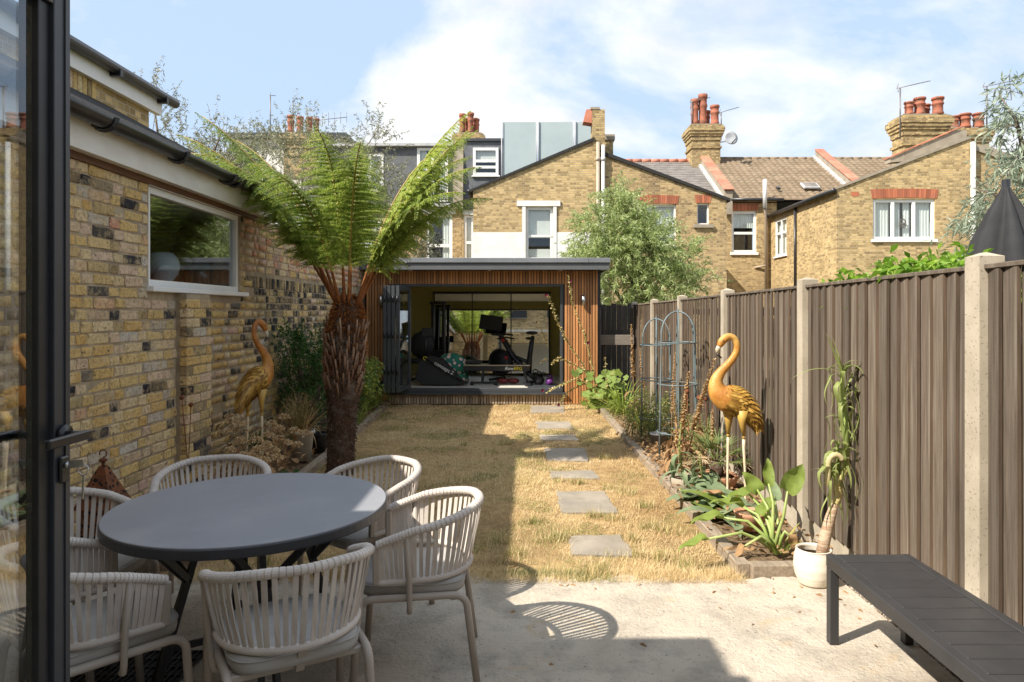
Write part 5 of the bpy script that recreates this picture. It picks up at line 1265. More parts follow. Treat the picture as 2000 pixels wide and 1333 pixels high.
# drain mat in the corner of the patio
mt_ = thing('doormat', 'dark open grid rubber mat on the patio beside the front left chair', 'mat', (-1.75, 2.95, 0))
mb = MB(); x0, x1, y0, y1 = -2.02, -1.52, 2.62, 3.27
mb.bx(x0, x1, y0, y1, .004, .008)
for i in range(18): mb.bx(x0 + i * (x1 - x0) / 17 - .004, x0 + i * (x1 - x0) / 17 + .004, y0, y1, .009, .018)
for i in range(10): mb.bx(x0 + .001, x1 - .001, y0 + i * (y1 - y0) / 9 - .004, y0 + i * (y1 - y0) / 9 + .004, .0085, .017)
mb.build('grid', M['rubber'], mt_)

# closed black parasol over the fence
M['canopy'] = pm('charcoal_canvas', (.018, .018, .02), (.028, .028, .03), rough=.85, scale=6, bump=.002, bscale=60)
pa = thing('closed_parasol', 'closed charcoal canvas parasol poking above the right fence', 'parasol', (2.95, 4.2, 0))
c_ = (2.98, 4.25); n = 64; V = []; prof = [(0.012, 2.42), (.035, 2.36), (.09, 2.24), (.16, 2.08), (.22, 1.85), (.25, 1.5), (.22, 1.2), (.15, 1.05)]
mb = MB(); vs = []
for i, (r, z) in enumerate(prof):
    for k in range(n):
        a = 2 * pi * k / n; q = r * (1 + .20 * sin(a * 6 + i * .18) * min(1, i / 2) + .05 * sin(a * 13 + 1 + i)); vs.append((c_[0] + q * cos(a) + .02 * (2.4 - z), c_[1] + q * sin(a), z + .01 * sin(a * 6)))
mb.add(vs, [(i * n + k, i * n + (k + 1) % n, (i + 1) * n + (k + 1) % n, (i + 1) * n + k) for i in range(len(prof) - 1) for k in range(n)], 0, True); mb.build('canopy', M['canopy'], pa)
MB().tube([(c_[0], c_[1], 0), (c_[0], c_[1], 2.45)], .024, 8).build('pole', M['black'], pa)
# ================================================================== grass
m, nt, b, out = newmat('dry_grass'); w = N(nt); r = w.n('ShaderNodeAttribute', attribute_name='tint').outputs['Fac']
c = w.ramp(r, [(0, (.40, .265, .125)), (.25, (.66, .485, .25)), (.6, (.84, .68, .41)), (.78, (.50, .40, .17)), (.88, (.22, .25, .07)), (1, (.12, .19, .04))])
nt.links.new(c, b.inputs['Base Color']); b.inputs['Roughness'].default_value = .7; b.inputs['Specular IOR Level'].default_value = .2
tr = w.n('ShaderNodeBsdfTranslucent', {'Color': c}); mx_ = w.n('ShaderNodeMixShader', {0: .3, 1: b.outputs[0], 2: tr.outputs[0]}); nt.links.new(mx_.outputs[0], out.inputs[0]); M['grass'] = m
def vnoise(x, y, s, seed=0):
    r_ = np.random.default_rng(seed); g_ = r_.random((64, 64)); X = x * s + 100; Y = y * s + 100
    i, j = np.floor(X).astype(int), np.floor(Y).astype(int); fx, fy = X - i, Y - j; fx = fx * fx * (3 - 2 * fx); fy = fy * fy * (3 - 2 * fy)
    q = lambda a, b_: g_[a % 64, b_ % 64]
    return (q(i, j) * (1 - fx) + q(i + 1, j) * fx) * (1 - fy) + (q(i, j + 1) * (1 - fx) + q(i + 1, j + 1) * fx) * fy
def outside_stones(x, y, shrink=.88):
    ok = np.ones(len(x), bool)
    for p in SB:
        c_ = sum(p, Vector()) / 4; ins = np.ones(len(x), bool)
        q = [c_ + (v - c_) * shrink for v in p]
        for i in range(4):
            a, b_ = q[i], q[(i + 1) % 4]; ins &= ((b_.x - a.x) * (y - a.y) - (b_.y - a.y) * (x - a.x)) <= 0
        ok &= ~ins
    return ok
def grass(name, n, xr, yr, tint, lens, wid, flat, dens=None, sel=None):
    u = RNG.random(n); y = yr[0] * (yr[1] / yr[0]) ** u if dens is None else dens
    x = RNG.uniform(xr[0], xr[1], n)
    lim = -2.10 - (y - 4.4) * .032
    ok = (x > lim) & (x < 1.335 - (y - 4.2) * .012) & outside_stones(x, y)
    if sel is not None: ok &= sel(x, y)
    x, y = x[ok], y[ok]; n = len(x)
    az = RNG.uniform(0, 2 * pi, n); el = np.clip(RNG.normal(flat, .35, n), .05, 1.45)
    L = RNG.uniform(*lens, n) * (.75 + .5 * vnoise(x, y, 1.7, 4)); ww = wid * np.clip(y / 5.5, .8, 2.2)
    d = np.stack([np.cos(az) * np.cos(el), np.sin(az) * np.cos(el), np.sin(el)], 1); s_ = np.stack([-np.sin(az), np.cos(az), np.zeros(n)], 1)
    p = np.stack([x, y, np.full(n, -.008)], 1)
    v = np.stack([p - s_ * ww[:, None] / 2, p + s_ * ww[:, None] / 2, p + d * L[:, None]], 1).reshape(-1, 3)
    t = tint(x, y, n)
    o = nmesh(name, v, np.arange(n * 3).reshape(n, 3), M['grass'], None, (0, 7, 0), np.repeat(t, 3)); tag(o, kind='stuff'); return o
def tintf(x, y, n):
    p = vnoise(x, y, .9, 1) * .6 + vnoise(x, y, 2.6, 2) * .4
    t = np.clip(.40 + (p - .5) * .9 + RNG.normal(0, .16, n), .0, .74)
    gsel = (vnoise(x, y, 2.2, 9) + .35 * vnoise(x, y, 6, 10) > .86) & (RNG.random(n) < .5)
    return np.where(gsel | (RNG.random(n) < .025), RNG.uniform(.8, .98, n), t)
grass('dry_grass', 330000, (-2.4, 1.36), (4.13, 12.1), tintf, (.016, .044), .0034, .32, sel=lambda x, y: (vnoise(x, y, 1.6, 33) + .5 * vnoise(x, y, 5, 34) > .52) | (RNG.random(len(x)) < .45))
grass('longer_grass', 32000, (-2.4, 1.36), (4.13, 12.1), tintf, (.03, .065), .0034, .7, sel=lambda x, y: vnoise(x, y, 2.4, 21) > .62)
grass('edge_grass', 16000, (-2.1, 1.36), (4.12, 4.34), tintf, (.035, .085), .0034, .55)
# green tufts, mostly by the patio and round the stones
tc_ = [(G(px, py).x, G(px, py).y) for px, py in ((1170, 1120), (1245, 1085), (1170, 1110), (1085, 1050), (1105, 1050), (1210, 1090), (1290, 1090), (1240, 1055), (1060, 1060), (1010, 1085), (975, 1060), (1000, 1100), (1330, 1100), (1225, 965), (1260, 990), (1160, 1010), (1200, 1015), (1090, 940), (1130, 945), (1050, 905), (985, 868), (905, 870), (960, 885), (900, 940), (1150, 870), (1180, 895), (1350, 1110), (1040, 1020), (930, 1075), (800, 1090), (720, 1090), (650, 1100), (520, 1105), (480, 1100), (1310, 1040), (760, 1100), (1270, 1030))]
X = []; Y = []
for a, b_ in tc_:
    k = random.randint(60, 150); s_ = random.uniform(.03, .07); X += list(RNG.normal(a, s_, k)); Y += list(RNG.normal(b_, s_ * .8, k))
X, Y = np.array(X), np.array(Y); n = len(X); ok = outside_stones(X, Y, .9) & (Y > 4.14); X, Y = X[ok], Y[ok]; n = len(X)
az = RNG.uniform(0, 2 * pi, n); el = np.clip(RNG.normal(1.0, .25, n), .3, 1.5); L = RNG.uniform(.05, .115, n)
d = np.stack([np.cos(az) * np.cos(el), np.sin(az) * np.cos(el), np.sin(el)], 1); s_ = np.stack([-np.sin(az), np.cos(az), 0 * az], 1); p = np.stack([X, Y, 0 * X - .008], 1)
v = np.stack([p - s_ * .0022, p + s_ * .0022, p + d * L[:, None]], 1).reshape(-1, 3)
tag(nmesh('grass_tufts', v, np.arange(n * 3).reshape(n, 3), M['grass'], None, (0, 7, 0), np.repeat(RNG.uniform(.55, 1, n), 3)), kind='stuff')

# ================================================================== tree fern
M['fernleaf'] = leafmat('fern_frond_green', (.15, .225, .035), (.29, .375, .065), .5, .45, (.42, .46, .11))
M['fernleaf2'] = leafmat('fern_frond_yellow_green', (.22, .29, .04), (.38, .46, .08), .5, .45, (.50, .52, .14))
M['fernstalk'] = pm('fern_stalk', (.36, .28, .06), (.26, .15, .03), rough=.5, scale=3)
M['fernred'] = pm('fern_fibre_orange', (.30, .10, .02), (.16, .05, .012), rough=.9, scale=20, bump=.01, bscale=60)
M['ferntrunk'] = pm('fern_trunk_fibre', (.050, .026, .016), (.115, .060, .035), rough=.95, scale=22, bump=.03, bscale=55, c3=(.16, .125, .095), s3=9)
M['stub'] = pm('old_frond_stub', (.30, .20, .13), (.13, .05, .022), rough=.85, scale=14, stretch=(1, 1, .3), orand=.3)
fern = thing('tree_fern', 'tall tree fern with shaggy brown trunk and arching bright green fronds at the lawn edge', 'tree fern', (-1.86, 6.9, 0))
FB = Vector((-1.86, 6.9, 0)); lean_ = lambda z: Vector((.045 * z, .0, z))
prof = [(-.05, .15), (.1, .140), (.35, .138), (.6, .152), (.8, .170), (.95, .186), (1.1, .195), (1.3, .20), (1.45, .195), (1.55, .170), (1.66, .145), (1.74, .12), (1.78, .05)]
mb = MB(); vs = []; nr = 40; zs_ = np.linspace(-.05, 1.78, 70)
for z in zs_:
    r = np.interp(z, [p[0] for p in prof], [p[1] for p in prof])
    for k in range(nr):
        a = 2 * pi * k / nr; q = .93 * r * (1 + .05 * sin(a * 5 + z * 7) + random.uniform(-.06, .06)); vs.append(FB + lean_(z) + Vector((q * cos(a), q * sin(a), random.uniform(-.008, .008))))
mb.add(vs, [(i * nr + k, i * nr + (k + 1) % nr, (i + 1) * nr + (k + 1) % nr, (i + 1) * nr + k) for i in range(69) for k in range(nr)], 0, True)
tr_ = mb.build('trunk', M['ferntrunk'], fern)
for i in range(150):
    z = .80 + .62 * (i / 150) + random.uniform(-.03, .03); a = i * 2.39996 + random.uniform(-.15, .15)
    r = np.interp(z, [p[0] for p in prof], [p[1] for p in prof]) * .85; u = Vector((cos(a), sin(a), 0)); L = random.uniform(.10, .19); tl = random.uniform(.05, .2)
    p = FB + lean_(z) + u * r; rr = random.uniform(.009, .014)
    MB().tube([p, p + u * .03 + Vector((0, 0, L * .5)), p + u * (.03 + tl * L) + Vector((0, 0, L))], [rr * 1.2, rr, rr * .75], 6).build('frond_stub', M['stub'], tr_)
fz = []; fd = []
for i in range(3400):
    up = random.random() < .70; z = random.uniform(1.0, 1.80) if random.random() < .45 else random.uniform(1.42, 1.8) ; z = z if up else random.uniform(.0, 1.4); a = random.uniform(0, 2 * pi); r = np.interp(z, [p[0] for p in prof], [p[1] for p in prof]) * .90
    fz.append((FB + lean_(z) + Vector((r * cos(a), r * sin(a), 0)), up)); fd.append((cos(a) * random.uniform(.3, 1.2), sin(a) * random.uniform(.3, 1.2), random.uniform(-.6, .9) if up else random.uniform(-1, .3)))
P1 = np.array([list(p) for p, u in fz]); D1 = np.array(fd); U1 = np.array([u for p, u in fz])
M['fibre_up'] = leafmat('orange_fern_scales', (.20, .06, .012), (.34, .115, .022), .1, .8, (.42, .17, .04)); M['fibre_dn'] = leafmat('brown_fern_fibre', (.04, .022, .014), (.13, .08, .05), .05, .9, (.24, .19, .14))
o = leafcloud('crown_fibre', P1[U1], D1[U1], RNG.uniform(.03, .065, U1.sum()), .010, M['fibre_up'], tr_); o['kind'] = 'stuff'
o = leafcloud('trunk_fibre', P1[~U1], D1[~U1], RNG.uniform(.02, .05, (~U1).sum()), .012, M['fibre_dn'], tr_); o['kind'] = 'stuff'
def frond(az, L, e0, e1, pw=1.7, wmax=.29, side=0.0):
    n = 40; h = np.array([cos(az), sin(az), 0.0]); p = np.array(FB + lean_(1.70)) + h * .10; pts = [p.copy()]; tan = []
    sd = np.array([-sin(az), cos(az), 0.0])
    for i in range(n):
        t = i / n; e = e0 + (e1 - e0) * t ** pw; d = h * cos(e) + np.array([0, 0, sin(e)]) + sd * side * t; d /= np.linalg.norm(d); tan.append(d); p = p + d * L / n; pts.append(p.copy())
    tan.append(tan[-1]); pts = np.array(pts); tan = np.array(tan)
    ob = None; Vv = []
    PS, DS, LS, WS, NS = [], [], [], [], []
    for i in range(9, n + 1):
        t = i / n; tt = (t - .14) / .86
        wl_ = wmax * max(.04, sin(pi * min(1, .10 + .90 * tt ** .8)) ** .7 if tt < .985 else .05) * random.uniform(.93, 1.05)
        T = tan[i]; nrm = np.cross(T, sd); nrm /= np.linalg.norm(nrm)
        if nrm[2] < 0: nrm = -nrm
        for s_ in (-1, 1):
            dr = sd * s_ * .86 + T * random.uniform(.24, .50) + RNG.normal(size=3) * .05 - nrm * (.10 + .12 * random.random()); dr /= np.linalg.norm(dr)
            k = max(4, int(wl_ / .0155)); u = (np.arange(k) + .5) / k; hang = random.uniform(.22, .50)
            base = pts[i][None] + dr[None] * (u * wl_)[:, None] - np.array([[0, 0, 1]]) * (hang * wl_ * u ** 1.8)[:, None] + T[None] * (random.uniform(-.008, .008))
            loc_d = dr[None] - np.array([[0, 0, 1]]) * (hang * 1.8 * u ** .8)[:, None]; loc_d /= np.linalg.norm(loc_d, axis=1)[:, None]
            fw = np.cross(nrm, dr)
            if np.dot(fw, T) < 0: fw = -fw
            ln = .048 * (1 - .70 * u) * (.5 + .5 * wl_ / wmax) + .007
            for s2 in (-1, 1):
                dd = loc_d * .5 + fw[None] * s2 - nrm[None] * RNG.uniform(-.05, .2, (k, 1))
                PS.append(base); DS.append(dd); LS.append(ln); WS.append(ln * .44); NS.append(np.cross(loc_d, fw[None] * np.ones((k, 1))))
    o = leafcloud('frond', np.concatenate(PS), np.concatenate(DS), np.concatenate(LS), np.concatenate(WS), M['fernleaf' if random.random() < .6 else 'fernleaf2'], fern, None, .05, None, np.concatenate(NS))
    mb = MB(); mb.tube([Vector(q) for q in pts[::3]], [.0125 * (1 - i / 16.5) + .0018 for i in range(len(pts[::3]))], 6); st = mb.build('stalk', M['fernstalk'], o)
    mb = MB(); mb.tube([Vector(q) for q in pts[:9:2]], [.021, .018, .016, .014, .0125], 6); mb.build('stalk_base', M['fernred'], o)
R_d = radians
for az, L, e0, e1, sd_ in ((180, 2.42, 60, 16, 0), (190, 2.38, 65, 30, 0), (171, 2.2, 64, -4, 0), (202, 2.15, 67, -6, 0), (160, 2.3, 68, 22, 0), 
                       (264, 2.0, 83, 8, 0), (288, 1.9, 79, 6, 0), (95, 2.1, 80, 20, 0), (118, 2.15, 76, 20, 0), (240, 1.85, 72, -10, 0),
                       (350, 2.28, 68, 36, 0), (1, 2.3, 66, 40, 0), (10, 2.25, 68, 26, 0), (20, 2.2, 70, 16, 0), (344, 2.0, 64, -2, 0), (335, 1.8, 66, -12, 0), (30, 2.2, 74, 26, 0), (6, 1.9, 61, -6, 0)):
    frond(R_d(az + random.uniform(-4, 4)), L * random.uniform(.93, 1.0), R_d(e0), R_d(e1), random.uniform(1.9, 2.6), random.uniform(.36, .42), sd_)

# ================================================================== trees beyond
def tree(name, label, base, limbs, blobs, leafL, leafW, mats, twig=.5, per=16, up=.35, droop=.3, trunk_r=.12, bark='bark', group='trees beyond the garden', spread=.9):
    """limbs: list of point lists; blobs: (centre, radii, branchlets)"""
    t = thing(name, label, 'tree', base, group)
    mb = MB(); mb.tube(limbs[0], [trunk_r * (1 - .6 * i / (len(limbs[0]) - 1)) for i in range(len(limbs[0]))], 8); tk = mb.build('trunk', M[bark], t)
    mb = MB()
    for l in limbs[1:]: mb.tube(l, [trunk_r * .45 * (1 - .9 * i / (len(l) - 1)) ** 1.4 + .002 for i in range(len(l))], 6)
    PS, DS, TW = [], [], []
    for c_, rad, nb in blobs:
        c_ = np.array(c_); rad = np.array(rad)
        for _ in range(nb):
            u = RNG.normal(size=3); u /= np.linalg.norm(u); f = RNG.uniform(.35, 1.0) ** .6
            if u[2] < -.2 and RNG.random() < .35: u[2] = -u[2]
            lump = 1 + .22 * sin(u[0] * 5 + c_[0]) * sin(u[1] * 4 + 2) + .16 * sin(u[2] * 7 + 1 + c_[1])
            p0 = c_ + u * rad * f * lump
            d = u * .8 + np.array([0, 0, up]) + RNG.normal(size=3) * .35; d /= np.linalg.norm(d)
            L = twig * RNG.uniform(.6, 1.3); s_ = np.sort(RNG.random(per)); bend = np.array([0, 0, -droop])
            pts = p0[None] + d[None] * (s_ * L)[:, None] + bend[None] * (s_ ** 2 * L)[:, None]
            PS.append(pts); DS.append(d[None] * .7 + RNG.normal(size=(per, 3)) * spread - np.array([[0, 0, droop * .8]]))
            TW.append([p0 - d * .15, p0 + d * L * .5 + bend * .25 * L, p0 + d * L + bend * L])
    for tw in TW[::3]: mb.tube([Vector(q) for q in tw], [.006, .0035, .002], 3, 0, False)
    mb.build('limbs', M[bark], t)
    PS = np.concatenate(PS); DS = np.concatenate(DS); n = len(PS)
    leafcloud('crown', PS, DS, RNG.uniform(.7, 1.25, n) * leafL, RNG.uniform(.8, 1.2, n) * leafW, M[mats], t, None, .2)
    return t
M['bark'] = pm('bark', (.12, .09, .065), (.22, .17, .13), rough=.95, scale=8, stretch=(3, 3, .6), bump=.01, bscale=25)
M['willow'] = leafmat('pale_green_leaf', (.24, .31, .10), (.42, .50, .19), .5, .5, (.64, .68, .40))
M['olivel'] = leafmat('silver_olive_leaf', (.17, .18, .10), (.29, .295, .18), .35, .5, (.50, .49, .36))
M['euca'] = leafmat('blue_grey_eucalyptus_leaf', (.20, .25, .17), (.34, .40, .29), .35, .45, (.50, .55, .44))
bw = Vector((2.75, 17.2, 0))
tree('bushy_tree', 'bushy pale green tree with fine narrow leaves behind the garden room', bw,
     [[bw, (2.7, 17.2, 1.2), (2.72, 17.2, 2.4), (2.6, 17.2, 3.4)], [(2.7, 17.2, 1.6), (1.9, 17.1, 2.6), (1.4, 17, 3.3)], [(2.7, 17.2, 1.6), (3.5, 17.1, 2.4), (4.1, 17, 3.0)], [(2.72, 17.2, 2.4), (2.5, 17.2, 3.8), (2.3, 17.2, 4.6)], [(2.7, 17.2, 2.2), (3.2, 16.6, 3.4)]],
     [((2.65, 17.1, 2.7), (1.30, 1.2, 1.25), 640), ((2.2, 17.1, 3.7), (.85, .8, .75), 260), ((1.75, 17, 2.7), (.65, .8, .6), 160), ((3.45, 17, 2.2), (.75, .9, .75), 240), ((2.35, 17.1, 4.35), (.28, .3, .42), 50), ((2.95, 17.1, 3.5), (.55, .6, .6), 130)], .12, .026, 'willow', .55, 26, .35, .35)
bo = Vector((-5.2, 17.0, 0))
tree('olive_tree', 'large silvery olive tree behind the tree fern and garden room', bo,
     [[bo, (-5.1, 17, 1.5), (-5.0, 17, 3.2), (-4.9, 17, 5.0)], [(-5.1, 17, 2), (-3.9, 17, 3.6), (-3.2, 17, 4.4)], [(-5.1, 17, 2), (-6.2, 17, 3.8), (-6.6, 17, 5)], [(-5, 17, 3), (-4.3, 17, 5.2), (-3.6, 17, 6.2)]],
     [((-5.6, 17, 4.9), (1.35, 1.3, 1.6), 480), ((-4.2, 16.9, 4.4), (1.1, 1.2, 1.3), 330), ((-3.3, 16.8, 3.6), (.75, .8, .9), 220), ((-6.9, 17, 4.3), (1.0, 1, 1.1), 200), ((-3.75, 17, 5.8), (.35, .4, .75), 45), ((-2.9, 16.7, 2.9), (.5, .5, .5), 120)], .085, .022, 'olivel', .6, 24, .5, .1)
bl_ = Vector((-6.0, 11.3, 0))
tree('olive_tree', 'sparse silvery olive tree with thin upright shoots behind the lean-to roof', bl_,
     [[bl_, (-6, 11.3, 1.5), (-5.9, 11.3, 3.0)], [(-5.95, 11.3, 2.6), (-6.0, 11.3, 4.2), (-6.15, 11.3, 5.4)], [(-5.95, 11.3, 2.6), (-5.2, 11.2, 3.9), (-4.9, 11.2, 4.7)], [(-5.9, 11.3, 2.8), (-4.6, 11.2, 3.6), (-4.2, 11.2, 4.2)]],
     [((-6.05, 11.3, 4.7), (.28, .3, .7), 45), ((-5.55, 11.2, 4.1), (.4, .4, .5), 30), ((-5.0, 11.2, 3.9), (.5, .5, .65), 120), ((-4.6, 11.2, 3.5), (.5, .5, .7), 170), ((-5.5, 11.2, 3.3), (.8, .6, .6), 70), ((-4.05, 11.2, 3.2), (.4, .4, .5), 90)], .07, .016, 'olivel', .5, 22, .9, .0)
be_ = Vector((6.2, 8.2, 0))
tree('eucalyptus_tree', 'blue grey eucalyptus with drooping leaves at the right edge above the fence', be_,
     [[be_, (6.2, 8.2, 2), (6.1, 8.2, 3.5), (6.1, 8.2, 4.6)], [(6.1, 8.2, 2.4), (5.6, 8.1, 3.0), (5.3, 8.1, 3.1)], [(6.1, 8.2, 3), (5.8, 8.1, 3.9), (5.6, 8.1, 4.2)], [(6.1, 8.2, 1.9), (5.5, 8, 2.4)]],
     [((6.15, 8.1, 3.85), (.5, .5, .55), 90), ((5.75, 8.0, 3.6), (.22, .3, .4), 26), ((5.75, 8.0, 2.75), (.50, .5, .38), 110), ((5.45, 7.9, 2.45), (.28, .4, .28), 55), ((6.3, 8.1, 3.1), (.5, .5, .5), 110)], .12, .020, 'euca', .4, 15, .1, .75, .09, spread=.7)

# ================================================================== climber over the fence
M['climber'] = leafmat('bright_green_climber_leaf', (.13, .25, .02), (.22, .38, .035), .45, .45, (.34, .46, .08))
cl = thing('climbing_plant', 'bright green climber spilling over the fence top below the wide window', 'climber', (2.35, 4.2, 1.7))
PS = []; 
for _ in range(560):
    y = random.uniform(3.55, 5.0); hgt = max(0, 1 - abs(y - 3.95) / 1.2) ** .6
    p = np.array([random.uniform(2.10, 2.6), y, 1.60 + random.uniform(.0, .30) * hgt]); d = RNG.normal(size=3) * .6 + np.array([-.4, 0, .4]); d /= np.linalg.norm(d)
    PS.append((p, d))
pp = []; dd = []
for p, d in PS:
    for k in range(9): pp.append(p + d * .016 * k); dd.append(d * .5 + RNG.normal(size=3) * .8 + np.array([0, 0, -.15]))
pp = np.array(pp); dd = np.array(dd); kp = (pp[:, 0] > 2.07) | (pp[:, 2] > 1.84); pp, dd = pp[kp], dd[kp]
leafcloud('foliage', pp, dd, RNG.uniform(.05, .10, len(pp)), RNG.uniform(.022, .038, len(pp)), M['climber'], cl)
mb = MB()
for p, d in PS[::14]: mb.tube([Vector((p[0], p[1], 0.4)), Vector(p)], [.008, .003], 4)
mb.build('stems', M['bark'], cl)
# ================================================================== bed plants and ornaments
M['strapleaf'] = leafmat('daylily_leaf', (.17, .26, .035), (.28, .36, .06), .4, .45, (.50, .44, .15))
M['drystalk'] = leafmat('dry_brown_stalk', (.46, .30, .13), (.64, .45, .23), .25, .8, (.74, .56, .34))
M['palestalk'] = leafmat('pale_dry_pods', (.46, .36, .14), (.58, .48, .22), .2, .7, (.62, .55, .33))
M['stem'] = pm('green_yellow_stem', (.26, .29, .08), (.38, .34, .14), rough=.6, scale=8)
M['drystem'] = pm('dry_stem', (.26, .15, .07), (.38, .26, .14), rough=.85, scale=9)
M['greyleaf'] = leafmat('grey_green_leaf', (.15, .21, .11), (.22, .28, .15), .25, .7, (.28, .34, .19), None, .6)
M['freshleaf'] = leafmat('arum_leaf_green', (.16, .25, .05), (.27, .35, .075), .45, .6, (.52, .46, .16), None, .9)
M['hollyleaf'] = leafmat('hollyhock_leaf', (.13, .21, .05), (.22, .30, .07), .35, .6, (.62, .58, .10), None, .6)
M['darkshrub'] = leafmat('dark_evergreen_leaf', (.030, .095, .018), (.060, .15, .028), .3, .4, (.10, .21, .045))
M['weed'] = leafmat('feathery_green', (.17, .24, .06), (.26, .32, .10), .35, .6, (.42, .40, .17))
M['hydra'] = leafmat('dried_hydrangea_petal', (.50, .34, .17), (.66, .50, .29), .3, .8, (.76, .63, .42))
M['deadleaf'] = leafmat('dead_leaf', (.26, .15, .07), (.42, .26, .13), .25, .85, (.56, .39, .22))
M['maroon'] = leafmat('maroon_petal', (.10, .005, .02), (.14, .01, .03), .3, .6)
M['rust'] = pm('rusted_iron', (.22, .07, .025), (.11, .035, .015), rough=.9, scale=18, bump=.003, bscale=70)
M['verdigris'] = pm('blue_grey_painted_iron', (.10, .145, .16), (.15, .20, .21), rough=.6, scale=12, c3=(.14, .12, .10), s3=5)
M['terracotta'] = pm('terracotta_bowl', (.42, .20, .11), (.50, .28, .17), rough=.9, scale=6)
M['cream'] = pm('cream_ceramic', (.66, .60, .49), (.72, .66, .55), rough=.55, scale=4, stretch=(1, 1, 6))
M['whitepot'] = pm('chalky_white_pot', (.55, .53, .49), (.66, .64, .60), rough=.8, scale=6)
M['greypot'] = pm('grey_plastic_pot', (.22, .22, .23), rough=.6)

def strappy(name, label, c, n, L, w, mat, el=(50, 85), bend=(1.0, 2.0), group=None, cat='plant', rad=.10):
    mb = MB()
    for i in range(n):
        a = random.uniform(0, 2 * pi); e = radians(random.uniform(*el)); r = random.uniform(0, rad)
        mb.leaf((c[0] + r * cos(a), c[1] + r * sin(a), c[2]), (cos(a) * cos(e), sin(a) * cos(e), sin(e)), L * random.uniform(.6, 1.1), w * random.uniform(.7, 1.2), (0, 0, 1), random.uniform(*bend), 6, .12)
    return tag(mb.build(name, M[mat], None, c), label, cat, group)
gp = 'strappy daylily clumps'
strappy('daylily_clump', 'light green strappy daylily clump in the far right bed before the hollyhock', (1.52, 10.6, .05), 110, .75, .020, 'strapleaf', (35, 85), (.8, 2.0), gp, rad=.22)
strappy('daylily_clump', 'strappy daylily clump by the rear blue obelisk in the right bed', (1.62, 9.2, .05), 60, .65, .018, 'strapleaf', (40, 85), (.8, 1.9), gp, rad=.2)
strappy('daylily_clump', 'bright strappy leaves at the far end of the left bed by the socket', (-2.62, 11.3, .05), 70, .7, .022, 'strapleaf', (35, 85), (.8, 2.0), gp, rad=.2)
strappy('daylily_clump', 'green leafy clump beside the tree fern trunk in the left bed', (-2.5, 9.5, .05), 80, .55, .02, 'strapleaf', (35, 85), (.8, 2.0), gp, rad=.25)
def rleaf(mb, p, nrm, r, rot, lob=5, cup=.15, mi=0, dep=.14):
    """a round lobed leaf"""
    nrm = Vector(nrm).normalized(); x = nrm.orthogonal().normalized(); x = Quaternion(nrm, rot) @ x; y = nrm.cross(x); n = 15; vs = [Vector(p)]
    for k in range(n):
        a = 2 * pi * k / n; q = r * (1 - dep + dep * abs(sin(a * lob / 2 + .4))) * (.45 if k == 0 else 1); vs.append(Vector(p) + x * q * cos(a) + y * q * sin(a) + nrm * (cup * q + .06 * r * sin(a * 5)))
    mb.add(vs, [(0, 1 + k, 1 + (k + 1) % n) for k in range(n)], mi, True)
def stemlabel(o): return o
# hollyhock
hy = thing('hollyhock', 'leaning hollyhock with long pod covered stems and yellowing leaves beside the gym opening', 'plant', (1.22, 11.6, .05))
def Q_(px, py, Y): return P(px, py, Y)
stems = [[(1166, 800), (1160, 730), (1142, 655), (1118, 592), (1110, 540)], [(1168, 790), (1140, 715), (1108, 668), (1086, 622), (1071, 578)], [(1165, 770), (1130, 740), (1095, 752), (1066, 768)], [(1160, 735), (1120, 712), (1092, 700), (1078, 712)], [(1150, 745), (1110, 765), (1092, 790)], [(1172, 795), (1185, 760), (1182, 700)]]
sm = MB(); pd = MB(); fl = MB()
for k, s_ in enumerate(stems):
    pts = [Q_(x, y, 11.55 - .08 * i * (1 if k < 5 else 0)) for i, (x, y) in enumerate(s_)]
    sm.tube(pts, [.011 * (1 - .7 * i / (len(pts) - 1)) for i in range(len(pts))], 6)
    for i in range(len(pts) - 1):
        for t in np.arange(0, 1, .045 if k < 2 else .07):
            if i == 0 and k < 2 and t < .6: continue
            p = pts[i] + (pts[i + 1] - pts[i]) * float(t) + Vector((random.uniform(-.02, .02), random.uniform(-.02, .02), random.uniform(-.015, .015))); r = random.uniform(.016, .028)
            for _ in range(5): pd.leaf(p, (random.uniform(-1, 1), random.uniform(-1, 1), random.uniform(-.4, 1)), r * 1.6, r * 1.3, (0, 0, 1), .8, 2)
for px, py in ((1067, 577), (1114, 549), (1149, 670), (1060, 763), (1091, 791)):
    p = Q_(px, py, 11.15)
    for k in range(7): a = k * .9; fl.leaf(p, (cos(a), -.4, sin(a)), .035, .03, (0, 1, 0), .3, 2)
sm.build('stems', M['stem'], hy); o = pd.build('seed_pods', M['palestalk'], hy); o['kind'] = 'stuff'; fl.build('flowers', M['maroon'], hy)
for i in range(110):
    px, py = random.gauss(1190, 22), random.gauss(765, 24)
    if i < 16: px, py = random.uniform(1122, 1165), random.uniform(725, 800)
    if not (1118 < px < 1232 and 715 < py < 812): continue
    mb = MB(); rleaf(mb, Q_(px, py, random.uniform(11.0, 11.7)), (random.uniform(-.7, .4), -.6, random.uniform(.3, 1)), random.uniform(.045, .10), random.uniform(0, 6), 5, .12, 0, .3); mb.build('leaf', M['hollyleaf' if random.random() < .8 else 'freshleaf'], hy)
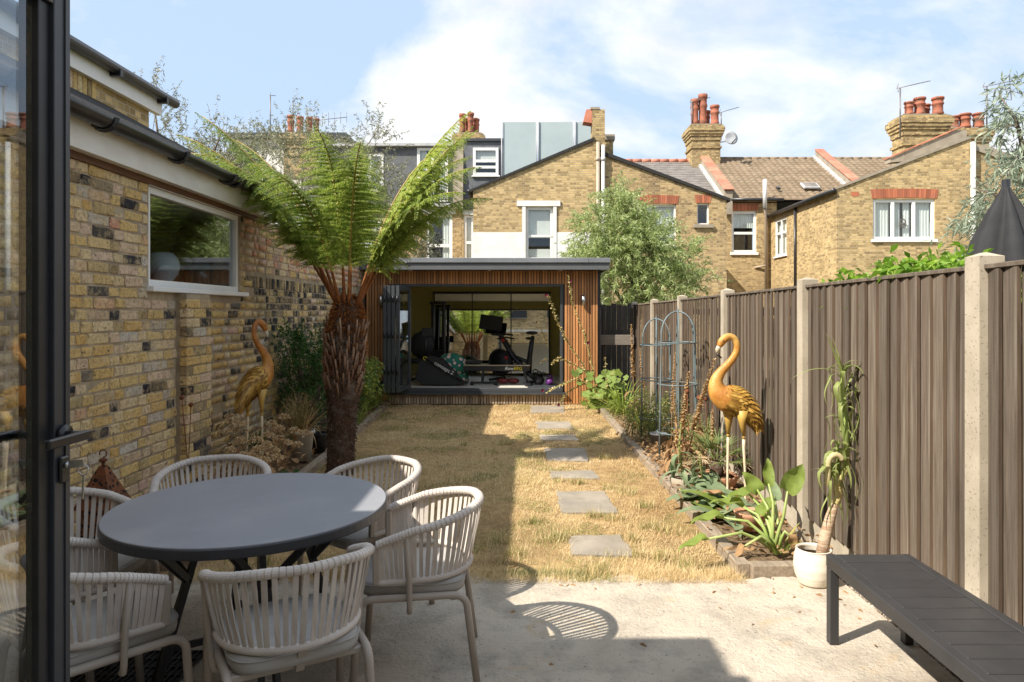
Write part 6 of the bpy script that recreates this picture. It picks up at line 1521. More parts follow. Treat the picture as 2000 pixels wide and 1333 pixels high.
# feathery weeds
def weedy(name, label, c, n, hgt, rad, mat, leafL=.03, group=None):
    t = thing(name, label, 'plant', c, group); PS = []; DS = []; sm = MB()
    for _ in range(n):
        a = random.uniform(0, 6.28); r = random.uniform(0, rad); b0 = Vector(c) + Vector((r * cos(a), r * sin(a), 0)); tp = b0 + Vector((random.gauss(0, .12), random.gauss(0, .1), hgt * random.uniform(.5, 1)))
        sm.tube([b0, (b0 + tp) / 2 + Vector((.02, 0, 0)), tp], [.004, .003, .0015], 4, 0, False)
        for k in range(22):
            f = random.uniform(.2, 1); p = b0 + (tp - b0) * f; PS.append(list(p + Vector((random.gauss(0, .02), random.gauss(0, .02), 0)))); DS.append([random.gauss(0, 1), random.gauss(0, 1), random.uniform(-.1, 1)])
    sm.build('stems', M['stem'], t); leafcloud('foliage', np.array(PS), np.array(DS), RNG.uniform(.6, 1.4, len(PS)) * leafL, leafL * .25, M[mat], t); return t
weedy('leafy_weed', 'feathery yellow green weeds around the feet of the two blue obelisks', (1.62, 8.5, .05), 110, .62, .42, 'weed', .045)
weedy('leafy_weed', 'green wispy plant behind the front obelisk against the fence', (1.85, 7.2, .05), 50, .6, .16, 'weed', .035)
# dry mullein spikes
def spike(name, label, b0, tp, w=.022, mat='drystalk', leaves=14, group='dry brown mullein spikes', lower='deadleaf'):
    t = thing(name, label, 'plant', b0, group); b0, tp = Vector(b0), Vector(tp); mid = (b0 + tp) / 2 + Vector((random.uniform(-.02, .02), 0, 0))
    MB().tube([b0, mid, tp], [.009, .008, .004], 6).build('stem', M['drystem' if mat == 'drystalk' else 'stem'], t); pd = MB(); L = (tp - b0).length
    for k in range(int(L * 300)):
        f = random.uniform(.38, 1); p = b0 + (mid - b0) * (f * 2) if f < .5 else mid + (tp - mid) * (f * 2 - 1); a = random.uniform(0, 6.28); e = random.uniform(-.2, .8); q = w * (1.15 - .6 * (f - .38) / .62)
        pd.leaf(p, (cos(a) * cos(e), sin(a) * cos(e), sin(e)), q * 1.2, q * .75, (0, 0, 1), .5, 2)
    o = pd.build('seed_heads', M[mat], t); o['kind'] = 'stuff'
    lf = MB()
    for k in range(leaves):
        f = random.uniform(.02, .42); p = b0 + (tp - b0) * f; a = random.uniform(0, 6.28); lf.leaf(p, (cos(a), sin(a), .1), random.uniform(.12, .26), random.uniform(.02, .05), (0, 0, 1), random.uniform(1.6, 2.8), 6, .3, 0, lambda t: .25 + sin(pi * t) * .8, random.uniform(-1, 1))
    if leaves: lf.build('dead_leaves' if lower == 'deadleaf' else 'leaves', M[lower], t)
    return t
def bt(px0, py0, px1, py1, Y): return P(px0, py0, Y), P(px1, py1, Y - .1)
for i, (a, lab) in enumerate((((1240, 800, 1233, 634, 10.2), 'tall dry brown mullein spike farthest away, left of the obelisks'), ((1262, 800, 1249, 680, 9.6), 'shorter dry mullein spike just left of the rear obelisk'), ((1312, 880, 1318, 690, 7.9), 'dry brown mullein spike rising inside the front obelisk'),
                            ((1334, 925, 1396, 702, 6.7), 'thick dry mullein spike slanting to the right towards the flamingo'), ((1330, 910, 1345, 728, 6.9), 'upright dry mullein spike right of the front obelisk'), ((1322, 930, 1316, 770, 6.6), 'short dry mullein spike with shrivelled leaves at the bed front'), ((1392, 900, 1391, 800, 6.5), 'thin dry seed spike close to the fence behind the flamingo'))):
    b0, tp = bt(*a); b0.z = max(.04, b0.z); spike('mullein_spike', lab, b0, tp, .042 if i in (0, 3, 4) else .030, leaves=(6 if i < 3 else 26 if i < 6 else 2))
b0, tp = P(1332, 925, 6.05), P(1330, 826, 6.05); spike('mullein_spike', 'fresh green mullein spike with leafy base by the white bowl', b0, tp, .022, 'weed', 14, 'green mullein spikes', 'greyleaf')
b0, tp = P(1372, 935, 5.9), P(1366, 882, 5.9); spike('mullein_spike', 'small green mullein spike left of the fan palm', b0, tp, .02, 'weed', 10, 'green mullein spikes', 'greyleaf')
# obelisks
def obelisk(label, c, R, hgt, rings):
    t = thing('plant_obelisk', label, 'obelisk', c, 'blue metal plant obelisks'); C = Vector(c)
    for k in range(3):
        a = k * pi / 3 + .35; u = Vector((cos(a), sin(a), 0)); flare = 1.05
        pts = [C - u * R * flare + Vector((0, 0, 0))] + [C - u * R * (flare - .12 * z) + Vector((0, 0, hgt * .72 * z)) for z in (.5, 1)] + [C + u * R * .93 * -cos(b_) + Vector((0, 0, hgt * .72 + R * 1.15 * sin(b_))) for b_ in np.linspace(.15, pi - .15, 13)] + [C + u * R * (flare - .12 * z) + Vector((0, 0, hgt * .72 * z)) for z in (1, .5, 0)]
        MB().tube(pts, .0085, 6).build('hoop', M['verdigris'], t)
    for z in rings:
        r = R * (1.05 - .12 * z / (hgt * .72)); MB().tube([C + Vector((r * cos(a), r * sin(a), z)) for a in np.linspace(0, 2 * pi, 30)], .0075, 6, 0, False).build('ring', M['verdigris'], t)
    MB().lathe([(.0, -.02), (.012, -.01), (.014, .01), (.004, .03), (.0, .06)], C + Vector((0, 0, hgt * .72 + R * 1.15)), 8).build('finial', M['verdigris'], t)
obelisk('front blue grey metal obelisk with a finial in the right bed', (1.66, 7.45, .05), .215, 1.86, (.28, .80, 1.25))
obelisk('rear blue grey metal obelisk, slightly smaller, in the right bed', (1.60, 8.35, .05), .20, 1.76, (.30, .76, 1.18))
# rusty ball stakes
def ballstake(label, base, top, r, grp):
    t = thing('ball_stake', label, 'garden stake', base, grp); MB().tube([base, (Vector(base) + Vector(top)) / 2 + Vector((.012, 0, 0)), top], .0035, 5).build('rod', M['rust'], t); MB().ball(top, r, 10).build('ball', M['rust'], t)
for (px, py), lab in zip(((1391, 744), (1342, 765), (1365, 777), (1378, 780)), ('tallest rusty ball stake left of the flamingo neck', 'rusty ball stake among the dry mullein spikes', 'lower left rusty ball stake of the close pair', 'lower right rusty ball stake of the close pair')):
    tp = P(px, py, 6.75); ballstake(lab, (tp.x + .02, 6.8, .05), tp, .022, 'rusty ball stakes in the right bed')
for (px, py), lab, dx_ in zip(((355, 777), (373, 791)), ('taller rusty ball stake in front of the brick pier', 'shorter rusty ball stake in front of the brick pier'), (.06, -.06)):
    tp = P(px, py, 5.35); ballstake(lab, (tp.x + dx_, 5.35, .05), tp, .019, 'rusty ball stakes by the brick pier')
# pots in the right bed
def bowl(name, label, c, prof, mat, soil=True, cat='pot', grp=None, n=28):
    t = thing(name, label, cat, c, grp); MB().lathe([(r, z + c[2]) for r, z in prof], (c[0], c[1], 0), n).build('shell', M[mat], t)
    if soil:
        zt_ = max(z for r, z in prof); rr = max(r for r, z in prof if z > zt_ * .7); MB().lathe([(.0, zt_ * .86 + c[2]), (rr * .86, zt_ * .84 + c[2])], (c[0], c[1], 0), 16).build('earth', M['soil'], t)
    return t
bowl('planter_bowl', 'wide pale stone bowl at the bed edge under the green mullein', (1.44, 6.12, .03), [(.0, 0), (.10, 0), (.135, .06), (.15, .13), (.142, .135), (.125, .08), (.0, .05)], 'render_grey')
bowl('planter_bowl', 'terracotta bowl holding the small fan palm', (1.72, 6.15, .04), [(.0, 0), (.12, 0), (.17, .07), (.19, .13), (.18, .14), (.16, .10), (.0, .08)], 'terracotta')
bowl('planter_bowl', 'low weathered terracotta pot behind the arum stems', (1.66, 5.05, .04), [(.0, 0), (.09, 0), (.11, .10), (.12, .12), (.11, .125), (.1, .09), (.0, .07)], 'terracotta')
bowl('plastic_pot', 'grey plastic plant pot half hidden by dead leaves near the obelisks', (1.55, 7.95, .04), [(.0, 0), (.075, 0), (.095, .17), (.102, .17), (.102, .19), (.09, .19), (.08, .1), (.0, .1)], 'greypot')
M['greentag'] = pm('green_plastic', (.01, .22, .10), rough=.5)
sp = thing('watering_spike', 'small green plastic funnel spike stuck in the soil by the front obelisk', 'watering spike', (1.50, 7.1, .03))
MB().lathe([(.0, .10), (.022, .12), (.038, .17), (.036, .17), (.0, .125)], (1.50, 7.1, .03), 10).build('funnel', M['greentag'], sp); MB().lathe([(.0, 0), (.01, .10), (.012, .115), (.0, .12)], (1.50, 7.1, .02), 8).build('spike', M['greentag'], sp)
# fan palm
fp_ = thing('fan_palm', 'small fan palm with some straw dry fans in the right bed behind the flamingo legs', 'palm', (1.72, 6.15, .15))
MB().lathe([(.0, 0), (.05, 0), (.065, .06), (.05, .14), (.0, .17)], (1.72, 6.15, .14), 12).build('trunk', M['ferntrunk'], fp_)
M['drypalm'] = leafmat('straw_dry_palm', (.46, .32, .17), (.56, .42, .25), .25, .8, (.62, .50, .33)); M['palm'] = leafmat('palm_green', (.12, .17, .05), (.20, .25, .08), .3, .5, (.34, .34, .14))
for i in range(15):
    a = i * 2.4; dry = i % 3 == 0; e = random.uniform(.2, 1.1) if not dry else random.uniform(-.1, .6); d = Vector((cos(a) * cos(e), sin(a) * cos(e) * .8, sin(e))); p0 = Vector((1.72, 6.15, .27)); p1 = p0 + d * random.uniform(.12, .22)
    mb = MB(); mb.tube([p0, p1], .004, 5); sdv = d.cross(Vector((0, 0, 1))).normalized() if abs(d.z) < .98 else Vector((1, 0, 0))
    for k in range(13):
        b_ = (k - 6) / 6 * 1.25; mb.leaf(p1, d * cos(b_) + sdv * sin(b_), random.uniform(.15, .22), .014, (0, 0, 1), random.uniform(.2, .9), 4, .3)
    mb.build('fan_leaf', M['drypalm' if dry else 'palm'], fp_)
# grey-green rosette plant (mullein leaves)
def bigleaf(mb, p, d, L, w, bend, mi=0, ruf=.0):
    mb.leaf(p, d, L, w, (0, 0, 1), bend, 7, .10, mi, lambda t: (.18 + .95 * sin(pi * min(1, t * 1.02) ** .8)) if t < .97 else .06)
rs = thing('mullein_rosette', 'low grey green felted leaf rosette spilling over the bed edge by the flamingo', 'plant', (1.52, 5.6, .05))
for i in range(34):
    a = i * 2.4; e = random.uniform(.12, .75); c_ = Vector((1.50 + random.uniform(-.2, .25), 5.55 + random.uniform(-.35, .35), .06)); mb = MB(); bigleaf(mb, c_, (cos(a) * cos(e), sin(a) * cos(e), sin(e)), random.uniform(.28, .44), random.uniform(.10, .16), random.uniform(.4, 1.2)); mb.build('leaf', M['greyleaf' if random.random() < .8 else 'freshleaf'], rs)
# arum with big leaves on long stems
ar = thing('arum_lily', 'arum plant with long arching stems and large arrow leaves at the bed corner', 'plant', (1.665, 4.5, .05))
AB = Vector((1.665, 4.5, .05)); M['arumstem'] = pm('pale_green_stem', (.24, .33, .08), (.36, .42, .15), rough=.45, scale=5)
def arum(px, py, Y, L, w, dirv, mat='freshleaf', r=.010, wave=.0):
    e = P(px, py, Y); L *= .84; w *= .80; m1 = AB + (e - AB) * .5 + Vector((0, 0, .09 if e.z < .5 else .02)); s_ = AB + Vector((random.uniform(-.04, .04), random.uniform(-.03, .03), 0))
    MB().tube([s_, s_ + (m1 - s_) * .5 + Vector((0, 0, .02)), m1, e], [r * 1.5, r * 1.2, r, r * .6], 7).build('leaf_stalk', M['arumstem'], ar)
    d = Vector(dirv).normalized(); u = Vector((0, 0, 1)) if abs(d.z) < .8 else Vector((0, -1, .3)); x = d.cross(u).normalized(); n_ = x.cross(d); seg = 9; vs = []
    for i in range(seg + 1):
        t = i / seg; ww = w * (sin(pi * min(1, .22 + .78 * t)) ** .75) * (1 if t < .98 else .1); c_ = e + d * (t - .18) * L + n_ * (-.5 * L * t * t * .5 + wave * sin(t * 9) * L * .12)
        vs += [c_ - x * ww / 2 + n_ * (.22 * ww + wave * .05 * sin(t * 11) * L), c_ - x * ww / 4 + n_ * .06 * ww, c_, c_ + x * ww / 4 + n_ * .06 * ww, c_ + x * ww / 2 + n_ * (.22 * ww + wave * .05 * sin(t * 13 + 1) * L)]
    MB().add(vs, [(5 * i + k, 5 * i + k + 1, 5 * i + 6 + k, 5 * i + 5 + k) for i in range(seg) for k in range(4)], 0, True).build('leaf', M[mat], ar)
for q in ((1500, 940, 4.6, .22, .10, (.15, .2, 1), 'freshleaf'), (1540, 950, 4.45, .24, .17, (.5, -.2, .8), 'freshleaf'), (1478, 955, 4.7, .20, .13, (-.5, 0, .7), 'freshleaf'), (1462, 965, 4.75, .24, .16, (-.9, -.2, .1), 'freshleaf'),
          (1372, 1055, 4.35, .24, .12, (-1, -.1, -.12), 'freshleaf'), (1400, 1010, 4.6, .26, .15, (-1, -.1, .05), 'freshleaf'), (1440, 985, 4.7, .26, .16, (-.9, .1, .25), 'freshleaf'), (1405, 965, 4.9, .18, .10, (-.8, 0, .3), 'deadleaf'), (1546, 1050, 4.45, .12, .08, (.2, -.2, -1), 'deadleaf'),
          (1490, 1000, 4.6, .2, .12, (.4, .3, .6), 'freshleaf'), (1450, 1070, 4.4, .14, .07, (-.6, -.3, -.5), 'deadleaf'), (1512, 970, 4.8, .2, .12, (.1, .5, .8), 'greyleaf')): arum(*q, wave=.5)
mb = MB()
for i in range(14): a = random.uniform(0, 6.28); mb.leaf(AB + Vector((.05 * cos(a), .05 * sin(a), 0)), (cos(a) * .5, sin(a) * .5, 1), random.uniform(.12, .25), .03, (0, 0, 1), random.uniform(.4, 1.4), 4, .2)
mb.build('young_leaves', M['freshleaf'], ar)
# pot with drooping yucca
pc = Vector((1.735, 4.12, 0))
pt = thing('cream_pot', 'round cream ribbed ceramic pot at the corner of the patio holding the drooping yucca', 'pot', pc)
pr = [(.0, 0), (.075, 0), (.088, .008), (.108, .06), (.116, .11), (.112, .165), (.100, .205), (.101, .212), (.095, .214), (.090, .205), (.10, .15), (.0, .15)]
pp_ = []
for (r0, z0), (r1, z1) in zip(pr, pr[1:]):
    for k in range(5): t = k / 5; pp_.append((r0 + (r1 - r0) * t + (.0014 * sin((z0 + (z1 - z0) * t) * 330) if r0 > .08 else 0), z0 + (z1 - z0) * t))
pp_.append(pr[-1]); MB().lathe(pp_, pc, 40).build('shell', M['cream'], pt); MB().lathe([(.0, .172), (.097, .170)], pc, 20).build('earth', M['soil'], pt)
yu = thing('potted_yucca', 'wilting yucca with a bent scarred trunk and long hanging leaves against the fence', 'plant', (pc.x, pc.y, .17))
M['yuctrunk'] = pm('scarred_yucca_trunk', (.36, .22, .14), (.52, .40, .28), rough=.85, scale=9, stretch=(1, 1, 9), bump=.006, bscale=30, lo=.42, hi=.58)
M['yucca'] = leafmat('grey_green_yucca_leaf', (.20, .26, .08), (.36, .41, .14), .4, .5, (.66, .62, .34)); Yy = 4.13
MB().tube([P(1603, 1100, Yy), P(1610, 1055, Yy), P(1622, 1010, Yy), P(1630, 985, Yy)], [.036, .035, .030, .022], 12).build('trunk', M['yuctrunk'], yu)
zig = lambda pts: [q for q in pts]
tw = MB(); tp_ = [P(1630, 985, Yy), P(1640, 950, Yy - .02), P(1652, 915, Yy - .02), P(1654, 890, Yy)]
n_ = 30; pth = [tp_[0].lerp(tp_[-1], i / n_) + Vector((.012 * sin(i * .35), 0, 0)) for i in range(n_)]; tw.tube(pth, [.019 + .004 * (i % 2) for i in range(n_)], 8)
pth = [P(1632 + 14 * cos(a), 905 - 16 * sin(a), Yy - .04) for a in np.linspace(pi, .4, 16)]; pth = [P(1618, 950, Yy - .05), P(1617, 925, Yy - .045)] + pth; tw.tube(pth, [.016 + .003 * (i % 2) for i in range(len(pth))], 8); tw.build('scarred_stem', M['palestalk'], yu)
MB().tube([P(1654, 890, Yy), P(1652, 820, Yy), P(1646, 760, Yy), P(1645, 725, Yy)], [.018, .015, .014, .010], 8).build('green_stem', M['arumstem'], yu)
for i in range(62):
    k = i % 4; top = [P(1645, 735, Yy), P(1648, random.uniform(750, 860), Yy), P(1636, 890, Yy), P(1622, 925, Yy - .04)][k] + Vector((0, 0, random.uniform(-.06, .05))); a = random.uniform(0, 6.28); e = random.uniform(.1, 1.1)
    L = random.uniform(.12, .42) * (1.2 if k == 2 else 1); w0 = random.uniform(.010, .030); ro_ = random.choice([random.uniform(.012, .04), random.uniform(.03, .09)]); u = Vector((cos(a), sin(a) * .6, 0)); x = Vector((-sin(a), cos(a), 0)); vs = []; mb = MB(); sg = 11; tw_ = random.uniform(-1.2, 1.2)
    for j in range(sg + 1):
        t = j / sg; q = t * L
        if q < ro_ * pi * .8: th = q / ro_; c_ = top + u * ro_ * (1 - cos(th)) + Vector((0, 0, ro_ * sin(th)))
        else: th = pi * .8; c_ = top + u * (ro_ * (1 - cos(th)) + .035 * sin(t * 5 + a * 3)) + Vector((0, 0, ro_ * sin(th) - (q - ro_ * pi * .8)))
        ww = w0 * min(1, .5 + 3 * t) * (1 - t ** 2.5) + .001; xx = Quaternion((0, 0, 1), tw_ * t) @ x
        vs += [c_ - xx * ww / 2 + u * ww * .2, c_, c_ + xx * ww / 2 + u * ww * .2]
    mb.add(vs, [f_ for j in range(sg) for f_ in ((3 * j, 3 * j + 1, 3 * j + 4, 3 * j + 3), (3 * j + 1, 3 * j + 2, 3 * j + 5, 3 * j + 4))], 0, True)
    mb.build('leaf', M['yucca'], yu)
for d, L, bnd in (((-.5, -.3, 1), .30, .1), ((-.9, -.2, .35), .36, 1.0), ((.2, -.5, 1), .2, 2.4), ((-.2, 0, 1), .25, .2)):
    mb = MB(); mb.leaf(P(1645, 730, Yy), d, L, .022, (0, 0, 1), bnd, 8, .15); mb.build('leaf', M['yucca'], yu)

# ================================================================== flamingos
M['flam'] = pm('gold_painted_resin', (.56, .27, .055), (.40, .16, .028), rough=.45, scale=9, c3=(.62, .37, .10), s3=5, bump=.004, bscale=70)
M['feath'] = leafmat('gold_feather', (.17, .08, .014), (.46, .26, .05), .0, .45, (.58, .36, .09))
M['flamleg'] = pm('worn_pale_leg', (.66, .58, .45), (.58, .46, .28), rough=.6, scale=12)
M['beak'] = pm('beak_grey', (.52, .46, .34), rough=.4); M['beaktip'] = pm('beak_black', (.03, .025, .02), rough=.4); M['flamthigh'] = pm('gold_thigh', (.52, .34, .08), (.44, .26, .06), rough=.5, scale=14)
def make_flamingo():
    t = thing('flamingo_statue', 'x', 'statue', (0, 0, 0), 'gold flamingo statues'); s_ = 5.5 / F
    f = lambda px, py, y=0: Vector((-(px - 1440) * s_, y, 1.445 - (py - 655) * s_))
    key = [(1488, 842, .006), (1482, 826, .030), (1470, 806, .068), (1456, 792, .098), (1440, 783, .116), (1424, 777, .112), (1411, 768, .090), (1405, 755, .066), (1406, 741, .050), (1414, 727, .039), (1425, 715, .033), (1436, 702, .029), (1444, 687, .0265), (1445, 672, .0255), (1439, 661, .0255), (1429, 658, .028), (1420, 663, .033), (1414, 670, .030), (1411, 677, .022)]
    ks = np.array([k[0] for k in key], float), np.array([k[1] for k in key], float), np.array([k[2] for k in key], float); u = np.linspace(0, len(key) - 1, 60)
    def cr(a, x):
        i = int(min(max(0, math.floor(x)), len(a) - 2)); tt = x - i; p0, p1, p2, p3 = a[max(0, i - 1)], a[i], a[i + 1], a[min(len(a) - 1, i + 2)]
        return .5 * (2 * p1 + (p2 - p0) * tt + (2 * p0 - 5 * p1 + 4 * p2 - p3) * tt ** 2 + (3 * p1 - p0 - 3 * p2 + p3) * tt ** 3)
    pts = [f(cr(ks[0], x), cr(ks[1], x)) for x in u]; rs_ = [max(.004, cr(ks[2], x)) for x in u]
    mb = MB(); mb.tube(pts, rs_, 20, 0, True, True, .82, (0, 1, 0)); body = mb.build('body', M['flam'], t)
    bk_ = MB(); bk_.tube([f(1412, 674), f(1407, 683), f(1407, 690)], [.021, .018, .0145], 10, 0, True, True, .8, (0, 1, 0)); bk_.build('beak', M['beak'], t)
    MB().tube([f(1407, 690), f(1410, 696), f(1416, 700)], [.0145, .010, .003], 10, 0, True, True, .8, (0, 1, 0)).build('beak_tip', M['beaktip'], t)
    for s in (-1, 1): MB().ball(f(1417, 666, s * .027), .006, 8).build('eye', M['beaktip'], t)
    ft = MB(); R2 = np.random.default_rng(3)
    for x in np.arange(.9, 5.9, .23):
        p = f(cr(ks[0], x), cr(ks[1], x)); r = cr(ks[2], x); T = (f(cr(ks[0], x - .3), cr(ks[1], x - .3)) - p).normalized(); yv = Vector((0, 1, 0)); zv = T.cross(yv).normalized(); n = 17
        for k in range(n):
            a = 2 * pi * (k + .5 * (int(x / .23) % 2)) / n; o = yv * cos(a) * .82 + zv * sin(a)
            if x > 5.2 and (o.z < .1): continue
            L = .052 + .03 * (x < 3); ft.leaf(p + o * r * 1.005, T + o * .22, L * R2.uniform(.8, 1.2), .030, o, .25, 3, .0)
    for k in range(16): ft.leaf(f(1474, 812) + Vector((0, R2.uniform(-.04, .04), R2.uniform(-.02, .02))), (-.55 - R2.uniform(0, .25), R2.uniform(-.25, .25), -.9), R2.uniform(.10, .17), .022, (0, 0, 1), .1, 3)
    o = ft.build('feathers', M['feath'], t); o['kind'] = 'stuff'
    for px0, px1, y in ((1432, 1430, -.045), (1452, 1458, .045)):
        l = MB(); l.tube([f(px0, 800, y), f(px0, 822, y), f((px0 + px1) / 2, 850, y)], [.055, .030, .013], 10); l.tube([f((px0 + px1) / 2, 848, y), f((px0 + px1) / 2, 856, y)], .012, 8); l.build('thigh', M['flamthigh'], t)
        l = MB(); m_ = (px0 + px1) / 2; l.tube([f(m_, 852, y), f(m_, 872, y), f(px1, 930, y), f(px1, 985, y), f(px1, 992, y)], [.0115, .0125, .0095, .010, .014], 8); l.tube([f(px1 - 1, 990, y), f(px1 - 14, 993, y)], [.012, .006], 8); l.build('leg', M['flamleg'], t)
    return t
fl0 = make_flamingo(); fl0.location = (1.68, 5.5, .0); fl0.rotation_euler = (0, 0, pi - .12); fl0['label'] = 'sunlit gold flamingo statue in the right bed before the fence'
fl0.rotation_euler = (0, 0, pi * 0 + pi + .0)
fl1 = copy_tree(fl0); fl1.location = (-2.47, 6.3, .02); fl1.rotation_euler = (0, 0, 1.08); fl1.scale = (.94, .88, 1.06); fl1['label'] = 'shaded gold flamingo statue beside the brick wall on the left'

M['flam_shade'] = pm('shaded_gold_resin', (.46, .18, .03), (.30, .10, .016), rough=.45, scale=9, c3=(.54, .28, .06), s3=5, bump=.004, bscale=70)  # left statue's shade painted into its body colour, darker than the sunlit one
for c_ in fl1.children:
    if c_.name.startswith('body'): c_.material_slots[0].link = 'OBJECT'; c_.material_slots[0].material = M['flam_shade']
# ================================================================== left bed
def shrub(name, label, c, blobs, mat, L, Wd, twig=.22, per=22, cat='shrub'):
    t = thing(name, label, cat, c); PS, DS = [], []; sm = MB()
    for cc, rad, nb in blobs:
        for _ in range(nb):
            u = RNG.normal(size=3); u /= np.linalg.norm(u); p0 = np.array(cc) + u * np.array(rad) * RNG.uniform(.3, 1) ** .6; d = u * .5 + np.array([0, 0, .8]) + RNG.normal(size=3) * .3; d /= np.linalg.norm(d); s_ = RNG.random(per)
            PS.append(p0[None] + d[None] * (s_ * twig)[:, None]); DS.append(d[None] * .5 + RNG.normal(size=(per, 3)))
            if RNG.random() < .3: sm.tube([Vector(c), Vector(np.array(cc) * .5 + np.array(c) * .5), Vector(p0)], [.010, .006, .003], 4, 0, False)
    sm.build('stems', M['bark'], t); PS = np.concatenate(PS); DS = np.concatenate(DS); PS[:, 0] = np.maximum(PS[:, 0], XL + .03); leafcloud('foliage', PS, DS, RNG.uniform(.7, 1.3, len(PS)) * L, RNG.uniform(.8, 1.2, len(PS)) * Wd, M[mat], t); return t
shrub('evergreen_shrub', 'dense dark green shrub against the left wall behind the tree fern trunk', (-2.5, 8.0, .05), [((-2.52, 7.9, .95), (.28, .45, .30), 170), ((-2.48, 8.0, .6), (.32, .5, .35), 150), ((-2.62, 7.75, 1.28), (.12, .2, .18), 45), ((-2.45, 8.4, 1.1), (.28, .35, .3), 100), ((-2.4, 8.6, .4), (.3, .4, .3), 90)], 'darkshrub', .035, .014, .16, 26)
shrub('leafy_shrub', 'fresh green leafy shrub between the trunk and the garden room in the left bed', (-2.5, 10.5, .05), [((-2.5, 10.4, .45), (.25, .5, .32), 130), ((-2.55, 11.0, .6), (.2, .4, .3), 70)], 'hollyleaf', .06, .025, .15, 16)
# dried hydrangea
hd = thing('dried_hydrangea', 'dried brown hydrangea bush with tan mop heads at the foot of the brick wall', 'shrub', (-2.5, 6.0, .05))
sm = MB(); HP = [(455, 842, 6.0), (470, 862, 5.9), (450, 815, 6.1), (505, 880, 5.7), (520, 872, 5.75), (535, 880, 5.8), (490, 895, 5.6), (475, 893, 5.5), (545, 838, 6.3), (555, 815, 6.5), (530, 828, 6.4), (575, 842, 6.4), (595, 848, 6.5), (560, 865, 6.1), (515, 900, 5.5), (450, 880, 5.7), (540, 895, 5.7), (580, 870, 6.2), (465, 830, 6.0), (500, 862, 5.9), (545, 858, 6.0), (525, 850, 6.2), (478, 908, 5.4)]
for px, py, Y in HP:
    p = P(px, py, Y); p.x = max(p.x, XL + .1); b0 = Vector((-2.5 + random.uniform(-.15, .2), Y + random.uniform(-.15, .25), .05)); sm.tube([b0, (b0 + p) / 2 + Vector((random.uniform(-.05, .05), 0, .03)), p], [.005, .004, .003], 4, 0, False)
    r = random.uniform(.038, .058); PSs = []; DSs = []
    for k in range(150): u = RNG.normal(size=3); u /= np.linalg.norm(u); u[2] = abs(u[2]) * .8 - .15; PSs.append(np.array(p) + u * r); DSs.append(RNG.normal(size=3) + u * .5)
    leafcloud('flower_head', np.array(PSs), np.array(DSs), .018, .016, M['hydra'], hd)
sm.build('stems', M['drystem'], hd); lf = MB()
for i in range(130):
    px, py, Y = random.choice(HP); p = P(px + random.uniform(-35, 25), py + random.uniform(-5, 45), Y); p.z = max(.08, p.z); p.x = max(p.x, XL + .05); a = random.uniform(0, 6.28); lf.leaf(p, (cos(a), sin(a), random.uniform(-.6, .5)), random.uniform(.06, .11), random.uniform(.03, .05), (0, 0, 1), random.uniform(.3, 1.8), 4, .2, 0, lambda t: .2 + sin(pi * t) * .9)
lf.build('leaves', M['deadleaf'], hd); lf = MB()
for i in range(50): c_ = Vector((-2.3 + random.uniform(-.2, .12), 6.1 + random.uniform(-.5, .5), .08)); a = random.uniform(0, 6.28); bigleaf(lf, c_, (cos(a), sin(a), .6), random.uniform(.08, .14), .05, .8)
tag(lf.build('bergenia_leaves', M['darkshrub'], None, (-2.3, 6.1, .05)), 'low dark green leaves along the left bed edge under the hydrangea', 'plant')
bowl('white_pot', 'tall tapered chalky white pot in the left bed behind the hydrangea', (-2.38, 7.35, .05), [(.0, 0), (.085, 0), (.115, .28), (.13, .285), (.13, .315), (.115, .315), (.10, .25), (.0, .25)], 'whitepot', grp=None)
bowl('black_pot', 'black plastic pot between the white pot and the tree fern trunk', (-2.32, 7.75, .05), [(.0, 0), (.08, 0), (.10, .2), (.105, .22), (.095, .22), (.08, .15), (.0, .15)], 'rubber')
strappy('dry_pot_plant', 'dry brown plant with curling stems standing in the white pot', (-2.38, 7.35, .34), 70, .42, .016, 'drystalk', (30, 88), (.2, 2.2), None, 'plant', .08)
weedy('dry_bush', 'withered rusty brown stems above the white pot by the wall', (-2.45, 7.3, .3), 40, .5, .10, 'deadleaf', .035)
strappy('dark_rosette', 'dark strappy rosette plant behind the left flamingo legs', (-2.62, 6.7, .3), 60, .22, .02, 'darkshrub', (10, 80), (.2, 1.2), None, 'plant', .05)
MB_ = MB(); MB_.tube([(-2.62, 6.7, .05), (-2.62, 6.7, .32)], .015, 6); tag(MB_.build('rosette_stem', M['bark'], bpy.data.objects['dark_rosette']))
lf = MB()
for i in range(60): c_ = Vector((random.uniform(-2.8, -2.25), random.uniform(4.45, 4.9), random.uniform(.06, .14))); a = random.uniform(0, 6.28); rleaf(lf, c_, (cos(a) * .5, sin(a) * .5 - .3, .8), random.uniform(.025, .045), a, 5, .1)
tag(lf.build('ivy', M['darkshrub'], None, (-2.5, 4.6, .05)), 'dark green ivy leaves at the front corner of the left bed', 'ivy')
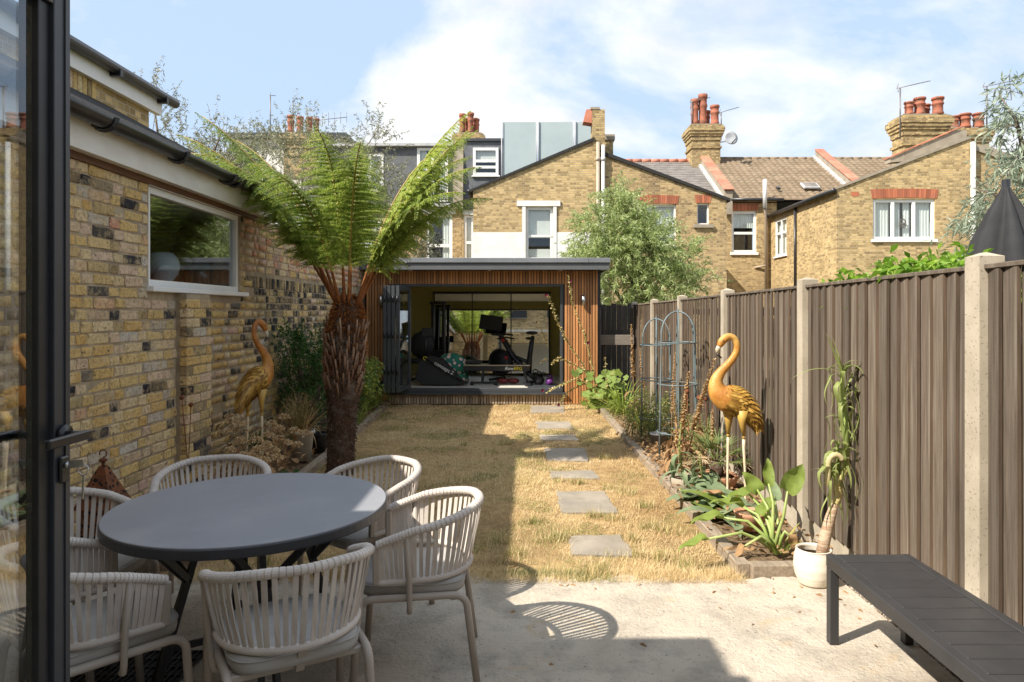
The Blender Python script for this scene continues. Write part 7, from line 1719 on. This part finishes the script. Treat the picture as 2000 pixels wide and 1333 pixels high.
# rusty lantern
ln = thing('rusty_lantern', 'rusty pierced metal lantern with pointed roof behind the left chair', 'lantern', (-2.55, 4.15, 0))
m, nt, b, out = newmat('pierced_rust'); w = N(nt); v = w.coords((1, 1, 1), False); vo = w.n('ShaderNodeTexVoronoi', {'Vector': v, 'Scale': 32.0})
holes = w.ramp(vo.outputs['Distance'], [(.30, 1), (.36, 0)]); c = w.mix(holes, w.ramp(w.noise(v, 20), [(.35, (.20, .065, .02)), (.65, (.10, .035, .015))]), (.006, .004, .003)); nt.links.new(c, b.inputs['Base Color']); b.inputs['Roughness'].default_value = .9; nt.links.new(w.bump(w.math('SUBTRACT', 1, holes), .01), b.inputs['Normal']); M['pierced'] = m
lx, ly = -2.55, 4.15
mb = MB(); h_ = .115
mb.add([(lx - h_, ly - h_, .46), (lx + h_, ly - h_, .46), (lx + h_, ly + h_, .46), (lx - h_, ly + h_, .46), (lx - .018, ly - .018, .70), (lx + .018, ly - .018, .70), (lx + .018, ly + .018, .70), (lx - .018, ly + .018, .70)], [(0, 1, 5, 4), (1, 2, 6, 5), (2, 3, 7, 6), (3, 0, 4, 7), (3, 2, 1, 0), (4, 5, 6, 7)]); mb.build('roof', M['pierced'], ln)
MB().bx(lx - .10, lx + .10, ly - .10, ly + .10, .02, .455, 0, .006).build('body', M['pierced'], ln)
MB().bx(lx - .12, lx + .12, ly - .12, ly + .12, .0, .019).build('base', M['rust'], ln)
mb = MB(); mb.tube([(lx, ly, .70), (lx, ly, .72)], .01, 8); mb.ball((lx, ly, .735), .024, 10, 0, (1, 1, .6)); mb.tube([(lx + .022 * sin(a), ly, .775 - .022 * cos(a)) for a in np.linspace(0, 5.2, 14)], .004, 6); mb.build('finial', M['rust'], ln)
# fallen leaves and litter on soil and lawn edge
PS = np.array([[random.uniform(1.3, 2.0), random.uniform(4.4, 11.8), random.uniform(.07, .10)] for _ in range(900)] + [[random.uniform(-2.8, -2.2), random.uniform(4.5, 11.8), random.uniform(.07, .10)] for _ in range(500)] + [[random.gauss(1.55, .15), random.gauss(7.6, .9), random.uniform(.07, .16)] for _ in range(600)])
tag(leafcloud('leaf_litter', PS, RNG.normal(size=(len(PS), 3)) * np.array([1, 1, .25]), RNG.uniform(.03, .075, len(PS)), RNG.uniform(.015, .035, len(PS)), M['deadleaf'], None, (1.6, 7.5, .05), .05), kind='stuff')

PS = np.array([[random.uniform(-1.6, 1.9), random.choice([random.uniform(4.0, 4.25), random.uniform(2.6, 4.2)]), .004] for _ in range(38)] + [[random.uniform(1.3, 1.9), random.uniform(3.6, 4.25), .004] for _ in range(14)])
tag(leafcloud('fallen_leaves', PS, RNG.normal(size=(len(PS), 3)) * np.array([1, 1, .12]) + np.array([0, 0, .06]), RNG.uniform(.02, .05, len(PS)), RNG.uniform(.010, .024, len(PS)), M['deadleaf'], None, (0, 3.5, 0), .02), kind='stuff')
